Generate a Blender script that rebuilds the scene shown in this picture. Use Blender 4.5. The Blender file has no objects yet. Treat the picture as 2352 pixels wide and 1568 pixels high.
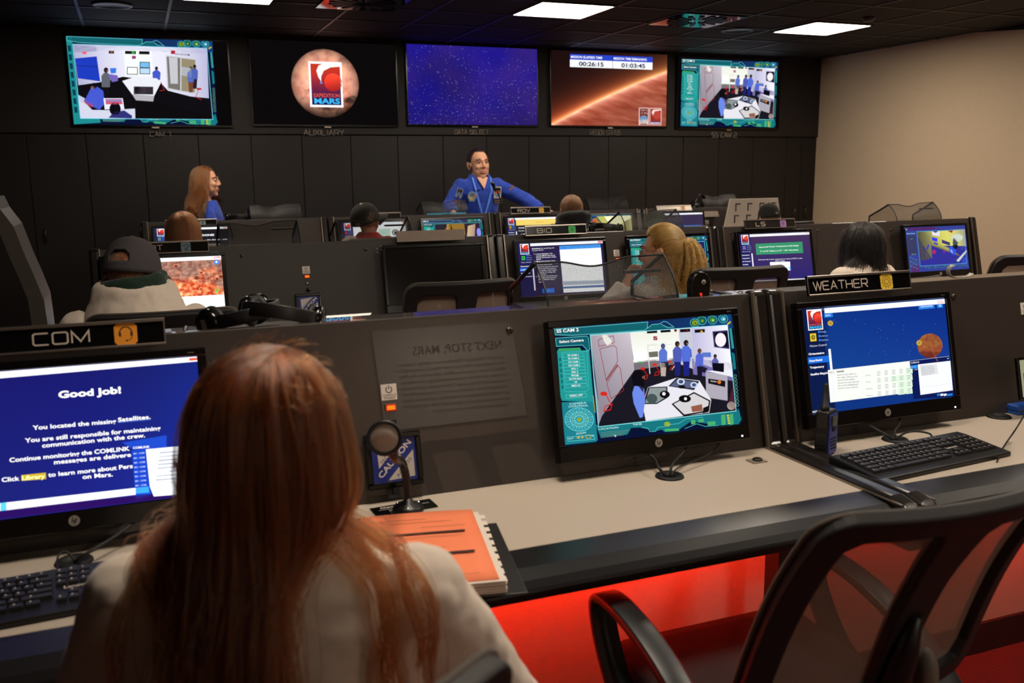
import bpy, bmesh, math, random
import numpy as np
from mathutils import Vector, Matrix, noise

# ------------------------------------------------------------------ scene settings, camera, lights
scene = bpy.context.scene
COL = scene.collection
R = math.radians
CAM_Z = 1.485
FPX, PITCH, YAW, ROLL = 2133.3, .1795, .3796, -.0107
_cp, _sp, _cy, _sy = math.cos(PITCH), math.sin(PITCH), math.cos(YAW), math.sin(YAW)
FW = Vector((_sy * _cp, _cy * _cp, -_sp))
_rt = Vector((_cy, -_sy, 0))
_up = _rt.cross(FW)
RT = _rt * math.cos(ROLL) + _up * math.sin(ROLL)
UP = _up * math.cos(ROLL) - _rt * math.sin(ROLL)
CAMP = Vector((0, 0, CAM_Z))
cam_d = bpy.data.cameras.new('camera')
cam = bpy.data.objects.new('camera', cam_d)
COL.objects.link(cam)
cam_d.sensor_width = 36
cam_d.lens = FPX / 2352 * 36
cam_d.clip_start = .02
cam_d.dof.use_dof = True
cam_d.dof.focus_distance = 3.4
cam_d.dof.aperture_fstop = 4.6
mw = Matrix.Identity(4)
for i in range(3):
    mw[i][0], mw[i][1], mw[i][2], mw[i][3] = RT[i], UP[i], -FW[i], CAMP[i]
cam.matrix_world = mw
scene.camera = cam
scene.view_settings.view_transform = 'Standard'
scene.view_settings.look = 'None'
scene.view_settings.exposure = 0
scene.view_settings.gamma = 1
scene.view_settings.use_curve_mapping = False
scene.cycles.max_bounces = 8
scene.cycles.transparent_max_bounces = 24
scene.cycles.sample_clamp_indirect = 4
world = bpy.data.worlds.new('world')
scene.world = world
world.use_nodes = True
world.node_tree.nodes['Background'].inputs[0].default_value = (.5, .42, .36, 1)
world.node_tree.nodes['Background'].inputs[1].default_value = .0
LAMP = 27.0                 # strength of the ceiling light diffusers
RED_GLOW = 125.0            # strength of the red light strips under the desks


def ray(x, y):
    return FW + RT * ((x - 1176) / FPX) + UP * ((784 - y) / FPX)
def at_y(x, y, Y):
    d = ray(x, y); return CAMP + d * (Y / d.y)
def at_z(x, y, Z):
    d = ray(x, y); return CAMP + d * ((Z - CAM_Z) / d.z)
def at_d(x, y, D):
    return CAMP + ray(x, y) * D

# ------------------------------------------------------------------ colour and material helpers
def lin(c):
    def f(v):
        v = v / 255
        return v / 12.92 if v <= .04045 else ((v + .055) / 1.055) ** 2.4
    return tuple(f(v) for v in c)
MATS = {}
def mat(name, rgb, rough=.5, metal=0, spec=.5, noise_amt=.12, scale=40, bump=0, coat=0, coat_rough=.05, sheen=0, alpha=1, emit=None, emit_s=0, stretch=None, sss=0):
    if name in MATS: return MATS[name]
    m = bpy.data.materials.new(name); MATS[name] = m
    m.use_nodes = True
    nt = m.node_tree; b = nt.nodes['Principled BSDF']
    l = lin(rgb)
    tc = nt.nodes.new('ShaderNodeTexCoord')
    src = tc.outputs['Object']
    if stretch:
        mp = nt.nodes.new('ShaderNodeMapping'); mp.inputs['Scale'].default_value = stretch
        nt.links.new(src, mp.inputs[0]); src = mp.outputs[0]
    no = nt.nodes.new('ShaderNodeTexNoise'); no.inputs['Scale'].default_value = scale; no.inputs['Detail'].default_value = 4
    nt.links.new(src, no.inputs['Vector'])
    if noise_amt:
        mx = nt.nodes.new('ShaderNodeMix'); mx.data_type = 'RGBA'
        mx.inputs[6].default_value = (*[max(0, v * (1 - noise_amt)) for v in l], 1)
        mx.inputs[7].default_value = (*[min(1, v * (1 + noise_amt)) for v in l], 1)
        nt.links.new(no.outputs[0], mx.inputs[0]); nt.links.new(mx.outputs[2], b.inputs['Base Color'])
    else:
        b.inputs['Base Color'].default_value = (*l, 1)
    b.inputs['Roughness'].default_value = rough
    b.inputs['Metallic'].default_value = metal
    b.inputs['Specular IOR Level'].default_value = spec
    if coat:
        b.inputs['Coat Weight'].default_value = coat; b.inputs['Coat Roughness'].default_value = coat_rough
    if sheen: b.inputs['Sheen Weight'].default_value = sheen
    if sss:
        b.inputs['Subsurface Weight'].default_value = sss; b.inputs['Subsurface Radius'].default_value = (.012, .005, .003)
    if bump:
        bp = nt.nodes.new('ShaderNodeBump'); bp.inputs['Strength'].default_value = bump; bp.inputs['Distance'].default_value = .002
        nt.links.new(no.outputs[0], bp.inputs['Height']); nt.links.new(bp.outputs[0], b.inputs['Normal'])
    if emit:
        b.inputs['Emission Color'].default_value = (*lin(emit), 1); b.inputs['Emission Strength'].default_value = emit_s
    if alpha < 1: b.inputs['Alpha'].default_value = alpha
    return m
def screen_mat(name, strength=1.0):
    """glowing picture: emission colour read from the face colours of the display"""
    if name in MATS: return MATS[name]
    m = bpy.data.materials.new(name); MATS[name] = m
    m.use_nodes = True; nt = m.node_tree
    for n in list(nt.nodes): nt.nodes.remove(n)
    o = nt.nodes.new('ShaderNodeOutputMaterial'); e = nt.nodes.new('ShaderNodeEmission'); a = nt.nodes.new('ShaderNodeVertexColor')
    a.layer_name = 'Col'; e.inputs[1].default_value = strength
    nt.links.new(a.outputs[0], e.inputs[0]); nt.links.new(e.outputs[0], o.inputs[0])
    return m
def print_mat(name, rough=.5):
    """printed graphics: diffuse colour read from the face colours of the print"""
    if name in MATS: return MATS[name]
    m = bpy.data.materials.new(name); MATS[name] = m
    m.use_nodes = True; nt = m.node_tree; b = nt.nodes['Principled BSDF']
    a = nt.nodes.new('ShaderNodeVertexColor'); a.layer_name = 'Col'
    nt.links.new(a.outputs[0], b.inputs['Base Color']); b.inputs['Roughness'].default_value = rough
    return m
def lamp_mat(name, rgb, strength):
    if name in MATS: return MATS[name]
    m = bpy.data.materials.new(name); MATS[name] = m
    m.use_nodes = True; nt = m.node_tree; b = nt.nodes['Principled BSDF']
    b.inputs['Base Color'].default_value = (*lin(rgb), 1)
    b.inputs['Emission Color'].default_value = (*lin(rgb), 1); b.inputs['Emission Strength'].default_value = strength
    return m
def mesh_weave(name, rgb, scale, fill, stretch=(1, 1, 1), coord='UV', trans=None):
    """see-through wire mesh or woven fabric: a grid of holes cut by the alpha"""
    if name in MATS: return MATS[name]
    m = bpy.data.materials.new(name); MATS[name] = m
    m.use_nodes = True; nt = m.node_tree; b = nt.nodes['Principled BSDF']
    b.inputs['Base Color'].default_value = (*lin(rgb), 1); b.inputs['Roughness'].default_value = .55
    tc = nt.nodes.new('ShaderNodeTexCoord'); mp = nt.nodes.new('ShaderNodeMapping')
    mp.inputs['Scale'].default_value = [scale * s for s in stretch]; mp.inputs['Rotation'].default_value = (0, 0, R(45) if stretch == (1, 1, 1) else 0)
    nt.links.new(tc.outputs[coord], mp.inputs[0])
    sx = nt.nodes.new('ShaderNodeSeparateXYZ'); nt.links.new(mp.outputs[0], sx.inputs[0])
    outs = []
    for k in (0, 1):
        fr = nt.nodes.new('ShaderNodeMath'); fr.operation = 'FRACT'; nt.links.new(sx.outputs[k], fr.inputs[0])
        gt = nt.nodes.new('ShaderNodeMath'); gt.operation = 'LESS_THAN'; gt.inputs[1].default_value = fill; nt.links.new(fr.outputs[0], gt.inputs[0])
        outs.append(gt.outputs[0])
    mxn = nt.nodes.new('ShaderNodeMath'); mxn.operation = 'MAXIMUM'
    nt.links.new(outs[0], mxn.inputs[0]); nt.links.new(outs[1], mxn.inputs[1])
    nt.links.new(mxn.outputs[0], b.inputs['Alpha'])
    return m

# ------------------------------------------------------------------ mesh builder
class MB:
    def __init__(s):
        s.v, s.f, s.mi, s.c, s.sm = [], [], [], [], []
        s.uv = None
    def add(s, vs, fs, mi=0, smooth=False):
        n = len(s.v)
        s.v += [tuple(v) for v in vs]
        for f in fs:
            s.f.append(tuple(n + i for i in f)); s.mi.append(mi); s.sm.append(smooth)
        return s
    def box(s, a, b, mi=0, M=None):
        x0, y0, z0 = [min(p, q) for p, q in zip(a, b)]; x1, y1, z1 = [max(p, q) for p, q in zip(a, b)]
        vs = [(x0, y0, z0), (x1, y0, z0), (x1, y1, z0), (x0, y1, z0), (x0, y0, z1), (x1, y0, z1), (x1, y1, z1), (x0, y1, z1)]
        if M: vs = [M @ Vector(v) for v in vs]
        return s.add(vs, [(0, 3, 2, 1), (4, 5, 6, 7), (0, 1, 5, 4), (1, 2, 6, 5), (2, 3, 7, 6), (3, 0, 4, 7)], mi)
    def prism(s, poly, axis, a, b, mi=0, M=None, smooth=False):
        """2-D outline swept along an axis from a to b (axis 0: outline is (y,z); 1: (x,z); 2: (x,y))"""
        def put(p, t):
            if axis == 0: return Vector((t, p[0], p[1]))
            if axis == 1: return Vector((p[0], t, p[1]))
            return Vector((p[0], p[1], t))
        n = len(poly)
        vs = [put(p, a) for p in poly] + [put(p, b) for p in poly]
        if M: vs = [M @ v for v in vs]
        area = sum(poly[i][0] * poly[(i + 1) % n][1] - poly[(i + 1) % n][0] * poly[i][1] for i in range(n))
        fs = [tuple(range(n)), tuple(range(2 * n - 1, n - 1, -1))] + [(i, i + n, (i + 1) % n + n, (i + 1) % n) for i in range(n)]
        flip = (area > 0) ^ (axis == 1) ^ (b < a)
        if flip: fs = [tuple(reversed(f)) for f in fs]
        return s.add(vs, fs, mi, smooth)
    def tube(s, path, rad, n=8, mi=0, smooth=True, caps=True, flat=None):
        path = [Vector(p) for p in path]; m = len(path)
        if not hasattr(rad, '__len__'): rad = [rad] * m
        t0 = (path[1] - path[0]).normalized()
        ref = Vector((0, 0, 1)) if abs(t0.z) < .9 else Vector((1, 0, 0))
        nx = t0.cross(ref).normalized()
        vs = []
        for i, p in enumerate(path):
            t = (path[min(i + 1, m - 1)] - path[max(i - 1, 0)]).normalized()
            nx = (nx - t * nx.dot(t)).normalized(); ny = t.cross(nx)
            for k in range(n):
                a = 2 * math.pi * k / n
                fx = flat if flat else 1
                vs.append(p + (nx * math.cos(a) + ny * math.sin(a) * fx) * rad[i])
        fs = []
        for i in range(m - 1):
            for k in range(n):
                fs.append((i * n + k, i * n + (k + 1) % n, (i + 1) * n + (k + 1) % n, (i + 1) * n + k))
        if caps:
            fs.append(tuple(range(n - 1, -1, -1))); fs.append(tuple((m - 1) * n + k for k in range(n)))
        return s.add(vs, fs, mi, smooth)
    def lathe(s, prof, n=24, M=None, mi=0, smooth=True):
        vs = []
        for r, z in prof:
            for k in range(n):
                a = 2 * math.pi * k / n; vs.append(Vector((r * math.cos(a), r * math.sin(a), z)))
        if M: vs = [M @ v for v in vs]
        fs = []
        for i in range(len(prof) - 1):
            for k in range(n):
                fs.append((i * n + k, i * n + (k + 1) % n, (i + 1) * n + (k + 1) % n, (i + 1) * n + k))
        fs.append(tuple(range(n - 1, -1, -1))); fs.append(tuple((len(prof) - 1) * n + k for k in range(n)))
        return s.add(vs, fs, mi, smooth)
    def ell(s, c, r, rot=None, n=20, m=12, mi=0):
        vs, fs = [], []
        Mx = rot if rot else Matrix.Identity(3)
        c = Vector(c)
        for i in range(1, m):
            ph = math.pi * i / m
            for k in range(n):
                a = 2 * math.pi * k / n
                vs.append(c + Mx @ Vector((r[0] * math.sin(ph) * math.cos(a), r[1] * math.sin(ph) * math.sin(a), r[2] * math.cos(ph))))
        for i in range(m - 2):
            for k in range(n):
                fs.append((i * n + k, (i + 1) * n + k, (i + 1) * n + (k + 1) % n, i * n + (k + 1) % n))
        t = len(vs); vs.append(c + Mx @ Vector((0, 0, r[2]))); vs.append(c + Mx @ Vector((0, 0, -r[2])))
        for k in range(n):
            fs.append((t, k, (k + 1) % n)); fs.append((t + 1, (m - 2) * n + (k + 1) % n, (m - 2) * n + k))
        return s.add(vs, fs, mi, True)
    def loft(s, rings, mi=0, smooth=True, caps=True, closed=True):
        n = len(rings[0]); vs = [v for r in rings for v in r]; fs = []
        kk = n if closed else n - 1
        for i in range(len(rings) - 1):
            for k in range(kk):
                fs.append((i * n + k, i * n + (k + 1) % n, (i + 1) * n + (k + 1) % n, (i + 1) * n + k))
        if caps and closed:
            fs.append(tuple(range(n - 1, -1, -1))); fs.append(tuple((len(rings) - 1) * n + k for k in range(n)))
        return s.add(vs, fs, mi, smooth)
    def grid(s, fn, nu, nv, mi=0, smooth=True):
        """surface sheet fn(u,v) -> point, u and v in 0..1; keeps uv"""
        n = len(s.v)
        vs = [fn(i / nu, j / nv) for j in range(nv + 1) for i in range(nu + 1)]
        fs = [(j * (nu + 1) + i, j * (nu + 1) + i + 1, (j + 1) * (nu + 1) + i + 1, (j + 1) * (nu + 1) + i) for j in range(nv) for i in range(nu)]
        return s.add(vs, fs, mi, smooth)
    def build(s, name, mats, parent=None, bevel=0, seg=2, solid=0, subsurf=0, uvfn=None, loc=None):
        me = bpy.data.meshes.new(name)
        me.from_pydata(s.v, [], s.f); 
        if not hasattr(mats, '__len__'): mats = [mats]
        for m in mats: me.materials.append(m)
        me.polygons.foreach_set('material_index', s.mi)
        me.polygons.foreach_set('use_smooth', s.sm)
        if uvfn:
            uvl = me.uv_layers.new(name='UVMap')
            for li, l in enumerate(me.loops):
                uvl.data[li].uv = uvfn(me.vertices[l.vertex_index].co)
        me.update()
        o = bpy.data.objects.new(name, me); COL.objects.link(o)
        if parent: o.parent = parent
        if loc: o.location = loc
        if solid:
            md = o.modifiers.new('solid', 'SOLIDIFY'); md.thickness = solid; md.offset = 0
        if bevel:
            md = o.modifiers.new('bevel', 'BEVEL'); md.width = bevel; md.segments = seg; md.limit_method = 'ANGLE'; md.angle_limit = R(40)
            md.harden_normals = False
        if subsurf:
            md = o.modifiers.new('sub', 'SUBSURF'); md.levels = subsurf; md.render_levels = subsurf
        return o

def tag(o, label=None, cat=None, group=None, kind=None):
    if label: o['label'] = label
    if cat: o['category'] = cat
    if group: o['group'] = group
    if kind: o['kind'] = kind
    return o
def thing(name, label, cat, loc=(0, 0, 0), rot=(0, 0, 0), group=None):
    o = bpy.data.objects.new(name, None); COL.objects.link(o)
    o.empty_display_size = .05
    o.location = loc; o.rotation_euler = rot
    return tag(o, label, cat, group)
def struct(name, mb, m, **k):
    o = mb.build(name, m, **k); o['kind'] = 'structure'; return o
def copy_tree(o, parent=None, skip=()):
    c = o.copy(); COL.objects.link(c); c.parent = parent
    for ch in list(o.children):
        if ch.name.split('.')[0] in skip: continue
        copy_tree(ch, c, skip)
    return c

# ------------------------------------------------------------------ flat artwork (screens, prints, lettering)
def homography(src, dst):
    A = []; B = []
    for (x, y), (u, v) in zip(src, dst):
        A.append([x, y, 1, 0, 0, 0, -u * x, -u * y]); B.append(u)
        A.append([0, 0, 0, x, y, 1, -v * x, -v * y]); B.append(v)
    h = np.linalg.solve(np.array(A, float), np.array(B, float))
    return np.append(h, 1).reshape(3, 3)
_tc = {}
def text_geo(s, bold):
    k = (s, bold)
    if k in _tc: return _tc[k]
    cu = bpy.data.curves.new('lettering', 'FONT'); cu.body = s; cu.size = 1; cu.resolution_u = 3
    cu.offset = bold
    ob = bpy.data.objects.new('lettering', cu)
    me = bpy.data.meshes.new_from_object(ob)
    vs = [(v.co.x, v.co.y) for v in me.vertices]; fs = [tuple(p.vertices) for p in me.polygons]
    bpy.data.objects.remove(ob); bpy.data.curves.remove(cu); bpy.data.meshes.remove(me)
    _tc[k] = (vs, fs); return vs, fs
CAPH = .73
STROKES = {  # wide technical capitals on a unit box, corners cut
    'A': [[(0, 0), (.5, 1), (1, 0)], [(.2, .32), (.95, .32)]],
    'B': [[(0, 0), (0, 1), (.85, 1), (.95, .9), (.95, .62), (.85, .53), (0, .53)], [(.85, .53), (1, .43), (1, .1), (.9, 0), (-.06, 0)]],
    'C': [[(1, 1), (.12, 1), (0, .88), (0, .12), (.12, 0), (1, 0)]],
    'D': [[(-.06, 0), (.85, 0), (1, .15), (1, .85), (.85, 1), (-.06, 1)], [(0, 1), (0, 0)]],
    'E': [[(1, 1), (.1, 1), (0, .9), (0, .1), (.1, 0), (1, 0)], [(0, .5), (.9, .5)]],
    'G': [[(1, 1), (.12, 1), (0, .88), (0, .12), (.12, 0), (.88, 0), (1, .12), (1, .45), (.5, .45)]],
    'H': [[(0, 0), (0, 1)], [(1, 0), (1, 1)], [(0, .5), (1, .5)]],
    'I': [[(.5, 0), (.5, 1)]],
    'L': [[(0, 1), (0, .1), (.1, 0), (.95, 0)]],
    'M': [[(0, 0), (0, 1), (.5, .1), (1, 1), (1, 0)]],
    'N': [[(0, 0), (0, 1), (1, 0), (1, 1)]],
    'O': [[(.5, 1), (.12, 1), (0, .88), (0, .12), (.12, 0), (.88, 0), (1, .12), (1, .88), (.88, 1), (.5, 1)]],
    'R': [[(0, 0), (0, 1), (.88, 1), (1, .88), (1, .56), (.88, .44), (0, .44)], [(.5, .44), (1, 0)]],
    'S': [[(1, 1), (.12, 1), (0, .88), (0, .64), (.12, .52), (.88, .52), (1, .4), (1, .12), (.88, 0), (0, 0)]],
    'T': [[(-.02, 1), (1.02, 1)], [(.5, 1), (.5, 0)]],
    'U': [[(0, 1), (0, .12), (.12, 0), (.88, 0), (1, .12), (1, 1)]],
    'V': [[(0, 1), (.5, 0), (1, 1)]],
    'W': [[(-.1, 1), (.22, 0), (.5, .95), (.78, 0), (1.1, 1)]],
    'X': [[(0, 0), (1, 1)], [(0, 1), (1, 0)]],
    'Y': [[(0, 1), (.5, .5), (1, 1)], [(.5, .5), (.5, 0)]],
    '1': [[(.2, .95), (.6, 1), (.6, 0)]],
    '2': [[(0, 1), (.88, 1), (1, .88), (1, .62), (.88, .52), (.12, .48), (0, .36), (0, 0), (1, 0)]],
    'P': [[(0, 0), (0, 1), (.88, 1), (1, .88), (1, .56), (.88, .44), (0, .44)]],
}
def ribbon(pts, w):
    """closed outline quads of a thick polyline with mitred joints"""
    n = len(pts); L, Rr = [], []
    P = [Vector((p[0], p[1])) for p in pts]
    for i in range(n):
        d0 = (P[i] - P[i - 1]).normalized() if i else (P[1] - P[0]).normalized()
        d1 = (P[i + 1] - P[i]).normalized() if i < n - 1 else d0
        if (d0 + d1).length < 1e-4: d1 = d0
        t = (d0 + d1).normalized(); nn = Vector((-t.y, t.x))
        k = 1 / max(.35, nn.dot(Vector((-d0.y, d0.x))))
        L.append(P[i] + nn * w / 2 * k); Rr.append(P[i] - nn * w / 2 * k)
    vs = [tuple(v) for v in L] + [tuple(v) for v in Rr]
    fs = [(i, n + i, n + i + 1, i + 1) for i in range(n - 1)]
    return vs, fs
def wide_text(s, x0, y0, x1, h, w, gap=.28, ratio=1.25):
    """stroke capitals filling x0..x1 on baseline y0 (y up), returns ribbons"""
    adv = []
    for ch in s:
        if ch == ' ': adv.append(.6)
        elif ch == 'I': adv.append(.12)
        elif ch == '1': adv.append(.5)
        elif ch in 'MW': adv.append(1.15)
        else: adv.append(1)
    tot = sum(adv) + gap * (len(s) - 1)
    cw = (x1 - x0) / tot; x = x0; out = []
    for ch, a in zip(s, adv):
        if ch != ' ':
            for st in STROKES[ch]:
                pts = []
                for px_, py_ in st:
                    if ch == 'I': pts.append((x + .06 * cw, y0 + py_ * h))
                    elif ch == '1': pts.append((x + px_ * .7 * cw, y0 + py_ * h))
                    else: pts.append((x + px_ * a * cw, y0 + py_ * h))
                out.append(ribbon(pts, w))
        x += (a + gap) * cw
    return out

class Canvas:
    """layered flat artwork: units 0..W by 0..H, origin top left, y down"""
    def __init__(s, W=1000, H=562.5, step=.00012):
        s.W, s.H, s.step = W, H, step
        s.v, s.f, s.c = [], [], []
        s.Hm = None; s.z = 0
    def quad(s, q, dst=None):
        d = dst or [(0, 0), (s.W, 0), (s.W, s.H), (0, s.H)]
        s.Hm = homography(q, d); return s
    def plain(s): s.Hm = None; return s
    def m(s, x, y):
        if s.Hm is None: return (x, y)
        p = s.Hm @ np.array([x, y, 1.]); return (p[0] / p[2], p[1] / p[2])
    def layer(s, z): s.z = z; return s
    def raw(s, vs, fs, cols):
        n = len(s.v)
        for x, y in vs: s.v.append((min(max(x, 0), s.W), min(max(y, 0), s.H), s.z))
        for i, f in enumerate(fs):
            s.f.append(tuple(n + k for k in f)); s.c.append(cols[i] if isinstance(cols, list) else [cols] * len(f))
    def poly(s, pts, rgb):
        q = [s.m(*p) for p in pts]
        s.raw(q, [tuple(range(len(q)))], (*lin(rgb), 1)); return s
    def rect(s, x0, y0, x1, y1, rgb):
        return s.poly([(x0, y0), (x1, y0), (x1, y1), (x0, y1)], rgb)
    def circ(s, x, y, r, rgb, n=28, ry=None):
        ry = ry or r
        return s.poly([(x + r * math.cos(2 * math.pi * k / n), y + ry * math.sin(2 * math.pi * k / n)) for k in range(n)], rgb)
    def line(s, pts, w, rgb, close=False):
        q = [s.m(*p) for p in pts]
        if close: q = q + [q[0], q[1]]
        vs, fs = ribbon(q, w); s.raw(vs, fs, (*lin(rgb), 1)); return s
    def ring(s, x, y, r, w, rgb, n=28, ry=None, a0=0, a1=2 * math.pi):
        ry = ry or r
        return s.line([(x + r * math.cos(a0 + (a1 - a0) * k / n), y + ry * math.sin(a0 + (a1 - a0) * k / n)) for k in range(n + 1)], w, rgb)
    def text(s, t, p0, p1, h, rgb, bold=.0):
        """letters filling the segment p0-p1 along the baseline, capital height h (canvas units)"""
        vs, fs = text_geo(t, bold)
        if not vs: return s
        a = Vector(s.m(*p0)); b = Vector(s.m(*p1))
        xs = [v[0] for v in vs]; x0, x1 = min(xs), max(xs)
        d = (b - a) / (x1 - x0); nrm = Vector((d.y, -d.x)).normalized() * h / CAPH
        if nrm.y > 0: nrm = -nrm
        if abs(d.x) > abs(d.y) * 3: nrm = Vector((0, -h / CAPH))
        q = [tuple(a + d * (vx - x0) + nrm * vy) for vx, vy in vs]
        s.raw(q, fs, (*lin(rgb), 1)); return s
    def wide(s, t, x0, y, x1, h, w, rgb, gap=.28):
        for vs, fs in wide_text(t, x0, -y, x1, h, w, gap):
            s.raw([(vx, -vy) for vx, vy in vs], fs, (*lin(rgb), 1))
        return s
    def field(s, pts4, nx, ny, fn):
        """quad filled with a smoothly varying colour fn(u,v)->rgb"""
        q = [Vector(s.m(*p)) for p in pts4]; vs = []; cols = []
        for j in range(ny + 1):
            for i in range(nx + 1):
                u, v = i / nx, j / ny
                p = q[0] * (1 - u) * (1 - v) + q[1] * u * (1 - v) + q[2] * u * v + q[3] * (1 - u) * v
                vs.append(tuple(p)); cols.append((*lin([max(0, min(255, k)) for k in fn(u, v)]), 1))
        fs = [(j * (nx + 1) + i, j * (nx + 1) + i + 1, (j + 1) * (nx + 1) + i + 1, (j + 1) * (nx + 1) + i) for j in range(ny) for i in range(nx)]
        s.raw(vs, fs, [[cols[k] for k in f] for f in fs]); return s
    def disc_field(s, x, y, r, fn, nr=24, na=64):
        vs = [(x, y)]; cols = [(*lin([max(0, min(255, k)) for k in fn(0, 0)]), 1)]; fs = []
        for i in range(1, nr + 1):
            for k in range(na):
                a = 2 * math.pi * k / na; dx, dy = math.cos(a) * i / nr, math.sin(a) * i / nr
                vs.append(s.m(x + r * dx, y + r * dy)); cols.append((*lin([max(0, min(255, q)) for q in fn(dx, dy)]), 1))
        for k in range(na): fs.append((0, 1 + k, 1 + (k + 1) % na))
        for i in range(nr - 1):
            for k in range(na):
                fs.append((1 + i * na + k, 1 + (i + 1) * na + k, 1 + (i + 1) * na + (k + 1) % na, 1 + i * na + (k + 1) % na))
        s.raw(vs, fs, [[cols[k] for k in f] for f in fs]); return s
    def build(s, name, m, w, h, parent=None, y=0, flip=True):
        """w by h metres, upright in the parent's xz plane, facing -y"""
        me = bpy.data.meshes.new(name)
        vs = [((x / s.W - .5) * w, y - z * s.step, (.5 - yy / s.H) * h) for x, yy, z in s.v]
        me.from_pydata(vs, [], s.f); me.materials.append(m)
        ca = me.color_attributes.new('Col', 'FLOAT_COLOR', 'CORNER')
        ca.data.foreach_set('color', [q for f in s.c for c in f for q in c])
        me.update()
        o = bpy.data.objects.new(name, me); COL.objects.link(o)
        if parent: o.parent = parent
        return o
def fbm(x, y, sd=0, o=4):
    return noise.fractal(Vector((x, y, sd * 7.31)), 1.0, 2.0, o) if o > 1 else noise.noise(Vector((x, y, sd * 7.31)))

# ------------------------------------------------------------------ pictures shown on the screens
TEAL, CYAN, DTEAL = (30, 140, 142), (120, 240, 240), (18, 92, 104)
WHITE = (255, 255, 255)

def mission_logo(cv, x, y, w, h, z):
    """square badge with a comet swoosh, a red planet and two lines of lettering"""
    cv.plain().layer(z)
    X = lambda u: x + u * w
    Y = lambda v: y + v * h
    cv.rect(X(0), Y(0), X(1), Y(1), (255, 255, 255))
    cv.layer(z + 1)
    cv.field([(X(.06), Y(.05)), (X(.94), Y(.05)), (X(.94), Y(.95)), (X(.06), Y(.95))], 2, 8,
             lambda u, v: (200 - 170 * max(0, v - .25) * 1.4, 60 - 40 * v, 30 + 60 * v))
    cv.layer(z + 2)
    cv.disc_field(X(.72), Y(.45), .27 * w, lambda a, b: (225 - 60 * b - 20 * a, 60 - 25 * b, 45 - 10 * b), 5, 24)
    cv.rect(X(.94), Y(.1), X(1), Y(.9), (255, 255, 255))
    cv.layer(z + 3)
    cv.poly([(X(.94), Y(.05)), (X(.94), Y(.1)), (X(.66), Y(.12)), (X(.45), Y(.2)), (X(.37), Y(.32)), (X(.36), Y(.44)), (X(.28), Y(.34)), (X(.23), Y(.2)), (X(.3), Y(.09)), (X(.42), Y(.05))], (255, 252, 246))
    cv.poly([(X(.36) + .05 * w * (1 if k % 2 == 0 else .45) * math.cos(k * math.pi / 5), Y(.46) + .05 * w * (1 if k % 2 == 0 else .45) * math.sin(k * math.pi / 5)) for k in range(10)], (90, 160, 240))
    cv.text('EXPEDITION', (X(.12), Y(.78)), (X(.9), Y(.78)), .085 * h, (240, 95, 70), .01)
    cv.text('MARS', (X(.13), Y(.92)), (X(.9), Y(.92)), .12 * h, (60, 190, 250), .03)
    cv.layer(0)

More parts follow.
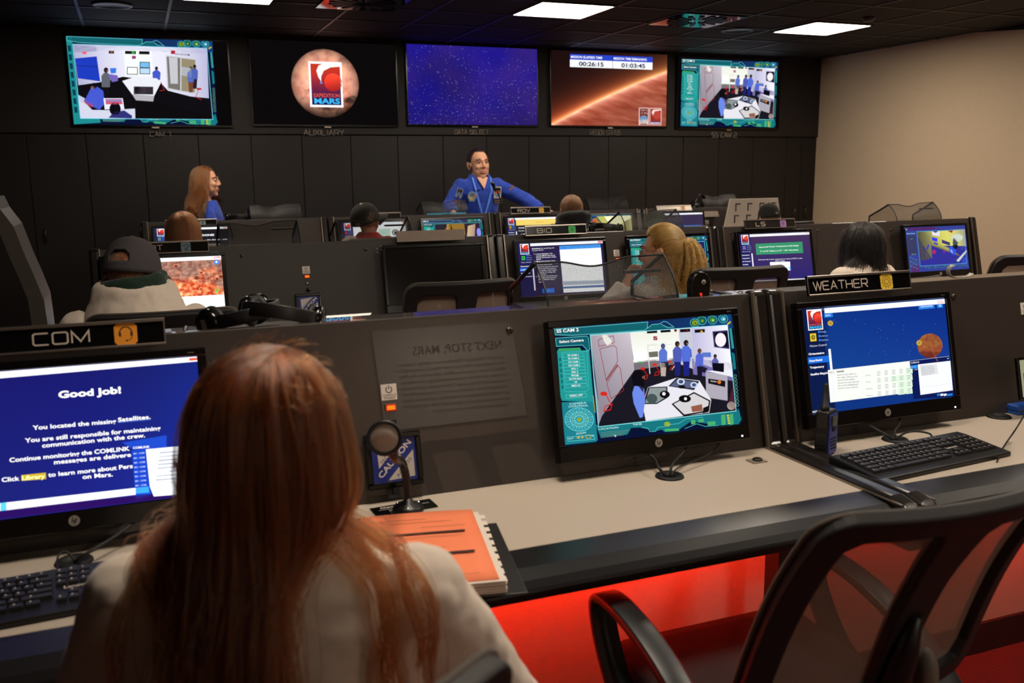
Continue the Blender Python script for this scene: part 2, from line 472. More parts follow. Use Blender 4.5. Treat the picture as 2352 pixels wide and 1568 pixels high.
def cam_frame(cv, q, title, tp, tint=1.0, menu=True):
    """turquoise camera console artwork, drawn in the coordinates of quad q"""
    T = lambda c: tuple(min(255, int(k * tint)) for k in c)
    cv.plain().layer(0).rect(0, 0, 1000, 562.5, T((10, 18, 52)))
    cv.layer(.5).field([(0, 0), (1000, 0), (1000, 70), (0, 70)], 4, 2, lambda u, v: T((16 + 6 * u, 22 + 40 * u, 50 + 70 * u)))
    cv.quad(q).layer(1)
    cv.poly([(180, 283), (950, 218), (945, 268), (925, 285), (330, 332), (185, 330)], T((20, 98, 108)))
    cv.poly([(940, 268), (985, 240), (1045, 237), (1070, 240), (1140, 262), (950, 283)], T((20, 98, 108)))
    cv.layer(2).line([(180, 283), (950, 218), (945, 268), (925, 285), (330, 332), (185, 330)], 1.8, T(CYAN), True)
    cv.line([(925, 285), (985, 238), (1045, 233), (1080, 212), (1105, 216), (1165, 258), (1110, 262), (1060, 235)], 1.8, T(CYAN))
    if title: cv.text(title, tp[0], tp[1], 16, WHITE, .02)
    for i, (x, y) in enumerate(((1335, 222), (1393, 203), (1480, 197), (1568, 187))):
        cv.layer(1.5).circ(x, y, 38, T((16, 70, 84)), ry=34); cv.layer(2).ring(x, y, 37, 2.4, T((90, 210, 200)), ry=33)
        cv.circ(x, y, 24, T([(130, 150, 30), (30, 110, 70), (60, 140, 70), (60, 160, 190)][i]), ry=22)
        cv.layer(3).circ(x + 4, y + 3, 8, T([(60, 110, 40), (160, 170, 60), (190, 220, 120), (220, 240, 250)][i]))
    cv.layer(2).poly([(1598, 225), (1625, 205), (1632, 215), (1605, 238)], T((210, 180, 60)))
    if not menu:
        cv.layer(1).poly([(172, 290), (232, 284), (330, 1120), (520, 1100), (540, 1180), (262, 1240)], T(TEAL))
        for k in range(8): cv.layer(2).poly([(190 + 10 * k, 380 + 95 * k), (222 + 10 * k, 376 + 95 * k), (230 + 10 * k, 440 + 95 * k), (200 + 10 * k, 446 + 95 * k)], T((14, 60, 80)))
    else:
        cv.layer(1).poly([(188, 357), (447, 337), (460, 352), (470, 445), (455, 458), (410, 410), (195, 424)], T(DTEAL))
        cv.poly([(200, 465), (215, 440), (390, 432), (400, 455), (466, 452), (505, 890), (482, 872), (240, 866), (228, 830), (204, 500)], T((34, 150, 146)))
        cv.poly([(238, 880), (500, 862), (536, 1182), (520, 1195), (268, 1225), (256, 1100)], T((30, 128, 140)))
        cv.layer(2).line([(188, 357), (447, 337), (460, 352), (470, 445), (455, 458), (410, 410), (195, 424)], 1.6, T(CYAN), True)
        cv.poly([(205, 462), (215, 442), (388, 434), (398, 452)], T((60, 160, 90)))
        cv.line([(238, 472), (447, 460), (462, 768), (432, 790), (264, 792)], 1.3, T((90, 215, 210)), True)
        for k in range(6):
            cv.poly([(214 + 4 * k, 520 + 45 * k), (234 + 4 * k, 515 + 45 * k), (236 + 4 * k, 540 + 45 * k), (220 + 4 * k, 548 + 45 * k)], T((22, 108, 112)))
        cv.layer(3).text('Select Camera', (219, 396), (421, 379), 12, WHITE, .02)
        names = ['SS CAM 1', 'SS CAM 2', 'GH CAM 1', 'GH CAM 2', 'ISO 1', 'ISO 2', 'PROBE', 'GLOVE BOX', 'LS', 'MED SC']
        ys = [500, 526, 555, 583, 610, 637, 665, 692, 718, 748]; xs = [333, 337, 339, 342, 345, 348, 350, 354, 356, 359]; ws = [90, 90, 92, 94, 52, 54, 62, 108, 20, 74]
        for n_, y, x, w_ in zip(names, ys, xs, ws):
            cv.line([(x - 87, y - 15), (x + 87, y - 24), (x + 88, y + 2), (x - 86, y + 11)], .9, T((100, 225, 220)), True)
            cv.text(n_, (x - w_ / 2, y + w_ * .022), (x + w_ / 2, y - w_ * .022), 8, WHITE, .01)
        cv.line([(272, 817), (440, 803), (445, 833), (277, 846)], 1, T(CYAN), True)
        cv.text('VIDEO_OFF', (303, 834), (412, 824), 9, WHITE, .01)
        cv.text('CAMERA', (303, 900), (443, 886), 9, T((200, 255, 255))); cv.text('CONTROL', (296, 921), (458, 908), 9, T((200, 255, 255)))
        cv.layer(2).circ(383, 1017, 118, T((38, 150, 165)), ry=95)
        cv.layer(3)
        for r_ in (1, .64, .34): cv.ring(383, 1017, 118 * r_, 1.8, T((140, 245, 245)), ry=95 * r_)
        for k in range(12):
            a = k * math.pi / 6 + .26; c_, s_ = math.cos(a), math.sin(a)
            cv.line([(383 + 30 * c_, 1017 + 26 * s_), (383 + 118 * c_, 1017 + 95 * s_)], 1.3, T((140, 245, 245)))
            c_, s_ = math.cos(a + .26), math.sin(a + .26)
            for rr in (.82, .5):
                x, y = 383 + 118 * rr * c_, 1017 + 95 * rr * s_
                cv.layer(3.5).poly([(x + 8 * c_, y + 8 * s_), (x - 6 * s_ - 5 * c_, y + 6 * c_ - 5 * s_), (x + 6 * s_ - 5 * c_, y - 6 * c_ - 5 * s_)], T((190, 180, 60))).layer(3)
        cv.layer(4).circ(383, 1017, 20, T((150, 165, 40)), ry=17)
        cv.layer(3).text('ZOOM', (357, 1141), (438, 1130), 9, T((200, 255, 255)))
        cv.line([(283, 1162), (503, 1142), (512, 1175), (290, 1196)], 1.4, T(CYAN), True)
        cv.text('OUT', (293, 1180), (335, 1176), 7, T((220, 255, 255))); cv.text('IN', (486, 1153), (504, 1151), 7, T((220, 255, 255)))
        cv.poly([(357, 1167), (385, 1150), (388, 1174)], T((210, 170, 50))); cv.poly([(398, 1150), (426, 1160), (402, 1172)], T((210, 170, 50)))
        cv.line([(438, 1145), (474, 1142), (478, 1167), (442, 1170)], 2.2, T((200, 180, 70)), True)
    # lower and right trims
    cv.layer(1).poly([(520, 1062), (900, 1030), (1240, 990), (1672, 935), (1690, 912), (1718, 1000), (1690, 1038), (1545, 1050), (1300, 1022), (1230, 1070), (1190, 1100), (1090, 1110), (1060, 1090), (1000, 1108), (950, 1090), (895, 1075), (810, 1080), (780, 1135), (560, 1160), (540, 1110)], T((24, 118, 128)))
    cv.layer(2).line([(895, 1075), (950, 1080), (965, 1108), (1010, 1105), (1030, 1072), (1090, 1066)], 2, T((90, 215, 205)))
    cv.line([(1100, 1052), (1200, 1040), (1260, 1002), (1400, 985)], 2, T((90, 215, 205)))
    cv.line([(1250, 1080), (1350, 1040), (1420, 1060), (1530, 1050)], 2, T((90, 215, 205)))
    for x0, y0, x1, y1 in ((1300, 1008, 1335, 1042), (1435, 1018, 1500, 1050), (1548, 962, 1582, 1045), (1618, 955, 1646, 1042), (1085, 1080, 1200, 1100), (1360, 1000, 1405, 1025)):
        cv.poly([(x0, y0 + 4), (x1, y0 - 2), (x1 + 4, y1 - 2), (x0 + 4, y1 + 4)], T((70, 175, 110)))
    cv.circ(1107, 1046, 26, T((150, 170, 50)), ry=20)
    for k in range(4): cv.poly([(1594 + 3 * k, 965 + 20 * k), (1612 + 3 * k, 962 + 20 * k), (1614 + 3 * k, 976 + 20 * k), (1596 + 3 * k, 979 + 20 * k)], T((210, 200, 60)))
    cv.layer(3).text('LOCATION', (545, 1101), (705, 1083), 9, T((210, 255, 255))); cv.text('TIME', (825, 1062), (900, 1053), 9, T((210, 255, 255)))
    cv.layer(2)
    for k in range(4): cv.line([(560, 1122 + 14 * k), (800 - 18 * k, 1096 + 14 * k)], 1, T((150, 160, 110)))
    cv.layer(1).poly([(1618, 262), (1636, 260), (1657, 425), (1640, 432)], T((24, 118, 128))).poly([(1636, 455), (1660, 470), (1672, 590), (1652, 600)], T((24, 118, 128)))
    for k in range(8): cv.layer(2).ring(1627 + 2.4 * k, 275 + 20 * k, 8, 1.4, T((90, 215, 205)), 12)
    for k in range(9): cv.ring(1664 + 2.4 * k, 650 + 29 * k, 11, 1.6, T((120, 190, 150)), 12)
    cv.line([(498, 820), (515, 960)], 3, T((190, 180, 60)))
    return cv

def person_blip(cv, x, y, h, shirt, hair=(30, 22, 22), legs=(30, 30, 50), skin=(150, 105, 85), w=.3):
    """tiny figure on a camera picture: head, shirt, legs"""
    cv.circ(x, y + .08 * h, .07 * h, hair, 14, .085 * h)
    cv.poly([(x - .06 * h, y + .16 * h), (x + .06 * h, y + .16 * h), (x + w * .45 * h, y + .26 * h), (x + w * .4 * h, y + .6 * h), (x - w * .4 * h, y + .6 * h), (x - w * .45 * h, y + .26 * h)], shirt)
    if legs: cv.poly([(x - w * .3 * h, y + .6 * h), (x + w * .34 * h, y + .6 * h), (x + w * .26 * h, y + h), (x - w * .22 * h, y + h)], legs)
    cv.circ(x + .03 * h, y + .1 * h, .03 * h, skin, 10)

def art_bay(cv, q):
    """view of a white laboratory with a six-sided table, people in blue and stools"""
    cam_frame(cv, q, 'SS CAM 2', ((197, 312), (380, 298)))
    cv.quad(q).layer(4).poly([(472, 330), (1600, 237), (1668, 932), (540, 1075)], (26, 24, 34))
    cv.layer(5)
    cv.field([(472, 330), (805, 302), (838, 610), (560, 1000)], 4, 4, lambda u, v: (168 + 40 * u - 30 * v, 160 + 38 * u - 30 * v, 172 + 36 * u - 30 * v))
    cv.poly([(490, 560), (540, 860), (590, 930), (545, 1050), (540, 1075)], (150, 146, 160))
    cv.field([(800, 303), (1200, 270), (1230, 520), (835, 545)], 4, 4, lambda u, v: (236 + 19 * v, 238 + 17 * v, 226 + 26 * v))
    cv.poly([(830, 540), (1165, 505), (1168, 560), (840, 610)], (120, 112, 120))
    cv.poly([(826, 525), (1170, 495), (1172, 515), (832, 552)], (250, 250, 246))
    cv.poly([(1200, 270), (1312, 262), (1345, 470), (1330, 600), (1220, 560)], (198, 200, 214))
    cv.field([(1312, 262), (1600, 238), (1645, 640), (1320, 530)], 4, 3, lambda u, v: (190 + 60 * u, 186 + 62 * u, 222 + 30 * u))
    cv.poly([(1310, 510), (1640, 545), (1648, 690), (1320, 640)], (120, 110, 170))
    cv.layer(6)
    cv.line([(540, 372), (555, 360), (665, 333), (672, 385), (655, 395), (545, 420)], 3, (150, 40, 50), True)
    cv.line([(552, 440), (668, 412), (690, 430), (700, 540), (605, 690)], 3, (150, 40, 50), True)
    cv.line([(610, 720), (702, 575), (722, 600), (748, 775), (645, 845)], 3, (150, 40, 50), True)
    for k in range(10): cv.poly([(603 + 9.5 * k, 690 - 13.5 * k), (610 + 9.5 * k, 682 - 13.5 * k), (614 + 9.5 * k, 698 - 13.5 * k), (607 + 9.5 * k, 706 - 13.5 * k)], (130, 40, 50))
    cv.poly([(570, 330), (610, 325), (650, 372), (648, 395), (612, 412), (585, 375)], (232, 230, 220))
    cv.line([(945, 405), (965, 640)], 5, (225, 220, 205)); cv.line([(945, 405), (1030, 398)], 4, (225, 220, 205))
    cv.line([(1170, 400), (1178, 560), (1145, 605)], 5, (225, 220, 205))
    for a in ((940, 290, 1025, 312), (1052, 280, 1135, 304), (1212, 275, 1295, 300), (1332, 277, 1415, 303)):
        cv.poly([(a[0], a[1]), (a[2], a[1] - 6), (a[2] + 2, a[3] - 6), (a[0] + 2, a[3])], (22, 16, 22))
    cv.poly([(993, 335), (1025, 332), (1027, 364), (995, 367)], (150, 40, 60)); cv.line([(1000, 360), (1022, 338)], 3, (240, 220, 230))
    cv.circ(1270, 289, 10, (220, 60, 50)); cv.circ(1390, 292, 10, (220, 180, 50)); cv.circ(1176, 284, 12, (120, 20, 30))
    cv.poly([(835, 470), (920, 462), (930, 515), (838, 525)], (250, 255, 255)); cv.poly([(955, 462), (1030, 455), (1034, 500), (960, 506)], (110, 110, 100))
    cv.poly([(862, 545), (918, 540), (919, 548), (863, 553)], (60, 170, 80))
    for k in range(3):
        cv.line([(955 + 70 * k, 412 - 5 * k), (1010 + 70 * k, 408 - 5 * k), (1012 + 70 * k, 440 - 5 * k), (957 + 70 * k, 444 - 5 * k)], 1.2, (200, 195, 180), True)
    cv.poly([(1478, 290), (1602, 278), (1618, 432), (1492, 418)], (60, 56, 110)); cv.layer(7).poly([(1490, 298), (1600, 290), (1612, 420), (1500, 408)], (20, 14, 34))
    cv.layer(8).circ(1545, 358, 44, (252, 240, 246), ry=56)
    cv.layer(6).poly([(1392, 462), (1465, 460), (1467, 500), (1396, 498)], (90, 120, 200)); cv.poly([(1240, 440), (1305, 436), (1310, 500), (1250, 505)], (60, 90, 150))
    # stools
    for x, y, s_ in ((585, 805, 1), (905, 598, .62), (1003, 565, .62), (1128, 540, .45), (1360, 560, .5)):
        cv.layer(7).circ(x, y, 30 * s_, (214, 40, 34), 18, 18 * s_)
        cv.line([(x + 20 * s_, y + 10), (x + 65 * s_, y + 95 * s_), (x + 55 * s_, y + 130 * s_), (x, y + 142 * s_), (x + 14 * s_, y + 100 * s_), (x + 75 * s_, y + 85 * s_)], 5 * s_, (200, 30, 30))
    # people
    cv.layer(8)
    person_blip(cv, 1073, 392, 265, (92, 118, 205), (70, 80, 130), (190, 170, 160)); cv.poly([(1058, 540), (1115, 540), (1118, 585), (1056, 585)], (24, 24, 40))
    person_blip(cv, 1190, 372, 280, (80, 92, 180), (50, 34, 30), (30, 34, 110)); person_blip(cv, 1262, 362, 290, (84, 110, 215), (24, 20, 30), (30, 36, 130))
    person_blip(cv, 1372, 430, 240, (84, 104, 205), (90, 60, 45), (24, 22, 40)); cv.poly([(1365, 560), (1438, 590), (1412, 630), (1395, 620)], (30, 26, 50))
    person_blip(cv, 1500, 475, 200, (90, 96, 170), (36, 26, 36), None)
    cv.layer(9).poly([(1475, 545), (1572, 548), (1570, 620), (1482, 608)], (14, 12, 24))
    cv.layer(8).poly([(1422, 620), (1600, 640), (1600, 850), (1425, 825)], (176, 170, 182)); cv.poly([(1420, 610), (1640, 600), (1640, 660), (1600, 648)], (236, 236, 244))
    cv.layer(9).poly([(1442, 672), (1582, 690), (1580, 740), (1443, 712)], (26, 18, 24)); cv.layer(10).circ(1532, 700, 15, (220, 120, 40)); cv.text('COM', (1462, 698), (1508, 704), 8, WHITE)
    cv.layer(8).poly([(1600, 900), (1640, 740), (1668, 930)], (80, 30, 50)); cv.circ(1630, 890, 34, (170, 160, 150))
    # six-sided table
    cv.layer(9).poly([(948, 748), (1180, 670), (1370, 690), (1466, 845), (1450, 948), (930, 1022), (903, 890)], (232, 230, 238))
    cv.layer(10).poly([(950, 748), (1108, 740), (1108, 832), (1020, 884), (908, 886)], (24, 22, 30)); cv.poly([(1180, 672), (1368, 695), (1325, 768), (1115, 738)], (24, 22, 34)); cv.poly([(1325, 782), (1460, 850), (1448, 940), (1240, 980), (1140, 882)], (24, 20, 22))
    cv.layer(11).poly([(960, 755), (1098, 748), (1098, 825), (1020, 874), (925, 876)], (140, 150, 150)); cv.poly([(1185, 682), (1350, 702), (1318, 755), (1130, 735)], (90, 96, 130)); cv.poly([(1325, 795), (1446, 856), (1436, 930), (1245, 965), (1158, 882)], (214, 210, 212))
    cv.layer(12).circ(1218, 700, 32, (210, 225, 240), 20, 26).circ(1325, 725, 30, (200, 215, 240), 20, 24).circ(1085, 805, 42, (16, 14, 20), 20, 30).circ(1225, 742, 30, (16, 14, 20), 20, 14).circ(1250, 838, 50, (14, 12, 16), 20, 30)
    cv.circ(980, 840, 45, (70, 84, 84), 14, 40).poly([(1300, 900), (1390, 880), (1395, 935), (1310, 945)], (150, 90, 70)).poly([(1400, 910), (1450, 890), (1440, 945), (1395, 955)], (20, 16, 18))
    cv.layer(13).circ(1218, 700, 20, (70, 78, 120), 20, 16).circ(1325, 725, 18, (70, 78, 120), 20, 14).circ(1078, 800, 14, (240, 240, 240)).circ(1255, 838, 12, (240, 240, 240))
    # dark-haired girl in the foreground
    cv.layer(14).poly([(835, 742), (880, 735), (915, 760), (925, 850), (905, 990), (880, 998), (830, 880), (818, 800)], (108, 138, 232))
    cv.poly([(815, 660), (835, 612), (880, 605), (912, 640), (918, 720), (905, 790), (875, 745), (825, 730)], (16, 14, 20)); cv.circ(910, 668, 12, (150, 100, 80)); cv.line([(905, 745), (918, 830)], 3, (200, 50, 50))
    cv.layer(15).line([(472, 330), (1600, 237), (1668, 932), (540, 1075)], 3, (150, 250, 250), True)
    cv.poly([(668, 1135), (688, 1148), (680, 1150), (678, 1158)], (240, 240, 250))
    return cv

def art_cam1(cv):
    """view of another bay: table, screens, sliding glass doors"""
    q0 = [(172, 275), (1635, 150), (1718, 1035), (262, 1240)]
    cam_frame(cv, q0, None, None, menu=False)
    q = [(363, 212), (1200, 226), (1228, 716), (420, 724)]
    cv.quad(q).layer(4).poly([(403, 262), (1168, 268), (1200, 682), (455, 690)], (18, 16, 26))
    cv.layer(5).field([(403, 262), (1168, 268), (1178, 560), (440, 500)], 6, 4, lambda u, v: (180 + 60 * math.sin(3 * u), 178 + 62 * math.sin(3 * u), 214 + 40 * math.sin(3 * u)))
    cv.poly([(403, 262), (1168, 268), (1168, 300), (700, 290), (410, 310)], (150, 150, 185)); cv.layer(6)
    cv.poly([(440, 500), (560, 480), (690, 445), (900, 470), (945, 520), (1170, 575), (1198, 660), (1195, 682), (455, 690)], (16, 14, 18))
    cv.poly([(418, 345), (540, 330), (562, 475), (436, 460)], (30, 60, 190)); cv.line([(425, 385), (548, 392)], 4, (16, 20, 60))
    cv.field([(692, 292), (852, 290), (860, 440), (705, 440)], 2, 2, lambda u, v: (246, 250, 250))
    for a in ((608, 296, 638, 312), (700, 294, 762, 312), (780, 294, 840, 312)): cv.layer(7).rect(*a, (20, 18, 24))
    cv.circ(746, 302, 9, (60, 190, 70)); cv.circ(624, 304, 6, (200, 110, 50)); cv.rect(740, 322, 762, 340, (150, 60, 110)); cv.rect(458, 305, 482, 318, (240, 90, 110))
    for a in ((716, 392, 770, 428, (250, 252, 255)), (788, 360, 838, 388, (120, 190, 240)), (788, 394, 840, 424, (190, 220, 245))):
        cv.rect(a[0] - 4, a[1] - 4, a[2] + 4, a[3] + 4, (20, 20, 30)); cv.layer(8).rect(*a).layer(7)
    cv.poly([(932, 314), (1108, 332), (1108, 538), (942, 515)], (205, 206, 216)); cv.layer(8).poly([(938, 322), (1015, 328), (1015, 518), (948, 505)], (120, 116, 110)); cv.poly([(1022, 330), (1102, 338), (1098, 528), (1022, 520)], (150, 140, 110))
    cv.layer(9).poly([(950, 325), (1000, 328), (1002, 480), (960, 480)], (200, 200, 205)).poly([(1022, 380), (1080, 385), (1080, 440), (1022, 430)], (175, 180, 185))
    cv.text('AN ROOM', (985, 311), (1070, 315), 13, (40, 40, 70), .01); cv.rect(962, 286, 986, 306, (180, 30, 50))
    person_blip(cv, 1075, 378, 150, (90, 110, 190), legs=(120, 70, 50)); person_blip(cv, 1098, 366, 140, (80, 100, 180), legs=(40, 30, 50))
    cv.layer(9); person_blip(cv, 594, 394, 190, (96, 100, 110), (40, 30, 30), (20, 16, 24)); person_blip(cv, 880, 382, 130, (70, 90, 200), (24, 18, 20), None, w=.4)
    cv.poly([(615, 398), (652, 395), (650, 425), (622, 428)], (60, 120, 230)); cv.poly([(600, 430), (660, 438), (662, 470), (630, 478)], (120, 100, 190))
    cv.layer(10).poly([(686, 470), (760, 445), (880, 450), (908, 470), (868, 552), (742, 545)], (236, 238, 246)); cv.poly([(742, 545), (868, 552), (862, 585), (765, 580)], (180, 178, 186)); cv.layer(11).rect(752, 500, 862, 545, (60, 50, 60)); cv.circ(775, 522, 20, (14, 12, 16)).circ(842, 522, 20, (14, 12, 16))
    cv.line([(1120, 508), (1104, 555), (1136, 570)], 4, (180, 40, 44)); cv.circ(1122, 507, 16, (190, 40, 44), 14, 6); cv.line([(905, 470), (925, 518), (900, 522)], 4, (180, 40, 44))
    cv.layer(10).poly([(508, 520), (545, 505), (580, 530), (590, 600), (560, 640), (500, 610), (475, 590)], (70, 90, 210)); cv.circ(528, 502, 18, (20, 16, 24)); cv.circ(520, 512, 10, (160, 110, 90)); cv.poly([(470, 580), (530, 600), (520, 626), (470, 600)], (190, 60, 50))
    cv.poly([(440, 560), (470, 590), (520, 640), (600, 640), (760, 628), (762, 684), (455, 690)], (214, 216, 236)); cv.poly([(440, 555), (478, 575), (470, 600), (440, 590)], (190, 200, 230))
    cv.layer(11).poly([(582, 572), (690, 570), (700, 632), (590, 636)], (235, 238, 252)); cv.layer(12).poly([(592, 576), (684, 574), (690, 604), (597, 607)], (210, 90, 120)); cv.poly([(597, 580), (684, 578), (685, 588), (598, 590)], (90, 150, 220)); cv.circ(648, 632, 32, (14, 12, 18), 20, 38); cv.poly([(612, 684), (640, 650), (700, 640), (745, 670), (742, 684)], (50, 50, 120)); cv.poly([(765, 590), (900, 590), (1192, 660), (1194, 683), (765, 684)], (14, 12, 14))
    cv.layer(15).line([(403, 262), (1168, 268), (1200, 682), (455, 690)], 3.4, (120, 220, 250), True)
    return cv

def mars_tone(dx, dy, sd=3):
    z = math.sqrt(max(0, 1 - dx * dx - dy * dy))
    n = fbm(dx * 2.6 + 3, dy * 2.6, sd, 6); n2 = fbm(dx * 7, dy * 7, sd + 2, 4)
    k = .35 + .65 * z
    k *= 1 - .75 * max(0, dy - .35) * 1.2
    b = max(0, n + .1 * n2)
    r, g, bl = 214 + 40 * n, 150 + 60 * n - 60 * b * b, 128 + 60 * n - 50 * b
    dark = max(0, fbm(dx * 1.8 + 9, dy * 2.4 + 2, sd, 5) - .05) * (1 if dy > .05 else .4)
    return tuple(max(0, c * 1.4 * k * (1 - min(.7, 1.3 * dark))) for c in (r, g, bl))
def art_planet(cv):
    cv.plain().layer(0).rect(0, 0, 1000, 562.5, (12, 9, 10))
    cv.quad([(1405, 222), (2258, 240), (2265, 715), (1440, 722)]).layer(1)
    cv.plain(); c = (497, 280)
    cv.disc_field(c[0], c[1], 233, mars_tone, 90, 260)
    mission_logo(cv, 385, 132, 230, 310, 2)
    return cv
def art_stars(cv):
    cv.plain().layer(0)
    cv.field([(0, 0), (1000, 0), (1000, 562.5), (0, 562.5)], 40, 24, lambda u, v: (42 + 16 * fbm(u * 3, v * 2, 1), 28 + 8 * fbm(u * 3, v * 2, 1), 132 + 18 * fbm(u * 4, v * 2, 5) - 22 * v))
    rnd = random.Random(5)
    cv.layer(1)
    for i in range(1900):
        x = rnd.random(); y = rnd.random()
        if rnd.random() < .45: y = min(1, max(0, .95 - .75 * x * .6 + rnd.gauss(0, .16)))
        b = rnd.random() ** 3; s_ = .55 + .75 * b
        cv.poly([(x * 1000 - s_, y * 562 - s_), (x * 1000 + s_, y * 562 - s_), (x * 1000 + s_, y * 562 + s_), (x * 1000 - s_, y * 562 + s_)], (90 + 130 * b, 95 + 140 * b, 190 + 60 * b))
    return cv
def art_status(cv):
    """limb of a red planet, two clocks and two small badges"""
    def px(u, v):
        x, y = u * 1000, v * 562.5
        # circle limb through (0,562),(480,340),(1000,120)
        yl = 562 - .52 * x + .00010 * x * (x - 0) * 1.0 * (.9)
        d = y - yl
        if d < 0:
            g = math.exp(d / 105); h = math.exp(d / 22)
            return (28 + 200 * g * (1 - .25 * u) + 120 * h, 14 + 78 * g + 130 * h, 14 + 34 * g + 90 * h)
        n = fbm(u * 3 + v * 5, v * 14 - u * 7, 2, 5); g = math.exp(-d / 24); k = .75 + .25 * math.exp(-d / 150)
        return ((196 + 34 * n) * k + 110 * g, (98 + 34 * n) * k + 130 * g, (74 + 30 * n) * k + 120 * g)
    cv.plain().layer(0).field([(0, 0), (1000, 0), (1000, 562.5), (0, 562.5)], 150, 90, px)
    for x0, x1, t, n_ in ((155, 515, 'MISSION ELAPSED TIME', '00:26:15'), (518, 868, 'MISSION TIME REMAINING', '01:03:45')):
        cv.layer(1).rect(x0, 22, x1, 64, (40, 70, 200)).rect(x0, 64, x1, 120, (250, 252, 255))
        cv.layer(2).text(t, (x0 + 8, 52), (x0 + 8 + (265 if x0 < 300 else 290), 52), 18, WHITE, .02)
        cv.text(n_, (x0 + 75, 109), (x0 + 285, 109), 33, (20, 26, 60), .03)
    cv.layer(1).rect(752, 418, 842, 556, (235, 190, 180)).layer(2).rect(760, 424, 834, 530, (120, 60, 60)); cv.layer(3).circ(797, 510, 36, (110, 150, 190), 24, 30); cv.rect(760, 512, 834, 540, (220, 200, 190)); cv.rect(766, 544, 828, 552, (90, 60, 60))
    for k in range(8): cv.circ(775 + (k * 37) % 52, 435 + (k * 23) % 44, 3, (255, 240, 220))
    cv.layer(1).rect(848, 418, 958, 556, (235, 180, 170)).layer(2).rect(856, 426, 950, 526, (150, 50, 44)); cv.layer(3).circ(915, 475, 34, (190, 70, 54)); cv.poly([(948, 428), (948, 438), (896, 446), (880, 480), (866, 452), (880, 432)], (244, 214, 206)); cv.layer(2).rect(856, 526, 950, 550, (70, 60, 110)); cv.layer(3).text('MARS', (862, 546), (945, 546), 15, (250, 220, 230), .03)
    return cv

def lesson_frame(cv, badge, menu, hi, bg=(44, 34, 74), side=(34, 32, 84)):
    """left column of a lesson page: badge, icon, links, menu"""
    cv.plain().layer(0).rect(0, 0, 1000, 562.5, bg); cv.layer(1).rect(0, 0, 160, 562.5, side)
    mission_logo(cv, 32, 8, 98, 110, 2)
    cv.layer(2).rect(34, 130, 84, 182, (20, 22, 30)); cv.layer(3).rect(39, 135, 79, 177, badge); cv.layer(4).circ(59, 156, 13, tuple(int(c * .5) for c in badge)); cv.circ(59, 156, 7, badge)
    for k, t in enumerate(('Help', 'Library', 'Options')):
        cv.layer(3).circ(100, 130 + 22 * k, 7, (40, 120, 240)); cv.text(t, (110, 135 + 22 * k), (136 + 6 * len(t) / 2, 135 + 22 * k), 9, (170, 190, 240))
    cv.text('Mission Control', (32, 206), (142, 206), 11, (225, 225, 245))
    for k, t in enumerate(menu):
        y = 248 + 36 * k
        if k == hi: cv.layer(2).rect(10, y - 24, 150, y + 10, (30, 110, 220))
        cv.layer(3).text(t, (18, y), (18 + min(122, 9.4 * len(t)), y), 11, WHITE, .03)
    cv.layer(2).rect(150, 226, 166, 500, (245, 246, 255)); cv.rect(150, 6, 1000, 34, (250, 252, 255)); cv.rect(944, 8, 994, 32, (225, 70, 60))
    return cv

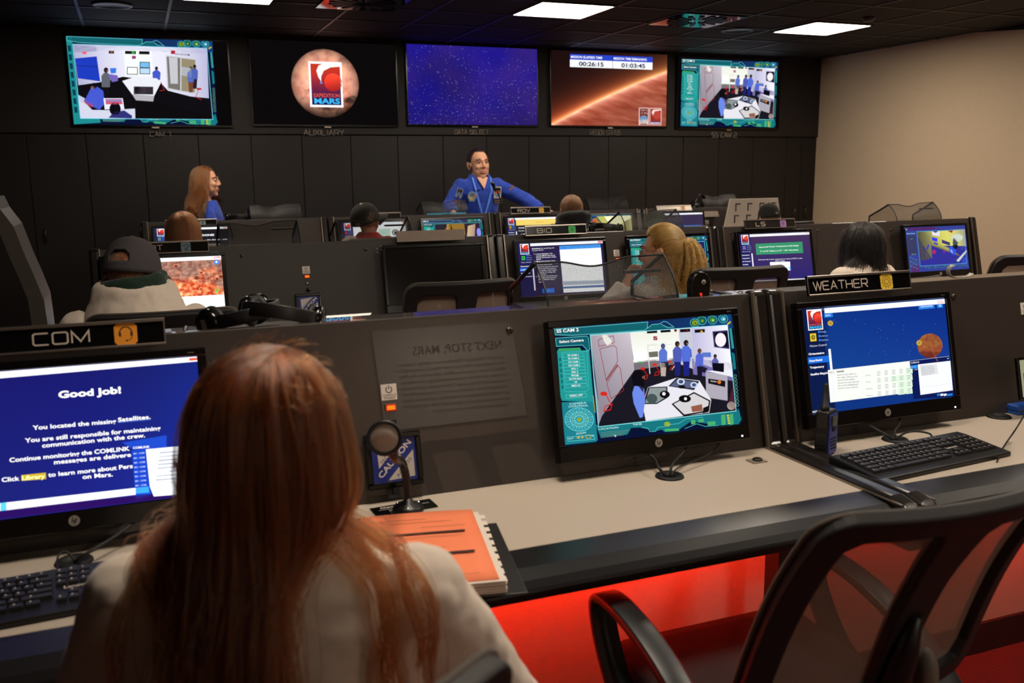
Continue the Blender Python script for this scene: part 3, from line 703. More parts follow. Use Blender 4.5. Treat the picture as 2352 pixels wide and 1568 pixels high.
def art_weather(cv):
    lesson_frame(cv, (230, 200, 60), ['Orientation', 'Starfield', 'Trajectory', 'Satellite Mapping'], 1, (16, 52, 128), (14, 28, 74))
    cv.quad([(288, 312), (1200, 245), (1268, 888), (350, 1005)])
    cv.layer(1).field([(415, 310), (1200, 250), (1232, 622), (455, 712)], 8, 6, lambda u, v: (14 + 8 * v, 52 + 14 * v - 8 * u, 134 + 10 * v))
    cv.layer(2).text('Starfield', (418, 322), (470, 318), 12, (150, 150, 160))
    cv.poly([(432, 345), (487, 340), (490, 365), (435, 370)], (34, 130, 230)); cv.poly([(1035, 293), (1135, 285), (1139, 312), (1038, 321)], (34, 130, 230)); cv.poly([(1153, 286), (1188, 283), (1192, 308), (1156, 311)], (34, 130, 230))
    cv.layer(3).text('BACK', (443, 361), (475, 358), 9, WHITE, .01).text('CALCULATOR', (1048, 308), (1126, 302), 9, WHITE, .01).poly([(1164, 291), (1180, 290), (1182, 301), (1166, 302)], (170, 210, 250))
    for x, y in ((473, 406), (1040, 537)):
        cv.layer(4).circ(x, y, 17, (236, 190, 40), ry=17).layer(5).circ(x, y, 12, (24, 50, 110)).layer(6).circ(x, y, 9, (236, 190, 40)).layer(7).circ(x, y, 4, (30, 40, 60))
    cv.layer(2).disc_field(1110, 556, 80, lambda a, b: tuple(c * (.66 if b < .5 else .5) for c in (230 + 30 * fbm(a * 3, b * 3, 4), 130 + 40 * fbm(a * 3, b * 3, 4) - 40 * max(0, b), 76)), 14, 48)
    rnd = random.Random(2); cv.layer(1.5)
    for k in range(26):
        x, y = 470 + rnd.random() * 700, 380 + rnd.random() * 230; cv.circ(x, y, 1.6, (190, 150, 110), 6)
    cv.layer(2).poly([(455, 712), (980, 655), (998, 860), (470, 925)], (248, 250, 244)); cv.layer(3).text('193.C', (461, 735), (497, 731), 10, (60, 60, 60)).text('Identify', (513, 728), (560, 723), 10, (30, 30, 30), .03)
    for k, t in enumerate(('Look at the table on', 'the right. Click on the', 'name of the object', 'across the top that has', 'the most highlighted', 'boxes in the columns.')):
        w_ = [122, 130, 112, 138, 128, 130][k]
        cv.text(t, (515 + 1.3 * k, 749 + 17.5 * k), (515 + w_ + 1.3 * k, 741 + 17.5 * k - w_ * .01), 9, (70, 74, 84))
    for c in range(6):
        for r_ in range(4):
            if c == 0: cv.text(['Speed', 'Size', 'Brightness', 'Distance'][r_], (697 + 2 * r_, 752 + 44 * r_), (727 + 12 * (r_ > 1) + 2 * r_, 749 + 44 * r_), 7, (120, 124, 130)); continue
            cv.layer(2.5)
            if (c, r_) in ((3, 1), (4, 1), (4, 2), (5, 1), (5, 2), (5, 3), (5, 0), (4, 3)): cv.poly([(712 + 48 * c, 725 - 5 * c + 44 * r_), (756 + 48 * c, 720 - 5 * c + 44 * r_), (760 + 48 * c, 760 - 5 * c + 44 * r_), (715 + 48 * c, 765 - 5 * c + 44 * r_)], (224, 246, 220))
            cv.layer(3)
            for l_ in range(3): cv.poly([(722 + 48 * c + 2 * r_, 729 - 5 * c + 44 * r_ + 11 * l_), (744 + 48 * c + 2 * r_, 727 - 5 * c + 44 * r_ + 11 * l_), (744 + 48 * c + 2 * r_, 731 - 5 * c + 44 * r_ + 11 * l_), (722 + 48 * c + 2 * r_, 733 - 5 * c + 44 * r_ + 11 * l_)], (176, 182, 184))
    cv.layer(2).poly([(980, 655), (1232, 625), (1268, 888), (1005, 905)], (14, 26, 84)); cv.layer(3).line([(980, 655), (1232, 625)], 2, (190, 190, 210)); cv.text('COMLINK', (987, 673), (1043, 667), 10, (220, 225, 240), .01)
    cv.line([(1219, 638), (1225, 643), (1231, 636)], 2, WHITE)
    cv.poly([(985, 684), (1030, 680), (1032, 703), (987, 707)], (36, 140, 230)); cv.text('MC - WX', (990, 698), (1022, 695), 6, WHITE).text('MC - COM', (990, 717), (1030, 713), 6, WHITE)
    cv.poly([(1032, 678), (1240, 655), (1258, 848), (1050, 878)], (248, 249, 252)); cv.layer(4).poly([(1045, 684), (1154, 676), (1162, 740), (1054, 752)], (226, 228, 232)); cv.layer(5)
    for k, w_ in enumerate((74, 80, 84, 82, 84, 80, 62)): cv.text(['12 sec XW: The asteroid', 'will impact Mars at the', 'following coordinates: 230', 'degrees East, 13 degrees', 'South. Use the Mars map', 'in Mission Control to', 'locate the impact site.'][k], (1052 + k, 695 + 9.2 * k), (1052 + k + w_, 689 + 9.2 * k), 5, (80, 84, 90))
    cv.line([(1050, 828), (1255, 803)], 1, (200, 204, 210)); cv.layer(3)
    for x, c_ in ((1156, (40, 130, 230)), (1178, (250, 250, 250)), (1199, (250, 250, 250)), (1220, (40, 130, 230))):
        cv.poly([(x, 872), (x + (18 if x < 1220 else 36), 869), (x + (19 if x < 1220 else 36), 882), (x + 1, 886)], c_)
    cv.text('NOTES', (354, 994), (400, 988), 11, WHITE, .02)
    return cv

def art_com(cv):
    cv.plain().layer(0).field([(0, 0), (1000, 0), (1000, 562.5), (0, 562.5)], 10, 8, lambda u, v: (22 + 4 * v, 22 + 26 * max(0, u - .55) + 10 * v, 98 + 46 * u * v + 60 * max(0, u - .8)))
    cv.quad([com_px(0, 0), com_px(1, 0), com_px(1, 1), com_px(0, 1)])
    k = 3.1354
    def t(s_, x0, y0, x1, y1, h, rgb=WHITE, bold=.02): cv.text(s_, (x0 / k, 720 + y0 / k), (x1 / k, 720 + y1 / k), h, rgb, bold)
    def pg(pts, rgb): cv.poly([(x / k, 720 + y / k) for x, y in pts], rgb)
    cv.layer(1); pg([(-700, 470), (0, 418), (1448, 306), (1449, 341), (0, 465), (-700, 520)], (252, 252, 255))
    cv.layer(2); pg([(1362, 320), (1440, 314), (1441, 333), (1364, 339)], (226, 84, 60))
    cv.layer(2)
    t('Good Job!', 420, 608, 872, 572, 27, bold=.035)
    t('You located the missing', 234, 838, 836, 788, 17); t('Satellites.', 850, 780, 1085, 757, 17)
    t('You are still responsible for maintaining', 178, 930, 1157, 838, 17); t('communication with the crew.', 302, 966, 1045, 890, 17)
    t('Continue monitoring the COMLINK', 66, 1072, 934, 986, 17); t('messages are delivere', 388, 1086, 944, 1030, 17)
    t('Click', 10, 1214, 138, 1202, 17); t('to learn more about Pers', 346, 1178, 956, 1112, 17); t('on Mars.', 594, 1192, 812, 1172, 17)
    cv.layer(2); pg([(150, 1165), (328, 1146), (330, 1192), (152, 1206)], (196, 170, 40)); cv.layer(3); t('Library', 158, 1200, 322, 1186, 17, (255, 246, 180))
    cv.layer(2).line([(850 / k, 720 + 786 / k), (1085 / k, 720 + 764 / k)], 1.4, (70, 120, 230))
    cv.layer(1); pg([(880, 930), (1200, 876), (1200, 975), (950, 975)], (30, 70, 190)); pg([(948, 985), (1045, 975), (1090, 1310), (978, 1345)], (24, 66, 190))
    cv.layer(2); pg([(1050, 978), (1460, 940), (1460, 1290), (1108, 1318), (1080, 1250)], (244, 246, 252)); t('COMLINK', 958, 976, 1078, 966, 9)
    for i in range(8): t('MC - COM', 962 + 2 * i, 1015 + 33 * i, 1040 + 2 * i, 1008 + 33 * i, 6, (190, 205, 250))
    for i in range(9): pg([(1150 - 4 * i, 1000 + 28 * i), (1420, 975 + 28 * i), (1420, 983 + 28 * i), (1150 - 4 * i, 1008 + 28 * i)], (120, 124, 150))
    cv.layer(1); pg([(-700, 1430), (45, 1362), (978, 1256), (978, 1305), (45, 1418), (-700, 1490)], (250, 250, 255)); cv.layer(2); pg([(0, 1366), (42, 1360), (45, 1416), (0, 1424)], (90, 200, 250)); pg([(978, 1256), (1070, 1246), (1075, 1290), (980, 1298)], (60, 160, 250))
    cv.layer(1); pg([(-700, 1490), (1200, 1290), (1500, 1262), (1500, 1330), (-700, 1570)], (40, 14, 90))
    return cv

def art_bio(cv):
    lesson_frame(cv, (70, 190, 90), ['Orientation', 'Last Week’s Report', 'Soil Report', 'Plant Analysis'], 1)
    cv.quad([(183, 395), (1625, 340), (1702, 1098), (262, 1215)]).layer(2)
    cv.text('Directions', (447, 482), (592, 474), 12, WHITE, .03).text('for graphing soil', (604, 474), (825, 464), 12, WHITE).text('sample M127.', (450, 510), (648, 500), 12, WHITE)
    rows = [('1.', 482, 562), ('2.', 492, 674), ('3.', 500, 762), ('4.', 514, 905)]
    for t_, x, y in rows: cv.text(t_, (x, y), (x + 16, y - 1), 12, WHITE, .02)
    lines = [('Locate Reading 1 for', 514, 562, 802, 548), ('sample M127 and its B-', 518, 590, 845, 574), ('axis at the bottom of the', 520, 616, 858, 600), ('graph.', 522, 640, 608, 636), ('Move the pointer along', 524, 673, 844, 658), ('the y-axis and click where', 527, 698, 886, 682), ('the two lines cross.', 530, 724, 795, 712), ('Hover the pointer over the', 534, 758, 888, 740), ('dot to see if it matches', 537, 784, 855, 770), ('the reading. Click higher', 540, 812, 872, 797), ('or lower to change the', 543, 838, 850, 826), ('placement.', 546, 864, 696, 858), ('Repeat for the other four', 550, 894, 886, 882), ('readings to form a line', 553, 920, 860, 910), ('graph. Submit when', 556, 945, 830, 938), ('done.', 558, 985, 635, 982)]
    for t_, a, b, c, d in lines: cv.text(t_, (a, b), (c, d), 11.5, WHITE, .015)
    cv.layer(2).poly([(912, 430), (1590, 398), (1600, 452), (918, 486)], (70, 150, 235)); cv.poly([(918, 486), (1600, 452), (1660, 1082), (985, 1130)], (250, 252, 252))
    cv.layer(3).text('SAMPLE', (962, 452), (1034, 448), 6, (24, 60, 130)).text('NUMBER', (962, 466), (1034, 462), 6, (24, 60, 130))
    for k in range(5):
        x = 1092 + 101 * k; cv.text('READING', (x, 444 - 5 * k), (x + 72, 441 - 5 * k), 6, (24, 60, 130)); cv.text(str(k + 1), (x + 32, 460 - 5 * k), (x + 38, 460 - 5 * k), 7, (24, 60, 130)); cv.line([(x - 18, 420 - 5 * k), (x - 12, 474 - 5 * k)], 1, (40, 110, 190))
        cv.circ([1092, 1200, 1306, 1414, 1517][k], [765, 790, 786, 797, 783][k], 7, (110, 200, 200), 10)
    cv.poly([(962, 960), (1640, 928), (1650, 980), (966, 1020)], (176, 186, 200)); cv.poly([(966, 1040), (1655, 995), (1655, 1030), (966, 1070)], (90, 120, 170))
    cv.poly([(620, 1078), (825, 1064), (828, 1132), (626, 1145)], (34, 110, 220)); cv.layer(4).text('ENTER', (690, 1115), (760, 1110), 9, (150, 200, 250))
    return cv
def art_ls(cv):
    lesson_frame(cv, (150, 120, 190), ['Orientation', 'Temperature', 'Air Pressure', 'Humidity', 'Oxygen', 'pH', 'CO2', 'Water Temp', 'Spectral Colors'], 7, (58, 42, 88), (36, 36, 96))
    cv.quad([(440, 420), (1648, 392), (1728, 1120), (520, 1230)]).layer(1)
    cv.field([(620, 455), (1648, 430), (1725, 1110), (665, 1145)], 4, 6, lambda u, v: (74 - 28 * v, 50 - 12 * v, 92 + 20 * v))
    cv.layer(2).poly([(745, 577), (1540, 546), (1558, 722), (760, 756)], (58, 150, 108)); cv.layer(3).text('Spacecraft Water Temperature Safe Range:', (808, 640), (1484, 612), 13, WHITE, .03).text('3° to 93° Celsius or 37° - 199° Fahrenheit', (830, 708), (1480, 680), 13, WHITE, .03)
    cv.text('Choose the water temperature that is NOT in the', (796, 845), (1543, 812), 13, WHITE, .01).text('safe range.', (1090, 860), (1256, 853), 12, WHITE, .01)
    cv.poly([(998, 872), (1340, 860), (1350, 1000), (1008, 1018)], (252, 252, 255)); cv.layer(4).line([(1008, 978), (1350, 962)], 6, (90, 180, 240)); cv.poly([(1335, 935), (1352, 932), (1356, 990), (1340, 994)], (60, 140, 240))
    cv.layer(2).poly([(680, 1180), (1722, 1112), (1726, 1135), (684, 1206)], (250, 250, 255)); cv.ring(1440, 1020, 90, 1.5, (76, 62, 110))
    cv.plain().rect(0, 545, 160, 562, (60, 60, 100))
    return cv
def art_rov(cv):
    lesson_frame(cv, (210, 160, 50), ['Orientation', 'Transmitters', 'Signals', 'Robot'], 2, (38, 34, 44), (30, 34, 80))
    cv.layer(2).rect(166, 34, 1000, 130, (244, 214, 110)).layer(3).text('DIRECTIONS', (520, 92), (660, 92), 13, (224, 160, 40), .02).text('TRANSMITTERS', (196, 178), (384, 178), 15, WHITE, .03).text('Use the readings below to', (196, 226), (560, 226), 14, WHITE, .02).text('1. Find the first signal on the', (240, 282), (680, 282), 14, WHITE, .03).text('301, 302 and 303 dials', (272, 312), (600, 312), 14, WHITE, .02)
    return cv
def art_med(cv):
    lesson_frame(cv, (220, 60, 60), ['Vitals', 'Vision', 'Temp', 'Report'], 1, (40, 36, 44), (40, 34, 84))
    cv.layer(2).rect(166, 34, 1000, 240, (248, 250, 250)).layer(3).rect(560, 110, 745, 232, (196, 226, 206)).circ(830, 175, 58, (40, 40, 44), 30, 48).layer(4).circ(830, 175, 44, (200, 205, 200), 30, 34).layer(5).circ(830, 178, 24, (60, 50, 50)).layer(3).text('TEMPERATURE', (575, 150), (690, 150), 10, (60, 90, 80)).text('READING', (575, 180), (660, 180), 10, (60, 90, 80)).layer(3).text('VISION SIMULATION', (540, 296), (800, 296), 18, WHITE, .02).text('Look at the chart and choose', (566, 326), (860, 326), 12, WHITE)
    return cv
def art_done(cv):
    lesson_frame(cv, (120, 150, 170), ['Orientation', 'Launch', 'Landing', 'Report'], 1, (30, 28, 34), (36, 36, 84))
    cv.layer(2).text('DONE!', (640, 132), (808, 132), 26, WHITE, .04).text('the director tells', (700, 196), (985, 196), 15, WHITE, .02).text('you to tell the', (720, 296), (975, 296), 15, WHITE, .02).text('message.', (800, 328), (965, 328), 15, WHITE, .02)
    return cv
def art_geo(cv):
    lesson_frame(cv, (210, 130, 70), ['Orientation', 'Rocks', 'Soil', 'Report'], 1, (58, 48, 78), (44, 40, 80))
    cv.layer(2).rect(380, 230, 960, 268, (60, 130, 220)).rect(380, 268, 960, 400, (246, 250, 250)).rect(500, 410, 965, 430, (224, 110, 60)).layer(3).rect(380, 268, 520, 360, (206, 220, 214)).text('Rock Data', (392, 330), (500, 330), 13, (90, 96, 96)).text('EARTH', (200, 330), (300, 330), 18, (200, 200, 210))
    return cv
def art_terrain(cv):
    def tone(u, v):
        v3 = v / 3; n = fbm(u * 7, v3 * 7, 11, 6); m_ = fbm(u * 26 - v3 * 9, v3 * 30 + u * 9, 12, 4)
        ridge = max(0, fbm(u * 3.2 + .3, v3 * 4, 15, 4) + v * .45 - .22)
        k = min(1, max(0, ridge * 2.4 + .35 * n))
        a = (150 + 40 * m_, 108 + 40 * m_, 94 + 34 * m_); b = (226 + 90 * m_, 112 + 110 * m_, 72 + 80 * m_)
        return tuple(p * (1 - k) + q * k for p, q in zip(a, b))
    cv.plain().layer(0).rect(0, 0, 1000, 562.5, (18, 20, 60)); cv.layer(1).rect(0, 2, 1000, 36, (250, 252, 255)).rect(935, 6, 994, 26, (226, 90, 90)); cv.field([(0, 36), (1000, 36), (1000, 362), (0, 362)], 150, 64, tone); cv.rect(0, 362, 1000, 560, (246, 252, 254))
    cv.layer(2)
    for k in range(1, 10): cv.line([(1000 - 124 * (k - .14), 36), (1000 - 124 * (k - .14), 362)], 1.6, (70, 50, 46))
    for k in range(1, 5): cv.line([(0, 36 + 66 * k), (1000, 36 + 66 * k)], 1.6, (70, 50, 46))
    for x, y, r_ in ((815, 150, 12), (770, 195, 22), (985, 195, 20), (950, 215, 16), (600, 80, 16), (800, 300, 10)):
        cv.circ(x, y, r_, (120, 62, 44), 16, r_ * .8); cv.layer(3).ring(x, y, r_ * 1.1, 4, (240, 150, 110), 14, r_ * .9, 2.6, 5.6).layer(2)
    cv.layer(4).circ(958, 60, 22, (60, 130, 245)).layer(5).circ(956, 58, 9, WHITE); cv.layer(4).circ(938, 318, 17, (70, 220, 70)).layer(5).circ(938, 316, 11, (190, 130, 90)); cv.layer(4).poly([(930, 334), (946, 334), (938, 350)], (70, 220, 70)); cv.layer(3)
    for k in range(7): cv.line([(480 + 72 * k, 405), (492 + 72 * k, 398), (500 + 72 * k, 406)], 2, (190, 236, 236)).rect(465 + 72 * k, 422, 512 + 72 * k, 424, (224, 240, 240))
    return cv
def art_glovebox(cv):
    cam_frame(cv, [(172, 275), (1635, 150), (1718, 1035), (262, 1240)], 'GLOVEBOX', ((197, 312), (400, 296)))
    cv.plain().layer(4).field([(250, 62), (958, 62), (958, 505), (250, 505)], 24, 16, lambda u, v: (34 + 22 * fbm(u * 5, v * 5, 21), 34 + 14 * fbm(u * 5, v * 5, 22), 104 + 36 * fbm(u * 4, v * 4, 23) - 20 * v))
    cv.layer(5).poly([(780, 380), (850, 330), (880, 505), (800, 505)], (90, 120, 120)).poly([(820, 470), (900, 440), (905, 505), (815, 505)], (235, 240, 235)).circ(700, 110, 20, (120, 30, 70)).circ(770, 150, 14, (110, 30, 60)).circ(860, 240, 70, (30, 40, 130)); cv.line([(880, 330), (905, 480)], 8, (240, 250, 250))
    cv.layer(15).line([(250, 62), (958, 62), (958, 505), (250, 505)], 6, (80, 210, 210), True)
    return cv
def art_medsc(cv):
    cam_frame(cv, [(172, 275), (1635, 150), (1718, 1035), (262, 1240)], 'MED SC', ((197, 312), (330, 302)))
    cv.plain().layer(1.2).rect(0, 0, 1000, 60, (54, 52, 92)); cv.layer(4).rect(190, 62, 958, 505, (44, 38, 52))
    cv.layer(5).poly([(300, 240), (420, 70), (470, 70), (440, 240)], (140, 104, 40)).poly([(470, 70), (690, 70), (690, 260), (500, 250)], (150, 112, 46)).poly([(400, 70), (425, 70), (425, 200), (380, 200)], (200, 150, 70)).field([(750, 110), (880, 80), (840, 340), (700, 380)], 3, 3, lambda u, v: (214 - 40 * u, 184 - 40 * u, 140 - 10 * u)).circ(925, 220, 34, (190, 120, 240), 24, 70).circ(860, 400, 70, (214, 206, 250), 24, 30).rect(720, 395, 800, 412, (60, 150, 210))
    cv.layer(6).circ(925, 220, 22, (120, 150, 250), 24, 56); cv.layer(15).line([(190, 62), (958, 62), (958, 505), (190, 505)], 5, (80, 200, 190), True)
    return cv
def art_rovcam(cv):
    cam_frame(cv, [(172, 275), (1635, 150), (1718, 1035), (262, 1240)], 'ROV', ((197, 312), (290, 304)))
    cv.plain().layer(1.5).rect(0, 40, 245, 562, (22, 96, 88)).layer(4).rect(245, 20, 1000, 562, (48, 40, 110)); cv.layer(3)
    for k in range(8): cv.text('CAM %d' % (k + 1), (60, 110 + 36 * k), (140, 110 + 36 * k), 16, (90, 230, 200), .02)
    cv.layer(5).circ(300, 110, 52, (220, 70, 50), 20, 60).poly([(340, 20), (480, 20), (620, 330), (520, 250)], (190, 190, 96)).poly([(480, 20), (1000, 20), (1000, 70), (800, 150), (640, 300)], (252, 250, 200)).poly([(640, 300), (720, 180), (860, 130), (800, 330), (700, 420)], (230, 226, 120)).field([(860, 120), (1000, 60), (1000, 562), (760, 500)], 4, 5, lambda u, v: (110 + 90 * u, 106 + 80 * u, 64 + 50 * u)).poly([(880, 300), (1000, 250), (1000, 330), (900, 400)], (226, 222, 170))
    cv.layer(6).poly([(255, 60), (330, 40), (400, 130), (330, 250), (270, 300)], (150, 130, 60)).circ(298, 112, 40, (224, 66, 46))
    return cv
def art_lab(cv):
    cv.plain().layer(0).rect(0, 0, 1000, 562.5, (56, 66, 150)); cv.layer(1).rect(40, 6, 500, 38, (84, 40, 100)).rect(20, 100, 160, 350, (58, 60, 96)).rect(0, 400, 180, 562, (64, 74, 140)).poly([(500, 38), (540, 20), (580, 38)], (84, 40, 100)).rect(40, 480, 170, 560, (90, 40, 100))
    cv.layer(2).text('LS', (8, 30), (34, 30), 16, (180, 230, 240), .02).text('Select Camera', (18, 82), (155, 82), 14, (170, 225, 230), .02).text('LS', (80, 150), (105, 150), 12, (140, 220, 210)).text('VIDEO_OFF', (62, 344), (140, 344), 12, (140, 220, 210))
    for k in range(9): cv.rect(30 + 14 * (k % 3) * 3, 370 + 18 * k, 60 + 14 * (k % 3) * 3, 380 + 18 * k, (70, 130, 150))
    for k in range(14): cv.rect(260 + 52 * k, 500 + 8 * (k % 3), 296 + 52 * k, 520 + 10 * (k % 2), (54, 110, 130))
    cv.layer(3).rect(185, 56, 965, 492, (52, 50, 150))
    q = [(330, 395), (1262, 410), (1322, 1103), (382, 1118)]
    cv.quad(q).layer(4).field([(515, 475), (730, 470), (745, 900), (560, 945)], 4, 4, lambda u, v: (80 + 80 * u * (1 - v * .6), 78 + 80 * u * (1 - v * .6), 60 + 30 * u)).poly([(535, 560), (735, 900), (560, 945)], (66, 62, 92)).field([(655, 470), (1260, 470), (1280, 740), (760, 700)], 6, 4, lambda u, v: (150 + 70 * math.sin(3 * u), 146 + 70 * math.sin(3 * u), 84 + 50 * u)).poly([(740, 660), (1010, 800), (1115, 830), (1190, 900), (1010, 820), (735, 700)], (120, 112, 66)).poly([(735, 690), (880, 740), (1010, 805), (1020, 760), (760, 630)], (170, 166, 92))
    cv.layer(5).poly([(750, 478), (870, 475), (872, 560), (755, 540)], (226, 226, 240)).poly([(745, 570), (835, 590), (830, 650), (755, 620)], (50, 60, 240)).poly([(760, 475), (860, 472), (810, 505)], (30, 26, 40)).poly([(900, 615), (1030, 670), (1025, 720), (905, 670)], (60, 60, 110)).poly([(990, 478), (1080, 474), (1060, 520)], (150, 50, 70)).circ(1140, 600, 90, (206, 216, 200), 20, 60).circ(778, 805, 28, (190, 40, 100), 16, 34).circ(935, 812, 22, (130, 40, 150), 14, 18).poly([(648, 760), (690, 670), (705, 710), (680, 765)], (70, 66, 180)).poly([(780, 648), (840, 675), (836, 705), (775, 675)], (70, 66, 160))
    cv.layer(6).poly([(1020, 745), (1080, 730), (1118, 800), (1105, 872), (1060, 860), (1010, 800)], (50, 90, 230)).circ(1108, 735, 42, (24, 24, 40)).poly([(1030, 790), (1050, 780), (1075, 835), (1055, 840)], (180, 190, 200)).poly([(1080, 600), (1160, 690), (1100, 720), (1070, 690)], (70, 80, 90)).poly([(1120, 965), (1280, 800), (1285, 830), (1160, 985)], (200, 214, 200)).poly([(1205, 1010), (1225, 920), (1282, 920), (1285, 1010)], (60, 70, 200)).circ(1215, 775, 22, (60, 70, 170))
    for k in range(5): cv.line([(1082 + 9 * k, 600 + 4 * k), (1100 + 14 * k, 650 + 8 * k)], 3, (40, 44, 50))
    cv.plain().layer(15).line([(185, 56), (965, 56), (965, 492), (185, 492)], 6, (90, 170, 210), True)
    return cv
def art_blank(cv):
    cv.plain().layer(0).rect(0, 0, 1000, 562.5, (20, 18, 17)); return cv

# ------------------------------------------------------------------ materials
M_carpet = mat('red carpet', (92, 20, 20), .95, noise_amt=.6, scale=90, bump=.6, sheen=.3)
M_ceil = mat('black ceiling tile', (30, 26, 25), .8, noise_amt=.3, scale=120, bump=.2)
M_tbar = mat('dark grid metal', (60, 51, 47), .45, noise_amt=.05)
M_black = mat('black laminate', (36, 31, 30), .55, noise_amt=.15, scale=30)
M_board = mat('black display board', (35, 29, 29), .6, noise_amt=.15, scale=60)
M_beige = mat('beige wall paint', (226, 202, 170), .8, noise_amt=.04, scale=25, bump=.05)
M_darkwall = mat('black wall paint', (24, 21, 21), .8, noise_amt=.1)
M_rear = mat('pale rear wall paint', (196, 172, 146), .9)
M_panel = mat('dark bronze panel', (48, 40, 36), .5, noise_amt=.08, scale=220, bump=.0, coat=1.0, coat_rough=.0)
M_desk = mat('grey desk laminate', (190, 176, 160), .5, noise_amt=.05, scale=260)
M_edge = mat('black vinyl edge', (24, 22, 24), .32, noise_amt=.1, scale=50)
M_trim = mat('glossy black trim', (34, 29, 27), .22, noise_amt=.2, scale=18, stretch=(1, 1, .1))
M_modesty = mat('pale modesty panel', (196, 180, 165), .6, noise_amt=.05)
M_plastic = mat('black gloss plastic', (10, 9, 10), .18, noise_amt=.1)
M_satin = mat('black satin plastic', (20, 18, 19), .4, noise_amt=.12)
M_rubber = mat('black rubber', (15, 14, 14), .6)
M_alu = mat('brushed aluminium', (190, 180, 170), .32, 1, noise_amt=.08, scale=60, stretch=(1, 30, 30))
M_chrome = mat('chrome', (200, 195, 190), .15, 1)
M_screw = mat('dark steel', (90, 82, 76), .3, .9)
M_letter = mat('warm grey lettering', (200, 186, 172), .5, noise_amt=.04)
M_wallletter = mat('dull metal lettering', (150, 140, 130), .45, noise_amt=.1)
M_screen = screen_mat('lit screen', 1.05)
M_screen_hi = screen_mat('bright lit screen', 1.35)
M_print = print_mat('printed graphics')
M_lamp = lamp_mat('ceiling lamp diffuser', (255, 240, 220), LAMP)
M_red = lamp_mat('red light strip', (255, 44, 18), RED_GLOW)
M_orange = lamp_mat('lit orange switch', (255, 96, 10), 1.6)
M_led = lamp_mat('white indicator light', (220, 230, 255), 4)
M_redled = lamp_mat('red indicator', (255, 40, 16), 2.5)
M_paper = mat('white paper', (226, 214, 200), .8, noise_amt=.04)

# ------------------------------------------------------------------ the room
WALL_Y, CEIL, X_L, X_R, Y_REAR = 9.06, 2.745, -1.75, 7.5, -3.2
struct('floor', MB().box((X_L - .1, Y_REAR - .1, -.1), (X_R + .12, WALL_Y + .2, 0)), M_carpet)
struct('ceiling', MB().box((X_L - .1, Y_REAR - .1, CEIL), (X_R + .12, WALL_Y + .2, CEIL + .1)), M_ceil)
struct('wall_back', MB().box((X_L, WALL_Y + .02, 0), (X_R + .12, WALL_Y + .14, CEIL)), M_darkwall)
struct('wall_left', MB().box((X_L - .1, Y_REAR, 0), (X_L, WALL_Y + .14, CEIL)), M_darkwall)
struct('wall_right', MB().box((X_R, Y_REAR, 0), (X_R + .12, WALL_Y + .02, CEIL)), M_beige)
struct('trim_4', MB().prism([(6.86, CEIL), (5.55, CEIL - .115), (3.2, CEIL - .115), (3.2, CEIL)], 0, X_R - .03, X_R), M_darkwall)
struct('wall_rear', MB().box((X_L, Y_REAR - .1, 0), (X_R, Y_REAR, CEIL)), M_rear)
struct('baseboard_right', MB().box((X_R - .012, Y_REAR, 0), (X_R, WALL_Y, .1)), M_black, bevel=.003)
# upper display board with the wide seam above the cupboards
BOARD_Y = WALL_Y - .04
struct('trim_1', MB().box((X_L, BOARD_Y, 1.862), (X_R - .004, WALL_Y + .02, CEIL)), M_board, bevel=.004)
# ceiling grid
TILE = .643
g = MB()
x0g, y0g = 2.92, 6.67
for k in range(-8, 12):
    x = x0g + k * TILE
    if X_L < x < X_R: g.box((x - .011, Y_REAR, CEIL - .006), (x + .011, WALL_Y - .05, CEIL + .01))
for k in range(-16, 4):
    y = y0g + k * TILE
    if Y_REAR < y < WALL_Y - .1: g.box((X_L, y - .011, CEIL - .006), (X_R, y + .011, CEIL + .01))
struct('trim_2', g, M_tbar)
# slim leaning wall fin at the far left
fin = [at_y(x, y, 3.3) for x, y in ((-14, 452), (0, 480), (31, 520), (58, 588), (80, 637), (101, 689), (107, 730), (116, 800), (124, 900), (130, 1010))]
fb = MB(); rings = []
for p in fin:
    rings.append([p + Vector((-.045, 0, 0)), p, p + Vector((0, .25, 0)), p + Vector((-.045, .25, 0))])
fb.loft(rings, smooth=False)
struct('trim_3', fb, mat('dark grey metal fin', (62, 56, 50), .5))
# wall cupboards under the board
seams_px = (335, 457, 576, 692, 804, 910, 1016, 1116, 1215, 1310, 1400, 1487, 1572, 1652, 1732, 1804)
sx = [at_y(x, 400, WALL_Y - .02).x for x in seams_px]
pitch = (sx[-1] - sx[0]) / 15
edges = [sx[0] + pitch * k for k in range(-4, 17)]
edges = [e for e in edges if e > X_L + .05] + [X_R - .006]
M_cup = mat('black cupboard door', (26, 21, 21), .5, noise_amt=.18, scale=24)
n_e = len(edges) - 1
i = n_e
order = 0
names = ['rightmost black wall cupboard, tucked against the beige side wall', 'black wall cupboard second from the beige wall, behind the white board', 'black wall cupboard third from the beige wall, under the MISSION STATUS screen', 'black wall cupboard fourth from the beige wall, right of the standing speaker', 'black wall cupboard directly behind the standing speaker in blue', 'black wall cupboard left of the speaker, under the AUXILIARY screen', 'black wall cupboard behind the boy in the red shirt', 'black wall cupboard right of the long-haired woman in blue', 'black wall cupboard behind the long-haired woman in blue', 'leftmost black wall cupboard in view, under the CAM 1 screen', 'dark wall cupboard in the far left corner', 'black cupboard beside the left wall']
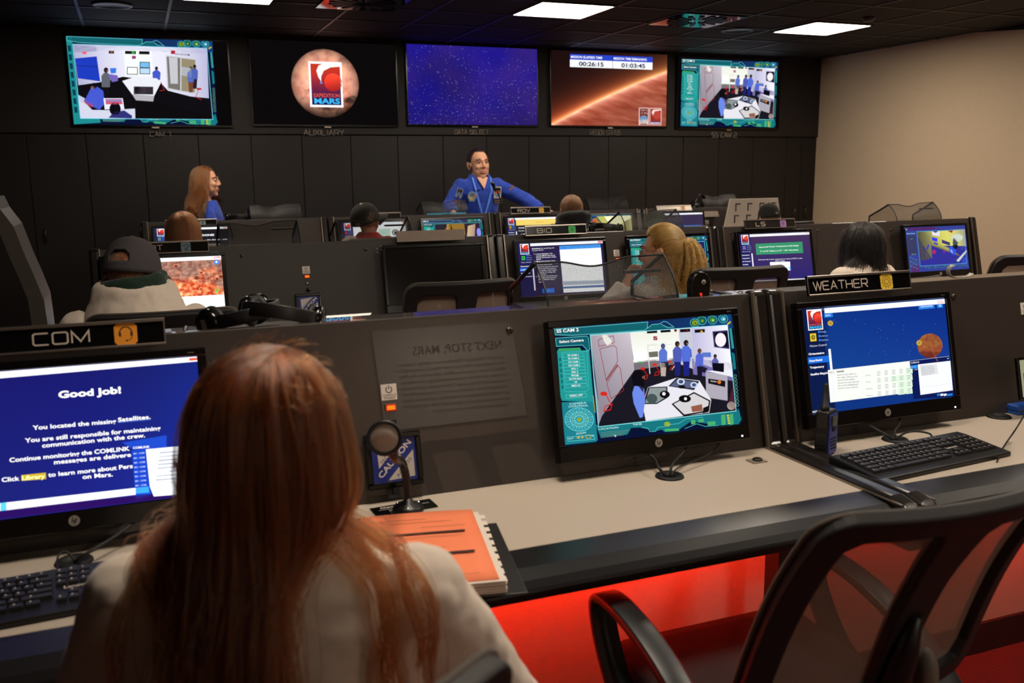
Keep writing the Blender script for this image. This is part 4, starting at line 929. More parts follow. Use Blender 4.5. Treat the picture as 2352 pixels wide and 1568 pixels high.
while i > 0:
    a = edges[max(0, i - 2)]; b = edges[i]
    t = thing('wall_cupboard', names[min(order, len(names) - 1)], 'cupboard', ((a + b) / 2, WALL_Y, 0), group='cupboards along the back wall')
    w = b - a
    MB().box((-w / 2 + .002, .004, 0), (w / 2 - .002, .02, 1.856)).build('carcass', M_darkwall, t)
    nd = 2 if i >= 2 else 1
    for k in range(nd):
        xa, xb = -w / 2 + w / nd * k + .003, -w / 2 + w / nd * (k + 1) - .003
        d = MB().box((xa, -.02, .012), (xb, .003, 1.853)).build('door', M_cup, t, bevel=.002)
        hx = xb - .075 if k == 0 else xa + .075
        MB().tube([(hx, -.02, .93), (hx, -.045, .94), (hx, -.05, .99), (hx, -.045, 1.04), (hx, -.02, 1.05)], .006, 8).build('handle', M_screw, d)
    i -= 2; order += 1

# ceiling lamps: recessed square troffers
def ceiling_light(cx, cy, label):
    t = thing('ceiling_light', label, 'ceiling light', (cx, cy, CEIL), group='square ceiling lights')
    h = .30
    f = MB()
    for s in (-1, 1):
        f.box((s * h, -h - .015, -.012), (s * (h + .015), h + .015, .005)); f.box((-h, s * h, -.012), (h, s * (h + .015), .005))
    f.build('frame', M_tbar, t)
    MB().box((-h, -h, -.009), (h, h, 0)).build('diffuser', M_lamp, t)
LX = (.73, 3.235, 5.88)
ceiling_light(LX[0], 7.09, 'square lit ceiling panel cut by the top edge, above the CAM 1 side')
ceiling_light(LX[1], 6.96, 'square lit ceiling panel above the standing speaker, near the top middle')
ceiling_light(LX[2], 7.10, 'square lit ceiling panel nearest the beige wall')
for x, y, l in ((LX[1], 3.9, 'lit ceiling panel overhead, above the BIO desk row'), (LX[2], 3.9, 'lit ceiling panel overhead by the side wall, above the LS desk'), (LX[1] - .3, 1.6, 'lit ceiling panel overhead, above the WEATHER desk'), (.75, 1.75, 'lit ceiling panel overhead, above the red-haired person'), (2.35, -2.3, 'lit ceiling panel overhead, in front of the rear wall poster')):  # last panel is added to light the poster so its mirror image shows
    ceiling_light(x, y, l)
# air diffusers and speakers in the ceiling
M_gloss = mat('glossy black panel', (12, 12, 13), .06, noise_amt=0)
def air_vent(cx, cy, label):
    t = thing('air_vent', label, 'air vent', (cx, cy, CEIL), group='square swirl air vents')
    MB().box((-.3, -.3, -.012), (.3, .3, 0)).build('panel', M_gloss, t, bevel=.002)
    for k in range(16):
        a = k * math.pi / 8; Mx = Matrix.Rotation(a, 4, 'Z')
        b = MB(); b.prism([(.08, -.006), (.25, -.02), (.255, .02), (.08, .008)], 2, -.019, -.0125, M=Mx); b.build('blade', M_satin, t)
def ceiling_speaker(cx, cy, label):
    t = thing('ceiling_speaker', label, 'speaker', (cx, cy, CEIL), group='round ceiling speakers')
    MB().lathe([(.0, -.006), (.12, -.008), (.125, -.012), (.14, -.012), (.145, -.004), (.145, 0)], 40).build('grille', M_satin, t)
air_vent(4.53, 7.05, 'square swirl air vent reflecting a screen, between two lit ceiling panels')
air_vent(1.68, 7.12, 'square swirl air vent above the AUXILIARY screen')
ceiling_speaker(5.2, 7.42, 'round black ceiling speaker beside the lit panel near the beige wall')
ceiling_speaker(-.05, 7.8, 'round black ceiling speaker above the CAM 1 screen')
t = thing('smoke_detector', 'small round pale fixture on the dark ceiling at upper right', 'smoke detector', at_z(1995, 40, CEIL))
MB().lathe([(0, -.03), (.04, -.03), (.055, -.01), (.055, 0)], 24).build('housing', M_tbar, t)

# ------------------------------------------------------------------ consoles
T = .2176
ROWS = {1: 1.987, 2: 4.571, 3: 7.262}
ZC = CAM_Z - .522           # height of the monitor centres
DZ = .745                   # desk top
ZT = 1.155                  # console top edge
SHZ = ZT - .03              # shelf behind the edge
def panel_y(z, off=.06):    # y of the sloping panel surface relative to the row line
    return (z - ZC) * math.tan(T) + off / math.cos(T)
PB, PT = panel_y(DZ), panel_y(ZT)
def at_panel(x, y, row, off=.02):
    n = Vector((0, math.cos(T), -math.sin(T))); o = Vector((0, ROWS[row], ZC)) + n * off
    d = ray(x, y); return CAMP + d * (n.dot(o - CAMP) / n.dot(d))
NOSE = [(-.36, DZ + .001), (-.44, DZ - .004), (-.475, DZ - .014), (-.492, DZ - .03), (-.489, DZ - .048), (-.47, DZ - .058), (-.36, DZ - .06)]
def console(row, x0, x1, label, leg_x=(), screws=(), grommets=(), power=None, lock=None, ends=(1, 1), left_open=False):
    Y = ROWS[row]; w = x1 - x0; c = (x0 + x1) / 2
    t = thing('console_desk', label, 'desk', (c, Y, 0), group='mission desks with sloping panels')
    a, b = -w / 2 + .05, w / 2 - .05
    MB().box((a, -.36, DZ - .028), (b, PB + .01, DZ)).build('desktop', M_desk, t, bevel=.002)
    MB().prism(NOSE, 0, a, b, smooth=False).build('front_edge', M_edge, t, bevel=.006, seg=3)
    MB().prism([(PB, DZ), (PB + .022, DZ), (PT + .022, ZT), (PT, ZT)], 0, a, b).build('sloping_panel', M_panel, t, bevel=.002)
    MB().box((a, PT + .02, SHZ - .02), (b, PT + .27, SHZ)).build('top_shelf', M_panel, t, bevel=.003)
    MB().box((a, PT + .25, .0), (b, PT + .27, SHZ - .02)).build('rear_panel', M_black, t)
    MB().box((a, -.035, .1), (b, -.02, DZ - .028)).build('modesty_panel', M_modesty, t)
    MB().box((a, -.045, 0), (b, -.02, .1)).build('kick_board', M_black, t, bevel=.002)
    MB().box((a + .03, -.21, DZ - .056), (b - .03, -.202, DZ - .03)).build('light_strip', M_red, t); MB().box((a + .03, -.222, DZ - .066), (b - .03, -.211, DZ - .028)).box((a + .03, -.211, DZ - .066), (b - .03, -.2, DZ - .058)).build('strip_cover', M_black, t)  # unseen shield added so the red strip lights only the modesty panel
    for lx in leg_x: MB().box((lx - c - .022, -.2, 0), (lx - c + .022, -.14, DZ - .028)).build('leg', M_satin, t, bevel=.004)
    for s, on in ((-1, ends[0]), (1, ends[1])):
        if not on: continue
        xe = s * (w / 2 - .025)
        prof = [(-.508, DZ - .1), (-.512, DZ - .03), (-.49, DZ + .002), (-.44, DZ + .013), (PB - .02, DZ + .014), (PT - .012, ZT + .006), (PT + .03, ZT + .006), (PT + .045, SHZ + .004), (PT + .28, SHZ + .004), (PT + .28, 0), (-.02, 0), (-.05, DZ - .11)]
        MB().prism(prof, 0, xe - .023, xe + .023).build('end_panel', M_trim, t, bevel=.012, seg=3)
        MB().prism([(PB - .022, DZ + .004), (PB - .012, DZ + .004), (PT - .006, ZT + .006), (PT - .016, ZT + .006)], 0, xe - s * .023 - .003, xe - s * .023 + .003).prism([(-.48, DZ), (-.48, DZ + .004), (PB, DZ + .004), (PB, DZ)], 0, xe - s * .023 - .003, xe - s * .023 + .003).build('edge_strip', mat('thin metal strip', (150, 135, 120), .35, .8), t)
    for (sx_, sy_) in screws:
        p = at_panel(sx_, sy_, row, .06) - Vector((c, Y, 0))
        Mx = Matrix.Translation(p) @ Matrix.Rotation(R(90) - T, 4, 'X')
        MB().lathe([(0, .005), (.005, .0048), (.0085, .003), (.009, 0)], 14, Mx).build('screw', M_screw, t)
    for (gx, gy) in grommets:
        p = at_z(gx, gy, DZ) - Vector((c, Y, 0))
        MB().lathe([(.016, .001), (.018, .004), (.03, .006), (.034, .004), (.036, 0)], 28, Matrix.Translation(p)).build('cable_grommet', M_rubber, t)
    if lock:
        p = at_z(*lock, DZ) - Vector((c, Y, 0))
        pl = MB().box((p.x - .022, p.y - .018, DZ), (p.x + .022, p.y + .018, DZ + .003)).build('lock_plate', mat('satin steel plate', (150, 138, 122), .4, .3), t, bevel=.001)
        MB().lathe([(0, .006), (.011, .006), (.013, .003), (.013, 0)], 20, Matrix.Translation((p.x + .002, p.y, DZ + .002))).build('lock_barrel', M_satin, pl)
    if power:
        for kind, (px_, py_), sz in power:
            p = at_panel(px_, py_, row, .06) - Vector((c, Y, 0))
            e = thing('power_control', None, None, p, (-T, 0, 0)); e.parent = t; e.name = {'label': 'power_label', 'switch': 'power_switch', 'usb': 'usb_port', 'knob': 'key_switch'}[kind]
            if kind == 'label':
                cv = Canvas(100, 100, .0001); cv.layer(0).rect(0, 0, 100, 100, (224, 214, 204)); cv.layer(1).ring(50, 35, 19, 6, (50, 50, 60), 24, None, -math.pi / 2 + .55, 1.5 * math.pi - .55).line([(50, 8), (50, 34)], 6, (50, 50, 60))
                cv.wide('CONSOLE', 6, 75, 94, 11, 2, (70, 70, 76)).wide('POWER', 16, 93, 84, 11, 2, (70, 70, 76))
                MB().box((-sz, -.0015, -sz), (sz, .002, sz)).build('plate', M_paper, e); cv.build('print', M_print, sz * 2, sz * 2, e, -.0017)
            elif kind == 'switch':
                MB().box((-sz, -.004, -sz * .68), (sz, .004, sz * .68)).build('bezel', mat('orange plastic', (170, 60, 20), .4), e, bevel=.001)
                MB().box((-sz * .72, -.008, -sz * .36), (sz * .72, 0, sz * .36)).build('rocker', M_orange, e, bevel=.001)
            elif kind == 'usb':
                MB().box((-sz, -.004, -sz * .68), (sz, .004, sz * .68)).build('bezel', M_satin, e, bevel=.001)
                MB().box((-sz * .35, -.0055, -sz * .18), (sz * .35, 0, sz * .18)).build('socket', M_alu, e)
            else:
                MB().lathe([(0, .012), (sz, .01), (sz * 1.2, .003), (sz * 1.2, 0)], 20, Matrix.Rotation(R(90), 4, 'X')).build('knob', M_satin, e)
    return t
pw1 = [('label', (893, 900), .0185), ('switch', (897, 936), .013), ('usb', (899, 971), .011)]
pw2 = [('label', (703, 620), .0185), ('switch', (705, 635), .013), ('usb', (706, 650), .011), ('knob', (708, 666), .009)]
pw2b = [('label', (1416, 581), .0185), ('switch', (1418, 595.5), .013), ('usb', (1420, 611), .011)]
DESKS = {}
DESKS['com'] = console(1, -.62, 1.58, 'near desk with the COM sign, two monitors and a red-lit front', (-.3, 1.45), [(1170, 759)], [(1538, 1094), (170, 1290)], pw1, (1738, 1059))
DESKS['wx'] = console(1, 1.58, 3.05, 'near right desk with the WEATHER sign and keyboard', (2.9,), [(1796, 708), (2190, 681)], [(2056, 1010), (2294, 957)], [('label', (2354, 708), .0185)])
DESKS['rob'] = console(2, -.22, 1.77, 'second-row desk on the left with a robot-arm sign and a blank monitor', (), [(233, 603), (555, 588), (840, 573), (1116, 560)], [(1075, 712)], pw2)
DESKS['bio'] = console(2, 1.77, 3.16, 'second-row desk with the BIO sign, in front of the ponytailed person', (), [], [(1290, 690)], pw2b)
DESKS['ls'] = console(2, 3.16, 5.22, 'second-row desk with the LS sign, against the beige wall', (), [(1678, 535), (1878, 530), (2047, 528)], [])
DESKS['launch'] = console(3, .02, 1.385, 'third-row desk at far left, where the brown-haired girl sits', (), [(350, 531), (589, 522)], [])
DESKS['med'] = console(3, 1.385, 2.785, 'third-row desk with the red-cross sign, where the boy in red sits', (), [], [])
DESKS['rov'] = console(3, 2.785, 4.195, 'third-row desk with the ROV sign', (), [], [])
DESKS['geo'] = console(3, 4.195, 5.6, 'third-row desk with the GEO sign, holding the white slotted board', (), [], [], [('label', (1624, 510), .0185)])

# ------------------------------------------------------------------ monitors
MW, MH, SW, SH, SZ = .548, .345, .512, .288, .0115
def hp_badge(parent, y, z, r=.011):
    cv = Canvas(100, 100, .0001)
    cv.layer(0).circ(50, 50, 48, (150, 142, 134)); cv.layer(1)
    cv.line([(40, 14), (28, 70)], 7, (24, 22, 22)); cv.line([(33, 46), (48, 46), (43, 70)], 7, (24, 22, 22)); cv.line([(60, 34), (48, 88)], 7, (24, 22, 22)); cv.line([(57, 38), (72, 38), (66, 62), (53, 62)], 7, (24, 22, 22))
    return cv.build('badge', M_print, r * 2, r * 2, parent, y).__setattr__('location', (0, 0, z))
def monitor(row, X, label, art=None, m=None, group='desk monitors'):
    Y = ROWS[row]
    t = thing('monitor', label, 'monitor', (X, Y, ZC), (-T, 0, 0), group)
    f = MB(); w, h = MW / 2, MH / 2; b = .0
    zt, zb = SZ + SH / 2, SZ - SH / 2
    f.box((-w, 0, zt), (w, .03, h)).box((-w, 0, -h), (w, .03, zb)).box((-w, 0, zb), (-SW / 2, .03, zt)).box((SW / 2, 0, zb), (w, .03, zt))
    f.build('bezel', M_plastic, t, bevel=.0025)
    MB().prism([(-w + .01, .029), (w - .01, .029), (w - .06, .05), (-w + .06, .05)], 2, -h + .01, h - .01).build('back_shell', M_satin, t, bevel=.003)
    MB().box((-.06, .045, -.06), (.06, .0595, .06)).build('wall_mount', M_satin, t)
    cv = Canvas()
    if art: art(cv); o = cv.build('display', m or M_screen, SW, SH, t, .006)
    else: art_blank(cv); o = cv.build('display', print_mat('dark switched-off glass', .12), SW, SH, t, .006)
    o.location.z = SZ
    hp_badge(t, -.0008, -h + .02)
    cv = Canvas(100, 20, .0001); cv.text('23xi', (10, 16), (90, 16), 14, (150, 142, 134)); o = cv.build('model_mark', M_print, .016, .0035, t, -.0006); o.location = (w - .03, 0, h - .009)
    MB().box((w - .027, -.0012, -h + .0075), (w - .023, .002, -h + .0115)).build('power_light', M_led if art else M_satin, t)
    return t
XM = {'com': -.1615, 'ss': 1.1735, 'wx': 1.9109, 'rob': .1, 'dk': 1.4088, 'bio': 2.1289, 'gb': 2.8094, 'ls': 3.541, 'l2': 4.8073, 'med': 1.7428, 'msc': 2.3996, 'rov': 3.1278, 'yel': 3.8004}
def com_px(u, v):
    z = SZ + SH / 2 - v * SH
    p = Vector((XM['com'] + (u - .5) * SW, ROWS[1] + math.sin(T) * z, ZC + math.cos(T) * z)) - CAMP
    d = p.dot(FW); return (1176 + FPX * p.dot(RT) / d, 784 - FPX * p.dot(UP) / d)
XM['done'] = at_panel(527, 512, 3, 0).x - MW / 2
XM['geo'] = at_panel(1618, 490, 3, 0).x - MW / 2
Q_SS = [(172, 275), (1635, 150), (1718, 1035), (262, 1240)]
MON = {}
MON['com'] = monitor(1, XM['com'], 'monitor reading Good Job! under the COM sign', art_com, M_screen_hi)
MON['ss'] = monitor(1, XM['ss'], 'near monitor showing a turquoise SS CAM 2 camera view', lambda cv: art_bay(cv, Q_SS))
MON['wx'] = monitor(1, XM['wx'], 'monitor with a dark blue starfield under the WEATHER sign', art_weather)
MON['rob'] = monitor(2, XM['rob'], 'monitor with an orange terrain map beside the man in the grey cap', art_terrain, M_screen_hi)
MON['dk'] = monitor(2, XM['dk'], 'switched-off black monitor behind an empty chair')
MON['bio'] = monitor(2, XM['bio'], 'monitor with numbered directions under the BIO sign', art_bio)
MON['gb'] = monitor(2, XM['gb'], 'monitor titled GLOVEBOX, half hidden by the ponytailed head', art_glovebox)
MON['ls'] = monitor(2, XM['ls'], 'monitor with a green water temperature box under the LS sign', art_ls)
MON['l2'] = monitor(2, XM['l2'], 'monitor with a tilted blue and yellow room view by the beige wall', art_lab)
MON['done'] = monitor(3, XM['done'], 'far left monitor reading DONE! behind the brown-haired girl', art_done)
MON['med'] = monitor(3, XM['med'], 'monitor with a white page behind the boy in the black cap', art_med)
MON['msc'] = monitor(3, XM['msc'], 'monitor titled MED SC with a yellow and purple picture', art_medsc)
MON['rov'] = monitor(3, XM['rov'], 'monitor with a yellow DIRECTIONS bar under the ROV sign', art_rov)
MON['yel'] = monitor(3, XM['yel'], 'monitor with a bright yellow rover picture, right of the hooded boy', art_rovcam)
MON['geo'] = monitor(3, XM['geo'], 'monitor with a blue and white table under the GEO sign', art_geo)
p0, p1 = at_panel(2336, 822, 1, -.03), at_panel(2336, 920, 1, -.03)
t = thing('tablet', 'small black-framed tablet leaning on the desk at the right edge, above a blue case', 'tablet', (p0.x + .085, (p0.y + p1.y) / 2, (p0.z + p1.z) / 2), (-T, 0, 0))
hh = (p0 - p1).length / 2
MB().box((-.085, 0, -hh), (.085, .012, hh)).build('frame', M_plastic, t, bevel=.003)
cv = Canvas(); cv.rect(0, 0, 1000, 562.5, (150, 150, 120)); cv.layer(1).rect(60, 200, 1000, 562, (60, 70, 150)); cv.build('display', M_screen, .155, hh * 2 - .016, t, -.0008)
p2 = at_z(2340, 940, DZ + .02)
t = thing('blue_case', 'small blue case under the tablet at the right edge', 'case', (p2.x + .06, p2.y + .03, DZ), (0, 0, 0))
MB().box((-.06, -.03, 0), (.06, .03, .028)).build('shell', mat('blue plastic case', (30, 80, 170), .4), t, bevel=.004)
MB().box((-.061, -.031, .012), (.061, .031, .014)).build('seam', M_rubber, t)

# ------------------------------------------------------------------ wall televisions
tvpx = {1: [(146, 85.6), (523, 85.6), (537, 290.3), (169, 292.5)], 2: [(567.5, 89.7), (912, 97), (914.8, 289), (581.6, 292)], 3: [(933.2, 98), (1238, 109.7), (1235.9, 290), (934, 290)],
        4: [(1264.8, 111.4), (1537.8, 124), (1530, 293.4), (1263.5, 291)], 5: [(1556, 124.6), (1798, 138), (1788.6, 298.5), (1554, 295.8)]}
TVY = 8.985
def television(k, label, art, m, sub=(0, 0, 1, 1)):
    P = [at_y(x, y, TVY) for x, y in tvpx[k]]
    xl, xr = (P[0].x + P[3].x) / 2, (P[1].x + P[2].x) / 2; zt, zb = (P[0].z + P[1].z) / 2, (P[2].z + P[3].z) / 2
    w, h = xr - xl, zt - zb
    t = thing('wall_television', label, 'television', ((xl + xr) / 2, TVY, (zt + zb) / 2), group='televisions on the back wall')
    f = MB(); e = .012
    f.box((-w / 2, 0, h / 2 - e), (w / 2, .03, h / 2)).box((-w / 2, 0, -h / 2), (w / 2, .03, -h / 2 + e * 1.4)).box((-w / 2, 0, -h / 2 + e * 1.4), (-w / 2 + e, .03, h / 2 - e)).box((w / 2 - e, 0, -h / 2 + e * 1.4), (w / 2, .03, h / 2 - e))
    f.build('bezel', M_plastic, t, bevel=.002)
    MB().box((-w / 2 + .01, .006, -h / 2 + .012), (w / 2 - .01, BOARD_Y - TVY - .001, h / 2 - .01)).build('cabinet', M_satin, t)
    dw, dh = w - 2 * e, h - 2.4 * e
    cv = Canvas(); art(cv)
    if sub != (0, 0, 1, 1):
        b = Canvas(); b.rect(0, 0, 1000, 562.5, (10, 8, 9)); o = b.build('screen_glass', M_screen, dw, dh, t, .005); o.location.z = e * .2
    o = cv.build('display', m, dw * (sub[2] - sub[0]), dh * (sub[3] - sub[1]), t, .0045); o.location = (dw * ((sub[0] + sub[2]) / 2 - .5), 0, e * .2 + dh * (.5 - (sub[1] + sub[3]) / 2))
    MB().box((-.03, -.002, -h / 2 - .012), (.03, .02, -h / 2 + .001)).build('badge', M_alu, t)
    return t, w, h
television(1, 'leftmost wall television, a white laboratory view over the CAM 1 caption', art_cam1, M_screen, (0, 0, .905, 1))
television(2, 'wall television with a pale red planet and a square mission badge', art_planet, M_screen)
television(3, 'wall television filled with a blue starfield', art_stars, M_screen)
television(4, 'wall television with two clocks over a red planet edge', art_status, M_screen)
television(5, 'rightmost wall television, turquoise camera view over the SS CAM 2 caption', lambda cv: art_bay(cv, Q_SS), M_screen, (.03, .03, .97, .99))
for s, x0, x1, y0, y1 in (('CAM 1', 345, 392, 303, 313), ('AUXILIARY', 698, 790, 298, 310), ('DATA SELECT', 1044, 1121, 298, 308), ('MISSION STATUS', 1355, 1424, 299, 310), ('SS CAM 2', 1634, 1691, 304.5, 315)):
    a, b, c = at_y(x0, y1, BOARD_Y), at_y(x1, y1, BOARD_Y), at_y(x0, y0, BOARD_Y)
    mb = MB(); w = b.x - a.x
    for vs, fs in wide_text(s, -w / 2, 0, w / 2, c.z - a.z, min(.011, .15 * w / len(s))):
        mb.add([(x, 0, z) for x, z in vs], fs)
    o = mb.build('wall_lettering', M_wallletter, None, solid=.01, loc=((a.x + b.x) / 2, BOARD_Y - .0055, a.z))
    tag(o, 'raised metal lettering reading %s under a wall television' % s, 'lettering', 'captions under the televisions')

# ------------------------------------------------------------------ station signs
def icon_art(cv, kind, rgb):
    cv.layer(2); r = 13
    cv.poly([(0 + r, 0), (100 - r, 0), (100, r), (100, 100 - r), (100 - r, 100), (r, 100), (0, 100 - r), (0, r)], rgb)
    k = tuple(int(c * .28) for c in rgb); cv.layer(3)
    if kind == 'headset':
        cv.ring(50, 46, 27, 6, k, 20, 29, math.pi * 1.0, math.pi * 2.0); cv.poly([(18, 44), (30, 40), (30, 62), (20, 60)], k); cv.poly([(70, 40), (82, 44), (80, 60), (70, 62)], k); cv.line([(77, 62), (72, 76), (56, 81)], 3, k); cv.circ(53, 81, 6, k, 12, 4)
    elif kind == 'sun':
        cv.ring(50, 50, 17, 4, k, 24)
        pts = []
        for i in range(36):
            a = i * math.pi / 18; rr = 42 if i % 3 == 1 else 29; a2 = a + (.14 if i % 3 == 1 else 0); pts.append((50 + rr * math.cos(a2), 50 + rr * math.sin(a2)))
        cv.line(pts, 2.6, k, True)
    elif kind == 'leaf':
        cv.poly([(50, 22), (62, 42), (62, 58), (50, 78), (38, 58), (38, 42)], k); cv.layer(4).line([(50, 26), (50, 84)], 3, rgb)
        for i in range(3): cv.line([(41, 40 + 12 * i), (50, 48 + 12 * i), (59, 40 + 12 * i)], 2, rgb)
        cv.layer(3); cv.ring(50, 50, 40, 2.5, k, 10, None, .2, 1.2); cv.ring(50, 50, 40, 2.5, k, 10, None, 1.9, 2.9); cv.ring(50, 50, 40, 2.5, k, 10, None, 3.5, 4.4); cv.ring(50, 50, 40, 2.5, k, 10, None, 5.1, 6.0)
    elif kind == 'arm':
        cv.poly([(34, 88), (72, 88), (72, 94), (34, 94)], k); cv.line([(42, 78), (48, 62), (58, 62), (64, 78), (42, 78)], 4, k); cv.circ(52, 72, 6, k); cv.line([(52, 56), (30, 36), (58, 20), (76, 30)], 5, k); cv.ring(22, 30, 10, 4, k, 14, None, .6, 5); cv.ring(80, 40, 12, 5, k, 16); cv.poly([(72, 52), (60, 62), (66, 48)], k)
    elif kind == 'cross':
        cv.ring(50, 50, 34, 5, k); cv.poly([(42, 26), (58, 26), (58, 42), (74, 42), (74, 58), (58, 58), (58, 74), (42, 74), (42, 58), (26, 58), (26, 42), (42, 42)], k)
    elif kind == 'shield':
        cv.line([(50, 18), (74, 26), (72, 56), (50, 84), (28, 56), (26, 26)], 4, k, True); cv.poly([(50, 30), (60, 46), (54, 64), (44, 60), (40, 44)], k)
    elif kind == 'wheel':
        cv.ring(50, 50, 32, 5, k); cv.ring(50, 50, 16, 5, k)
    elif kind == 'rocket':
        cv.poly([(50, 16), (60, 38), (58, 66), (42, 66), (40, 38)], k); cv.poly([(40, 56), (30, 78), (42, 70)], k); cv.poly([(60, 56), (70, 78), (58, 70)], k); cv.line([(50, 70), (50, 86)], 5, k)
    elif kind == 'rock':
        cv.line([(24, 66), (34, 34), (58, 24), (78, 44), (70, 74), (40, 80)], 4, k, True)
def station_sign(row, xr, zr, text, tx, icon, rgb, ix, label, back=False, lean=.25, plate=None, W=.365):
    """aluminium-railed name plate standing on the console top; xr,zr: pixel of its lower right corner"""
    p = at_panel(xr, zr, row, .02)
    base = Vector((p.x - W / 2, p.y, ZT + .002 if row > 1 else p.z))
    t = thing('station_sign', label, 'sign', p - Vector((W / 2, 0, 0)), (-lean, 0, 0), 'name signs on the desk tops')
    H = .056
    pm = plate or M_plastic
    MB().box((-W / 2, 0, 0), (W / 2, .006, H)).build('plate', mat('dull aluminium', (128, 114, 102), .5, .5) if back else pm, t)
    MB().box((-W / 2 + .02, .008, .0), (W / 2 - .02, .014, H - .01)).build('stiffener', M_satin, t)
    if not back:
        MB().box((-W / 2, -.004, H - .007), (W / 2, .007, H)).build('upper_rail', M_alu, t, bevel=.001); MB().box((-W / 2, -.004, 0), (W / 2, .007, .005)).build('lower_rail', M_alu, t, bevel=.001)
        MB().box((W / 2 - .003, -.003, 0), (W / 2, .007, H)).build('end_cap', M_alu, t); MB().box((-W / 2, -.003, 0), (-W / 2 + .002, .007, H)).build('end_cap', M_alu, t)
        a, b = -W / 2 + tx[0] * W, -W / 2 + tx[1] * W
        mb = MB()
        for vs, fs in wide_text(text, a, .016, b, .023, .0032): mb.add([(x, -.0006, z) for x, z in vs], fs)
        mb.build('lettering', M_letter, t)
        cv = Canvas(100, 100, .0001); icon_art(cv, icon, rgb); o = cv.build('icon', M_print, .044, .044, t, -.0003); o.location = (-W / 2 + ix * W, 0, H / 2 - .001)
    return t
GREYP = mat('shiny dark plate', (60, 54, 52), .25, .6)
station_sign(1, 382, 790, 'COM', (.32, .6), 'headset', (236, 150, 40), .79, 'black COM name plate with an orange headset symbol')
station_sign(1, 2093, 664, 'WEATHER', (.06, .57), 'sun', (236, 196, 56), .76, 'black WEATHER name plate with a yellow sun symbol')
station_sign(2, 480, 578, 'ROBOT', (.03, .44), 'arm', (116, 140, 156), .72, 'name plate ending in OT with a pale blue robot-arm symbol', lean=.02)
station_sign(2, 1348, 537, 'BIO', (.19, .42), 'leaf', (50, 168, 82), .76, 'black BIO name plate with a green leaf symbol')
station_sign(2, 1827, 522, 'LS', (.22, .4), 'shield', (160, 116, 176), .76, 'shiny LS name plate with a purple shield symbol', plate=GREYP)
station_sign(2, 1068, 550, '', None, None, None, None, 'blank silver sign seen from its plain side above the switched-off monitor', back=True)
station_sign(3, 499, 519, '', (.2, .5), 'rocket', (130, 146, 150), .72, 'name plate with a pale rocket symbol beside the brown-haired girl')
station_sign(3, 921, 503, 'MED', (.12, .45), 'cross', (222, 64, 50), .62, 'name plate with a red cross symbol beside the boy in the black cap', lean=.1)
station_sign(3, 1265, 489, 'ROV', (.17, .48), 'wheel', (214, 164, 56), .77, 'black ROV name plate with a gold wheel symbol')
station_sign(3, 1590, 483, 'GEO', (.18, .47), 'rock', (214, 150, 100), .75, 'tilted silver GEO name plate with an orange rock symbol', lean=.55, plate=M_alu)
station_sign(3, 1652, 497, '', None, None, None, None, 'shiny silver sign edge to the right of the GEO plate', back=True, lean=.5)

# ------------------------------------------------------------------ swivel chairs
M_fabric = mat('black seat fabric', (13, 11, 12), .9, noise_amt=.25, scale=300, bump=.3)
M_chairmesh = mesh_weave('black chair mesh', (150, 128, 112), 420, .56, (1.3, 1, 1), 'UV')
M_framefab = mat('black chair frame', (30, 26, 25), .6, noise_amt=.15, scale=200, bump=.2)
M_piping = mat('brown grey piping', (84, 72, 62), .7, noise_amt=.2, scale=400)
def rrect(w0, w1, h0, h1, r, n=5):
    """rounded outline, narrower at the bottom: half widths w0 (bottom) and w1 (top), from h0 to h1"""
    pts = []
    for cx, cy, a0 in ((w1 - r, h1 - r, 0), (-(w1 - r), h1 - r, 90), (-(w0 - r), h0 + r, 180), (w0 - r, h0 + r, 270)):
        for k in range(n + 1):
            a = R(a0 + 90 * k / n); pts.append((cx + r * math.cos(a), cy + r * math.sin(a)))
    return pts
